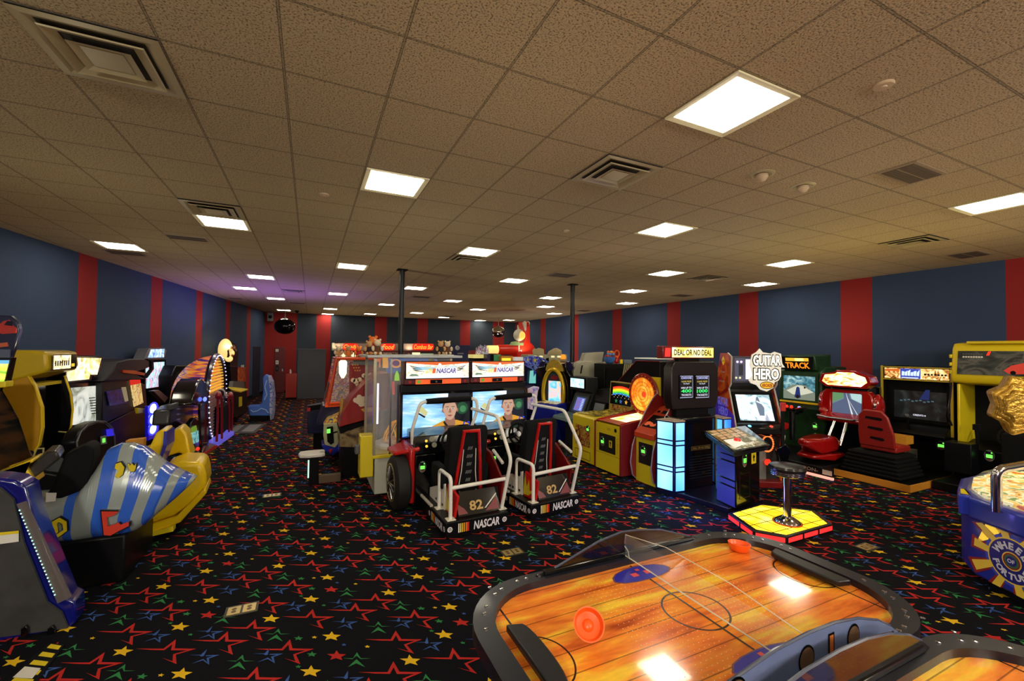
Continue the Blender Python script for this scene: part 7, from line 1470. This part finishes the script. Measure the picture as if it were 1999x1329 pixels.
# games with blue star banner, right behind the mirror game
t = thing('star_banner_game', 'game with curved deep blue banner covered in pale swirls and yellow stars', 'arcade machine', (5.3,10.6,0)); Ys = 10.3
sb_ = art('star_banner', [(24,26,110),(50,60,180),(120,140,210),(30,30,100)], 7, .12, const=True)
slab(t, 'banner', [(1022,705),(1024,697),(1040,694),(1056,697),(1072,706),(1074,720),(1062,716),(1050,722),(1042,735),(1042,722),(1028,715)], (0,.05,0), sb_, Y=Ys, smooth=0)
for u, v in ((1044,703),(1030,702),(1058,706)): c = PX(u,v,Y=Ys-.01); B().star(frame(c,(1,0,0),(0,0,1)), 0,0,.07 if u==1044 else .045, YEL2, .004).build('star', t, world=True, smooth=0)
slab(t, 'cyan_panel', [(1036,724),(1046,722),(1046,748),(1034,748)], (0,.04,0), glow('panel_cyan', (130,220,210), .8), Y=Ys+.02, smooth=0); slab(t, 'print_panel', [(1040,760),(1052,755),(1056,800),(1040,800)], (0,.3,0), art('pastel_print', [(120,90,200),(240,220,230),(240,150,120)], 6, .3), Y=Ys-.2, smooth=0)
B().box((5.0,10.4,0), (6.2,11.2,1.7), NAVY).build('cabinet', t, world=True)
for k, (u, lab) in enumerate(((1050,'beige cabinet with small cut-out topper just right of the red tube fin'),(1085,'beige cabinet with taller peaked topper and amber lamp, left of the right column'))):
    t = thing('ticket_station', lab, 'arcade machine', (PX(u,690,Y=12.6).x,12.8,0), group='beige topped ticket stations'); be = mat('station_beige', (170,165,135), .5)
    slab(t, 'body', [(u-20,692),(u+22,692),(u+22,706),(u-20,706)], (0,.5,0), be, Y=12.6, bevel=.01)
    P = [(-9,692),(-10,684),(-6,680),(-2,681),(2,679),(8,680),(12,682),(12,692)] if k == 0 else [(-16,692),(-13,686),(-8,683),(-3,680),(2,679),(6,681),(11,684),(12,692)]
    slab(t, 'cutout_topper', [(u+a,v) for a, v in P], (0,.04,0), mat('topper_tan', (180,165,120), .5), Y=12.58, smooth=0)
    for du in (-6,6): c = PX(u+du,696,Y=12.58); B().box((c.x-.06,12.56,c.z-.03), (c.x+.06,12.58,c.z+.03), glow('window_cream', (255,240,180), 1.0)).build('lit_window', t, world=True, smooth=0)
    x0, x1 = PX(u-20,700,Y=12.6).x, PX(u+22,700,Y=12.6).x; B().box((x0+.03,12.65,0), (x1-.03,13.0,1.85), BLKM).build('base', t, world=True)
B().lathe((0,0,0), [(.001,0),(.09,.0),(.1,.08),(.06,.16),(.001,.17)], mat('amber_bulb', (235,150,40), .3, emit=.7), 16).build('amber_lamp', t).location = (PX(1098,701,Y=12.6).x-t[0].location.x, -.25, PX(1098,701,Y=12.6).z)
# games seen through the booth
t = thing('bubble_game', 'game with blue curved header and orange wave seen above the left racing marquee', 'arcade machine', (2.3,8.9,0)); Yg = 8.6
slab(t, 'header', [(758,700),(852,700),(858,708),(852,716),(758,730)], (0,.3,0), mat('header_blue', (50,90,170), .4, emit=.25, ecol=(60,120,220)), Y=Yg, bevel=.01)
slab(t, 'orange_wave', [(790,712),(805,708),(820,704),(835,706),(848,711),(820,709),(800,714)], (0,.01,0), glow('wave_orange', (240,130,50), .8), Y=Yg-.01, smooth=0); slab(t, 'olive_block', [(836,700),(848,700),(848,710),(836,710)], (0,.02,0), mat('olive_print', (120,120,20), .4), Y=Yg-.015, smooth=0)
for nm, P_, m_1 in (('yellow_sign', [(747,698),(757,698),(758,708),(758,718),(747,718)], glow('sg_y', (250,170,40), .9)), ('orange_sign', [(731,700),(743,700),(743,717),(731,717)], glow('sg_o2', (240,120,50), .8)), ('oval_sign', [(773+12*math.cos(k*PI/8), 709.5+8.5*math.sin(k*PI/8)) for k in range(16)], glow('sg_o', (250,160,60), .9)), ('oval_emblem', [(773+7*math.cos(k*PI/8), 709+6*math.sin(k*PI/8)) for k in range(16)], glow('sg_p', (110,40,120), .7)), ('lime_arch', [(770,743),(771,732),(774,724),(776,724),(779,732),(780,743)], glow('sg_g', (150,230,40), 1.0)), ('red_strip', [(765,745),(770,744),(771,770),(766,770)], glow('sg_r', (230,50,30), .7))):
        slab(t, nm, P_, (0,.01,0), m_1, Y=8.57 if nm != 'oval_emblem' else 8.55, smooth=0)
B().box((1.36,8.62,0), (2.6,9.04,1.6), mat('bubble_body', (70,46,60), .4, vary=.5, scale=3)).build('cabinet', t, world=True); slab(t, 'purple_front', [(745,730),(790,728),(790,800),(745,800)], (0,.02,0), art('mauve_front', [(50,30,60),(130,60,60),(80,70,110)], 3, .1), Y=8.58, smooth=0)
t = thing('arched_column', 'olive and chrome strip of a cabinet edge between the two racing marquees', 'arcade machine', (2.6,7.4,0)); slab(t, 'edge_strip', [(921,708),(925,708),(926,770),(921,770)], (0,.2,0), mat('edge_mauve', (150,120,130), .3, .4), Y=7.3, smooth=0); B().box((2.45,7.4,0), (2.75,7.9,1.3), BLK).build('cabinet', t, world=True)
# ---------------------------------------------------------------- far left corner
a, c = PX(581,682,Y=19.9), PX(634,779,Y=19.9); t = thing('grey_partition', 'tall plain dark grey cabinet block in the back left area', 'cabinet', ((a.x+c.x)/2,20.2,0))
B().box((a.x,19.9,0), (c.x,20.6,a.z), mat('partition_grey', (62,66,72), .5, vary=.05)).build('body', t, world=True, bevel=.01); B().box((a.x-.02,19.88,a.z), (c.x+.02,20.62,a.z+.03), GRY).build('top_trim', t, world=True)
a2, c2 = PX(558,729,Y=19.8), PX(580,776,Y=19.8); t = thing('red_stand', 'small plain red box stand left of the grey cabinet block', 'stand', ((a2.x+c2.x)/2,20.1,0)); B().box((a2.x,19.8,.08), (c2.x-.03,20.3,a2.z), mat('stand_red', (170,40,26), .5)).build('body', t, world=True, bevel=.01); B().box((a2.x+.03,19.83,0), (c2.x-.03,20.27,.08), BLKM).build('plinth', t, world=True)
q = PX(567,729,Y=19.95); t = thing('bottle', 'small white pump bottle on the red stand', 'bottle', (q.x,19.95,a2.z)); B().lathe((0,0,0), [(.035,0),(.035,.12),(.012,.14),(.001,.145)], WHT, 14).build('bottle_body', t); B().box((-.03,-.008,.15), (.012,.008,.165), WHT).build('pump_head', t); B().cyl((0,0,.14), (0,0,.16), .008,.008, WHT, 8).build('pump_stem', t)
q = PX(541,652,Y=BY); p1, p2 = PX(536,692,Y=BY), PX(555,766,Y=BY)
o = B().box((p1.x,BY-.03,0), (p2.x,BY-.001,2.15), mat('exit_door_red', (104,18,18), .5)).build('door_1', bevel=.01); struct(o); B().box((p2.x-.12,BY-.07,1.0), (p2.x-.08,BY-.03,1.12), STL).build('door_handle', o, world=False)
o.children[0].location = -o.location
for k, (v, m2, lab, h) in enumerate(((684,WHT,'upper pale switch plate on the red stripe by the back left corner',.06),(707,WHT,'lower pale switch plate on the red stripe by the back left corner',.09),(719,BLK,'dark wall phone box on the red stripe by the back left corner',.14))):
    q = PX(541,v,Y=BY); t = thing('wall_switch' if k < 2 else 'wall_phone', lab, 'switch' if k < 2 else 'phone', (q.x,BY-.035,q.z)); B().box((-.06,-.02,-h), (.06,.0,h), m2).build('cover_plate', t, bevel=.005); B().box((-.015,-.03,-h*.4), (.015,-.02,h*.4), GRY).build('rocker', t)
for u, v, Yd, r, lab in ((556,637,21.0,.42,'large dark convex safety mirror ball hanging in the back left corner'),(973,648,20.0,.34,'silver convex safety mirror ball hanging near the back right corner')):
    q = PX(u,v,Y=Yd); t = thing('dome_mirror', lab, 'safety mirror', (q.x,Yd,q.z)); B().ball((0,0,0), (r,r,r*.82), mat('mirror_dark' if u < 600 else 'mirror_silver', (60,60,66) if u < 600 else (190,185,170), .08, 1), 32, 18).build('dome', t); B().cyl((0,0,r*.8), (0,0,CEIL-q.z-.001), .015, .015, STL, 8).build('hanger_rod', t); B().lathe((0,0,r*.76), [(r*.3,0),(r*.2,.05),(.001,.06)], STL, 20).build('mounting_cap', t)
q = PX(580,606,Z=CEIL); t = thing('security_camera', 'tiny black camera under the ceiling at the back left', 'camera', (q.x,q.y,CEIL)); B().lathe((0,0,0), [(.09,0),(.09,-.03),(.06,-.09),(.001,-.11)], BLKG, 18).build('housing', t); B().ball((0,-.02,-.09), .03, BLKG, 8, 6).build('lens', t)
q = PX(527,618,Y=22.6); t = thing('wall_speaker', 'small pale wall speaker high in the back left corner', 'speaker', (q.x,22.85,q.z)); B().box((-.12,-.12,-.2), (.12,.12,.2), mat('speaker_case', (90,92,95), .5)).build('speaker_case', t, bevel=.01); B().lathe((0,-.121,0), [(.001,0),(.08,0),(.06,-.01),(.001,-.005)], BLKM, 16, 'Y').build('speaker_cone', t)
# doorway and pale strip on the left wall
d = [PX(513,678,X=lwx(21.5)), PX(524,766,X=lwx(22.5))]
b = B(); y0, y1 = 21.3, 22.4; b.prism([(lwx(y0)+.02,y0,0),(lwx(y1)+.02,y1,0),(lwx(y1)+.02,y1,2.15),(lwx(y0)+.02,y0,2.15)], (-.015,0,0), mat('doorway_navy', (16,20,46), .7)); o = struct(b.build('door_2', smooth=0))
b = B(); b.prism([(lwx(19.6)+.03,19.6,.78),(lwx(19.9)+.03,19.9,.78),(lwx(19.9)+.03,19.9,1.42),(lwx(19.6)+.03,19.6,1.42)], (.03,0,0), WHT); tag(b.build('wall_plate'), 'narrow white vertical plate on the left wall near the back', 'wall plate')
for nm, x0, y0_, x1, y1_ in (('baseboard_left', lwx(FY), FY, lwx(BY), BY), ):
    b = B(); b.prism([(x0+.001,y0_,0),(x1+.001,y1_,0),(x1+.001,y1_,.10),(x0+.001,y0_,.10)], (.015,0,0), BLKM); struct(b.build(nm, smooth=0))
struct(B().box((RX-.016,FY,0), (RX-.001,BY,.10), BLKM).build('baseboard_right', smooth=0)); struct(B().box((lwx(BY)+.02,BY-.016,0), (RX-.02,BY-.001,.10), BLKM).build('baseboard_back', smooth=0))
# brass floor sockets
br_ = mat('brass', (205,180,110), .3, .7); 
for u, v, rot, lab in ((472,1190,.3,'brass double floor socket in the carpet at the lower left'),(531,967,.1,'brass double floor socket farther up the left aisle'),(1000,1078,.15,'brass floor socket plate between racing game and air hockey table'),(1692,1068,-.3,'brass floor socket plate right of the glowing floor')):
    q = PX(u,v,Z=0); t = thing('floor_socket', lab, 'floor socket', (q.x,q.y,.0015)); t[0].rotation_euler = (0,0,0)
    B().box((-.115,-.075,0), (.115,.075,.004), mat('socket_rim', (70,66,48), .4, .4)).build('rim_plate', t)
    for s in (-1, 1):
        lid = B().box((s*.053-.045,-.055,.004), (s*.053+.045,.055,.007), br_).build('lid', t, bevel=.001); b = B(); F = frame((0,0,.007), (1,0,0), (0,1,0)); b.disc(F, s*.053,.018,.018,mat('brass_dark',(110,90,50),.4,.6),.0005,14); b.disc(F, s*.053,-.02,.018,mat('brass_dark',(110,90,50),.4,.6),.0005,14); b.build('embossing', lid, smooth=0)
# ---------------------------------------------------------------- added up-lamps without fixtures, at machine-top height, brighten the ceiling
UP_ = []
for X in (-2.2, 1.2, 4.6, 8.0, 10.0):
    for Y in (-4.5, -1.2, 2.2, 5.6, 9.0, 12.4, 15.8, 19.2, 22.0):
        if X < lwx(Y)+.4: continue
        UP_.append((X, Y))
for X, Y in UP_:
    warm = (1,.88,.60) if X < 4 else (1,.82,.60)
    point_lamp('ceiling_fill_lamp', (X, Y, 2.03), warm, 19, .03, math.radians(172), (X, Y, 4))
point_lamp('yellow_topper_lamp', (7.4,3.6,2.1), (1,.80,.22), 34, .03, math.radians(160), (7.4,3.6,4)); point_lamp('white_fill_lamp', (6.0,4.6,2.25), (.9,1,.9), 10, .03, math.radians(160), (6.0,4.6,4))  # yellow follows the machines' glow on the ceiling; white is added fill
for X, e_ in ((-2.5,650), (3.0,330), (8.5,450)): point_lamp('rear_fill_lamp', (X,-3.2,3.2), (1,.95,.85), e_, .25)  # unseen lamps added behind the camera to brighten the sides facing it
point_lamp('column_glow_lamp', (4.45,4.55,.25), (.15,.3,1), 7, .1); point_lamp('floor_glow_lamp', (4.6,3.95,.2), (.25,.2,1), 5, .1); point_lamp('counter_lamp', (9.6,17.5,1.6), (1,1,1), 40, .05)
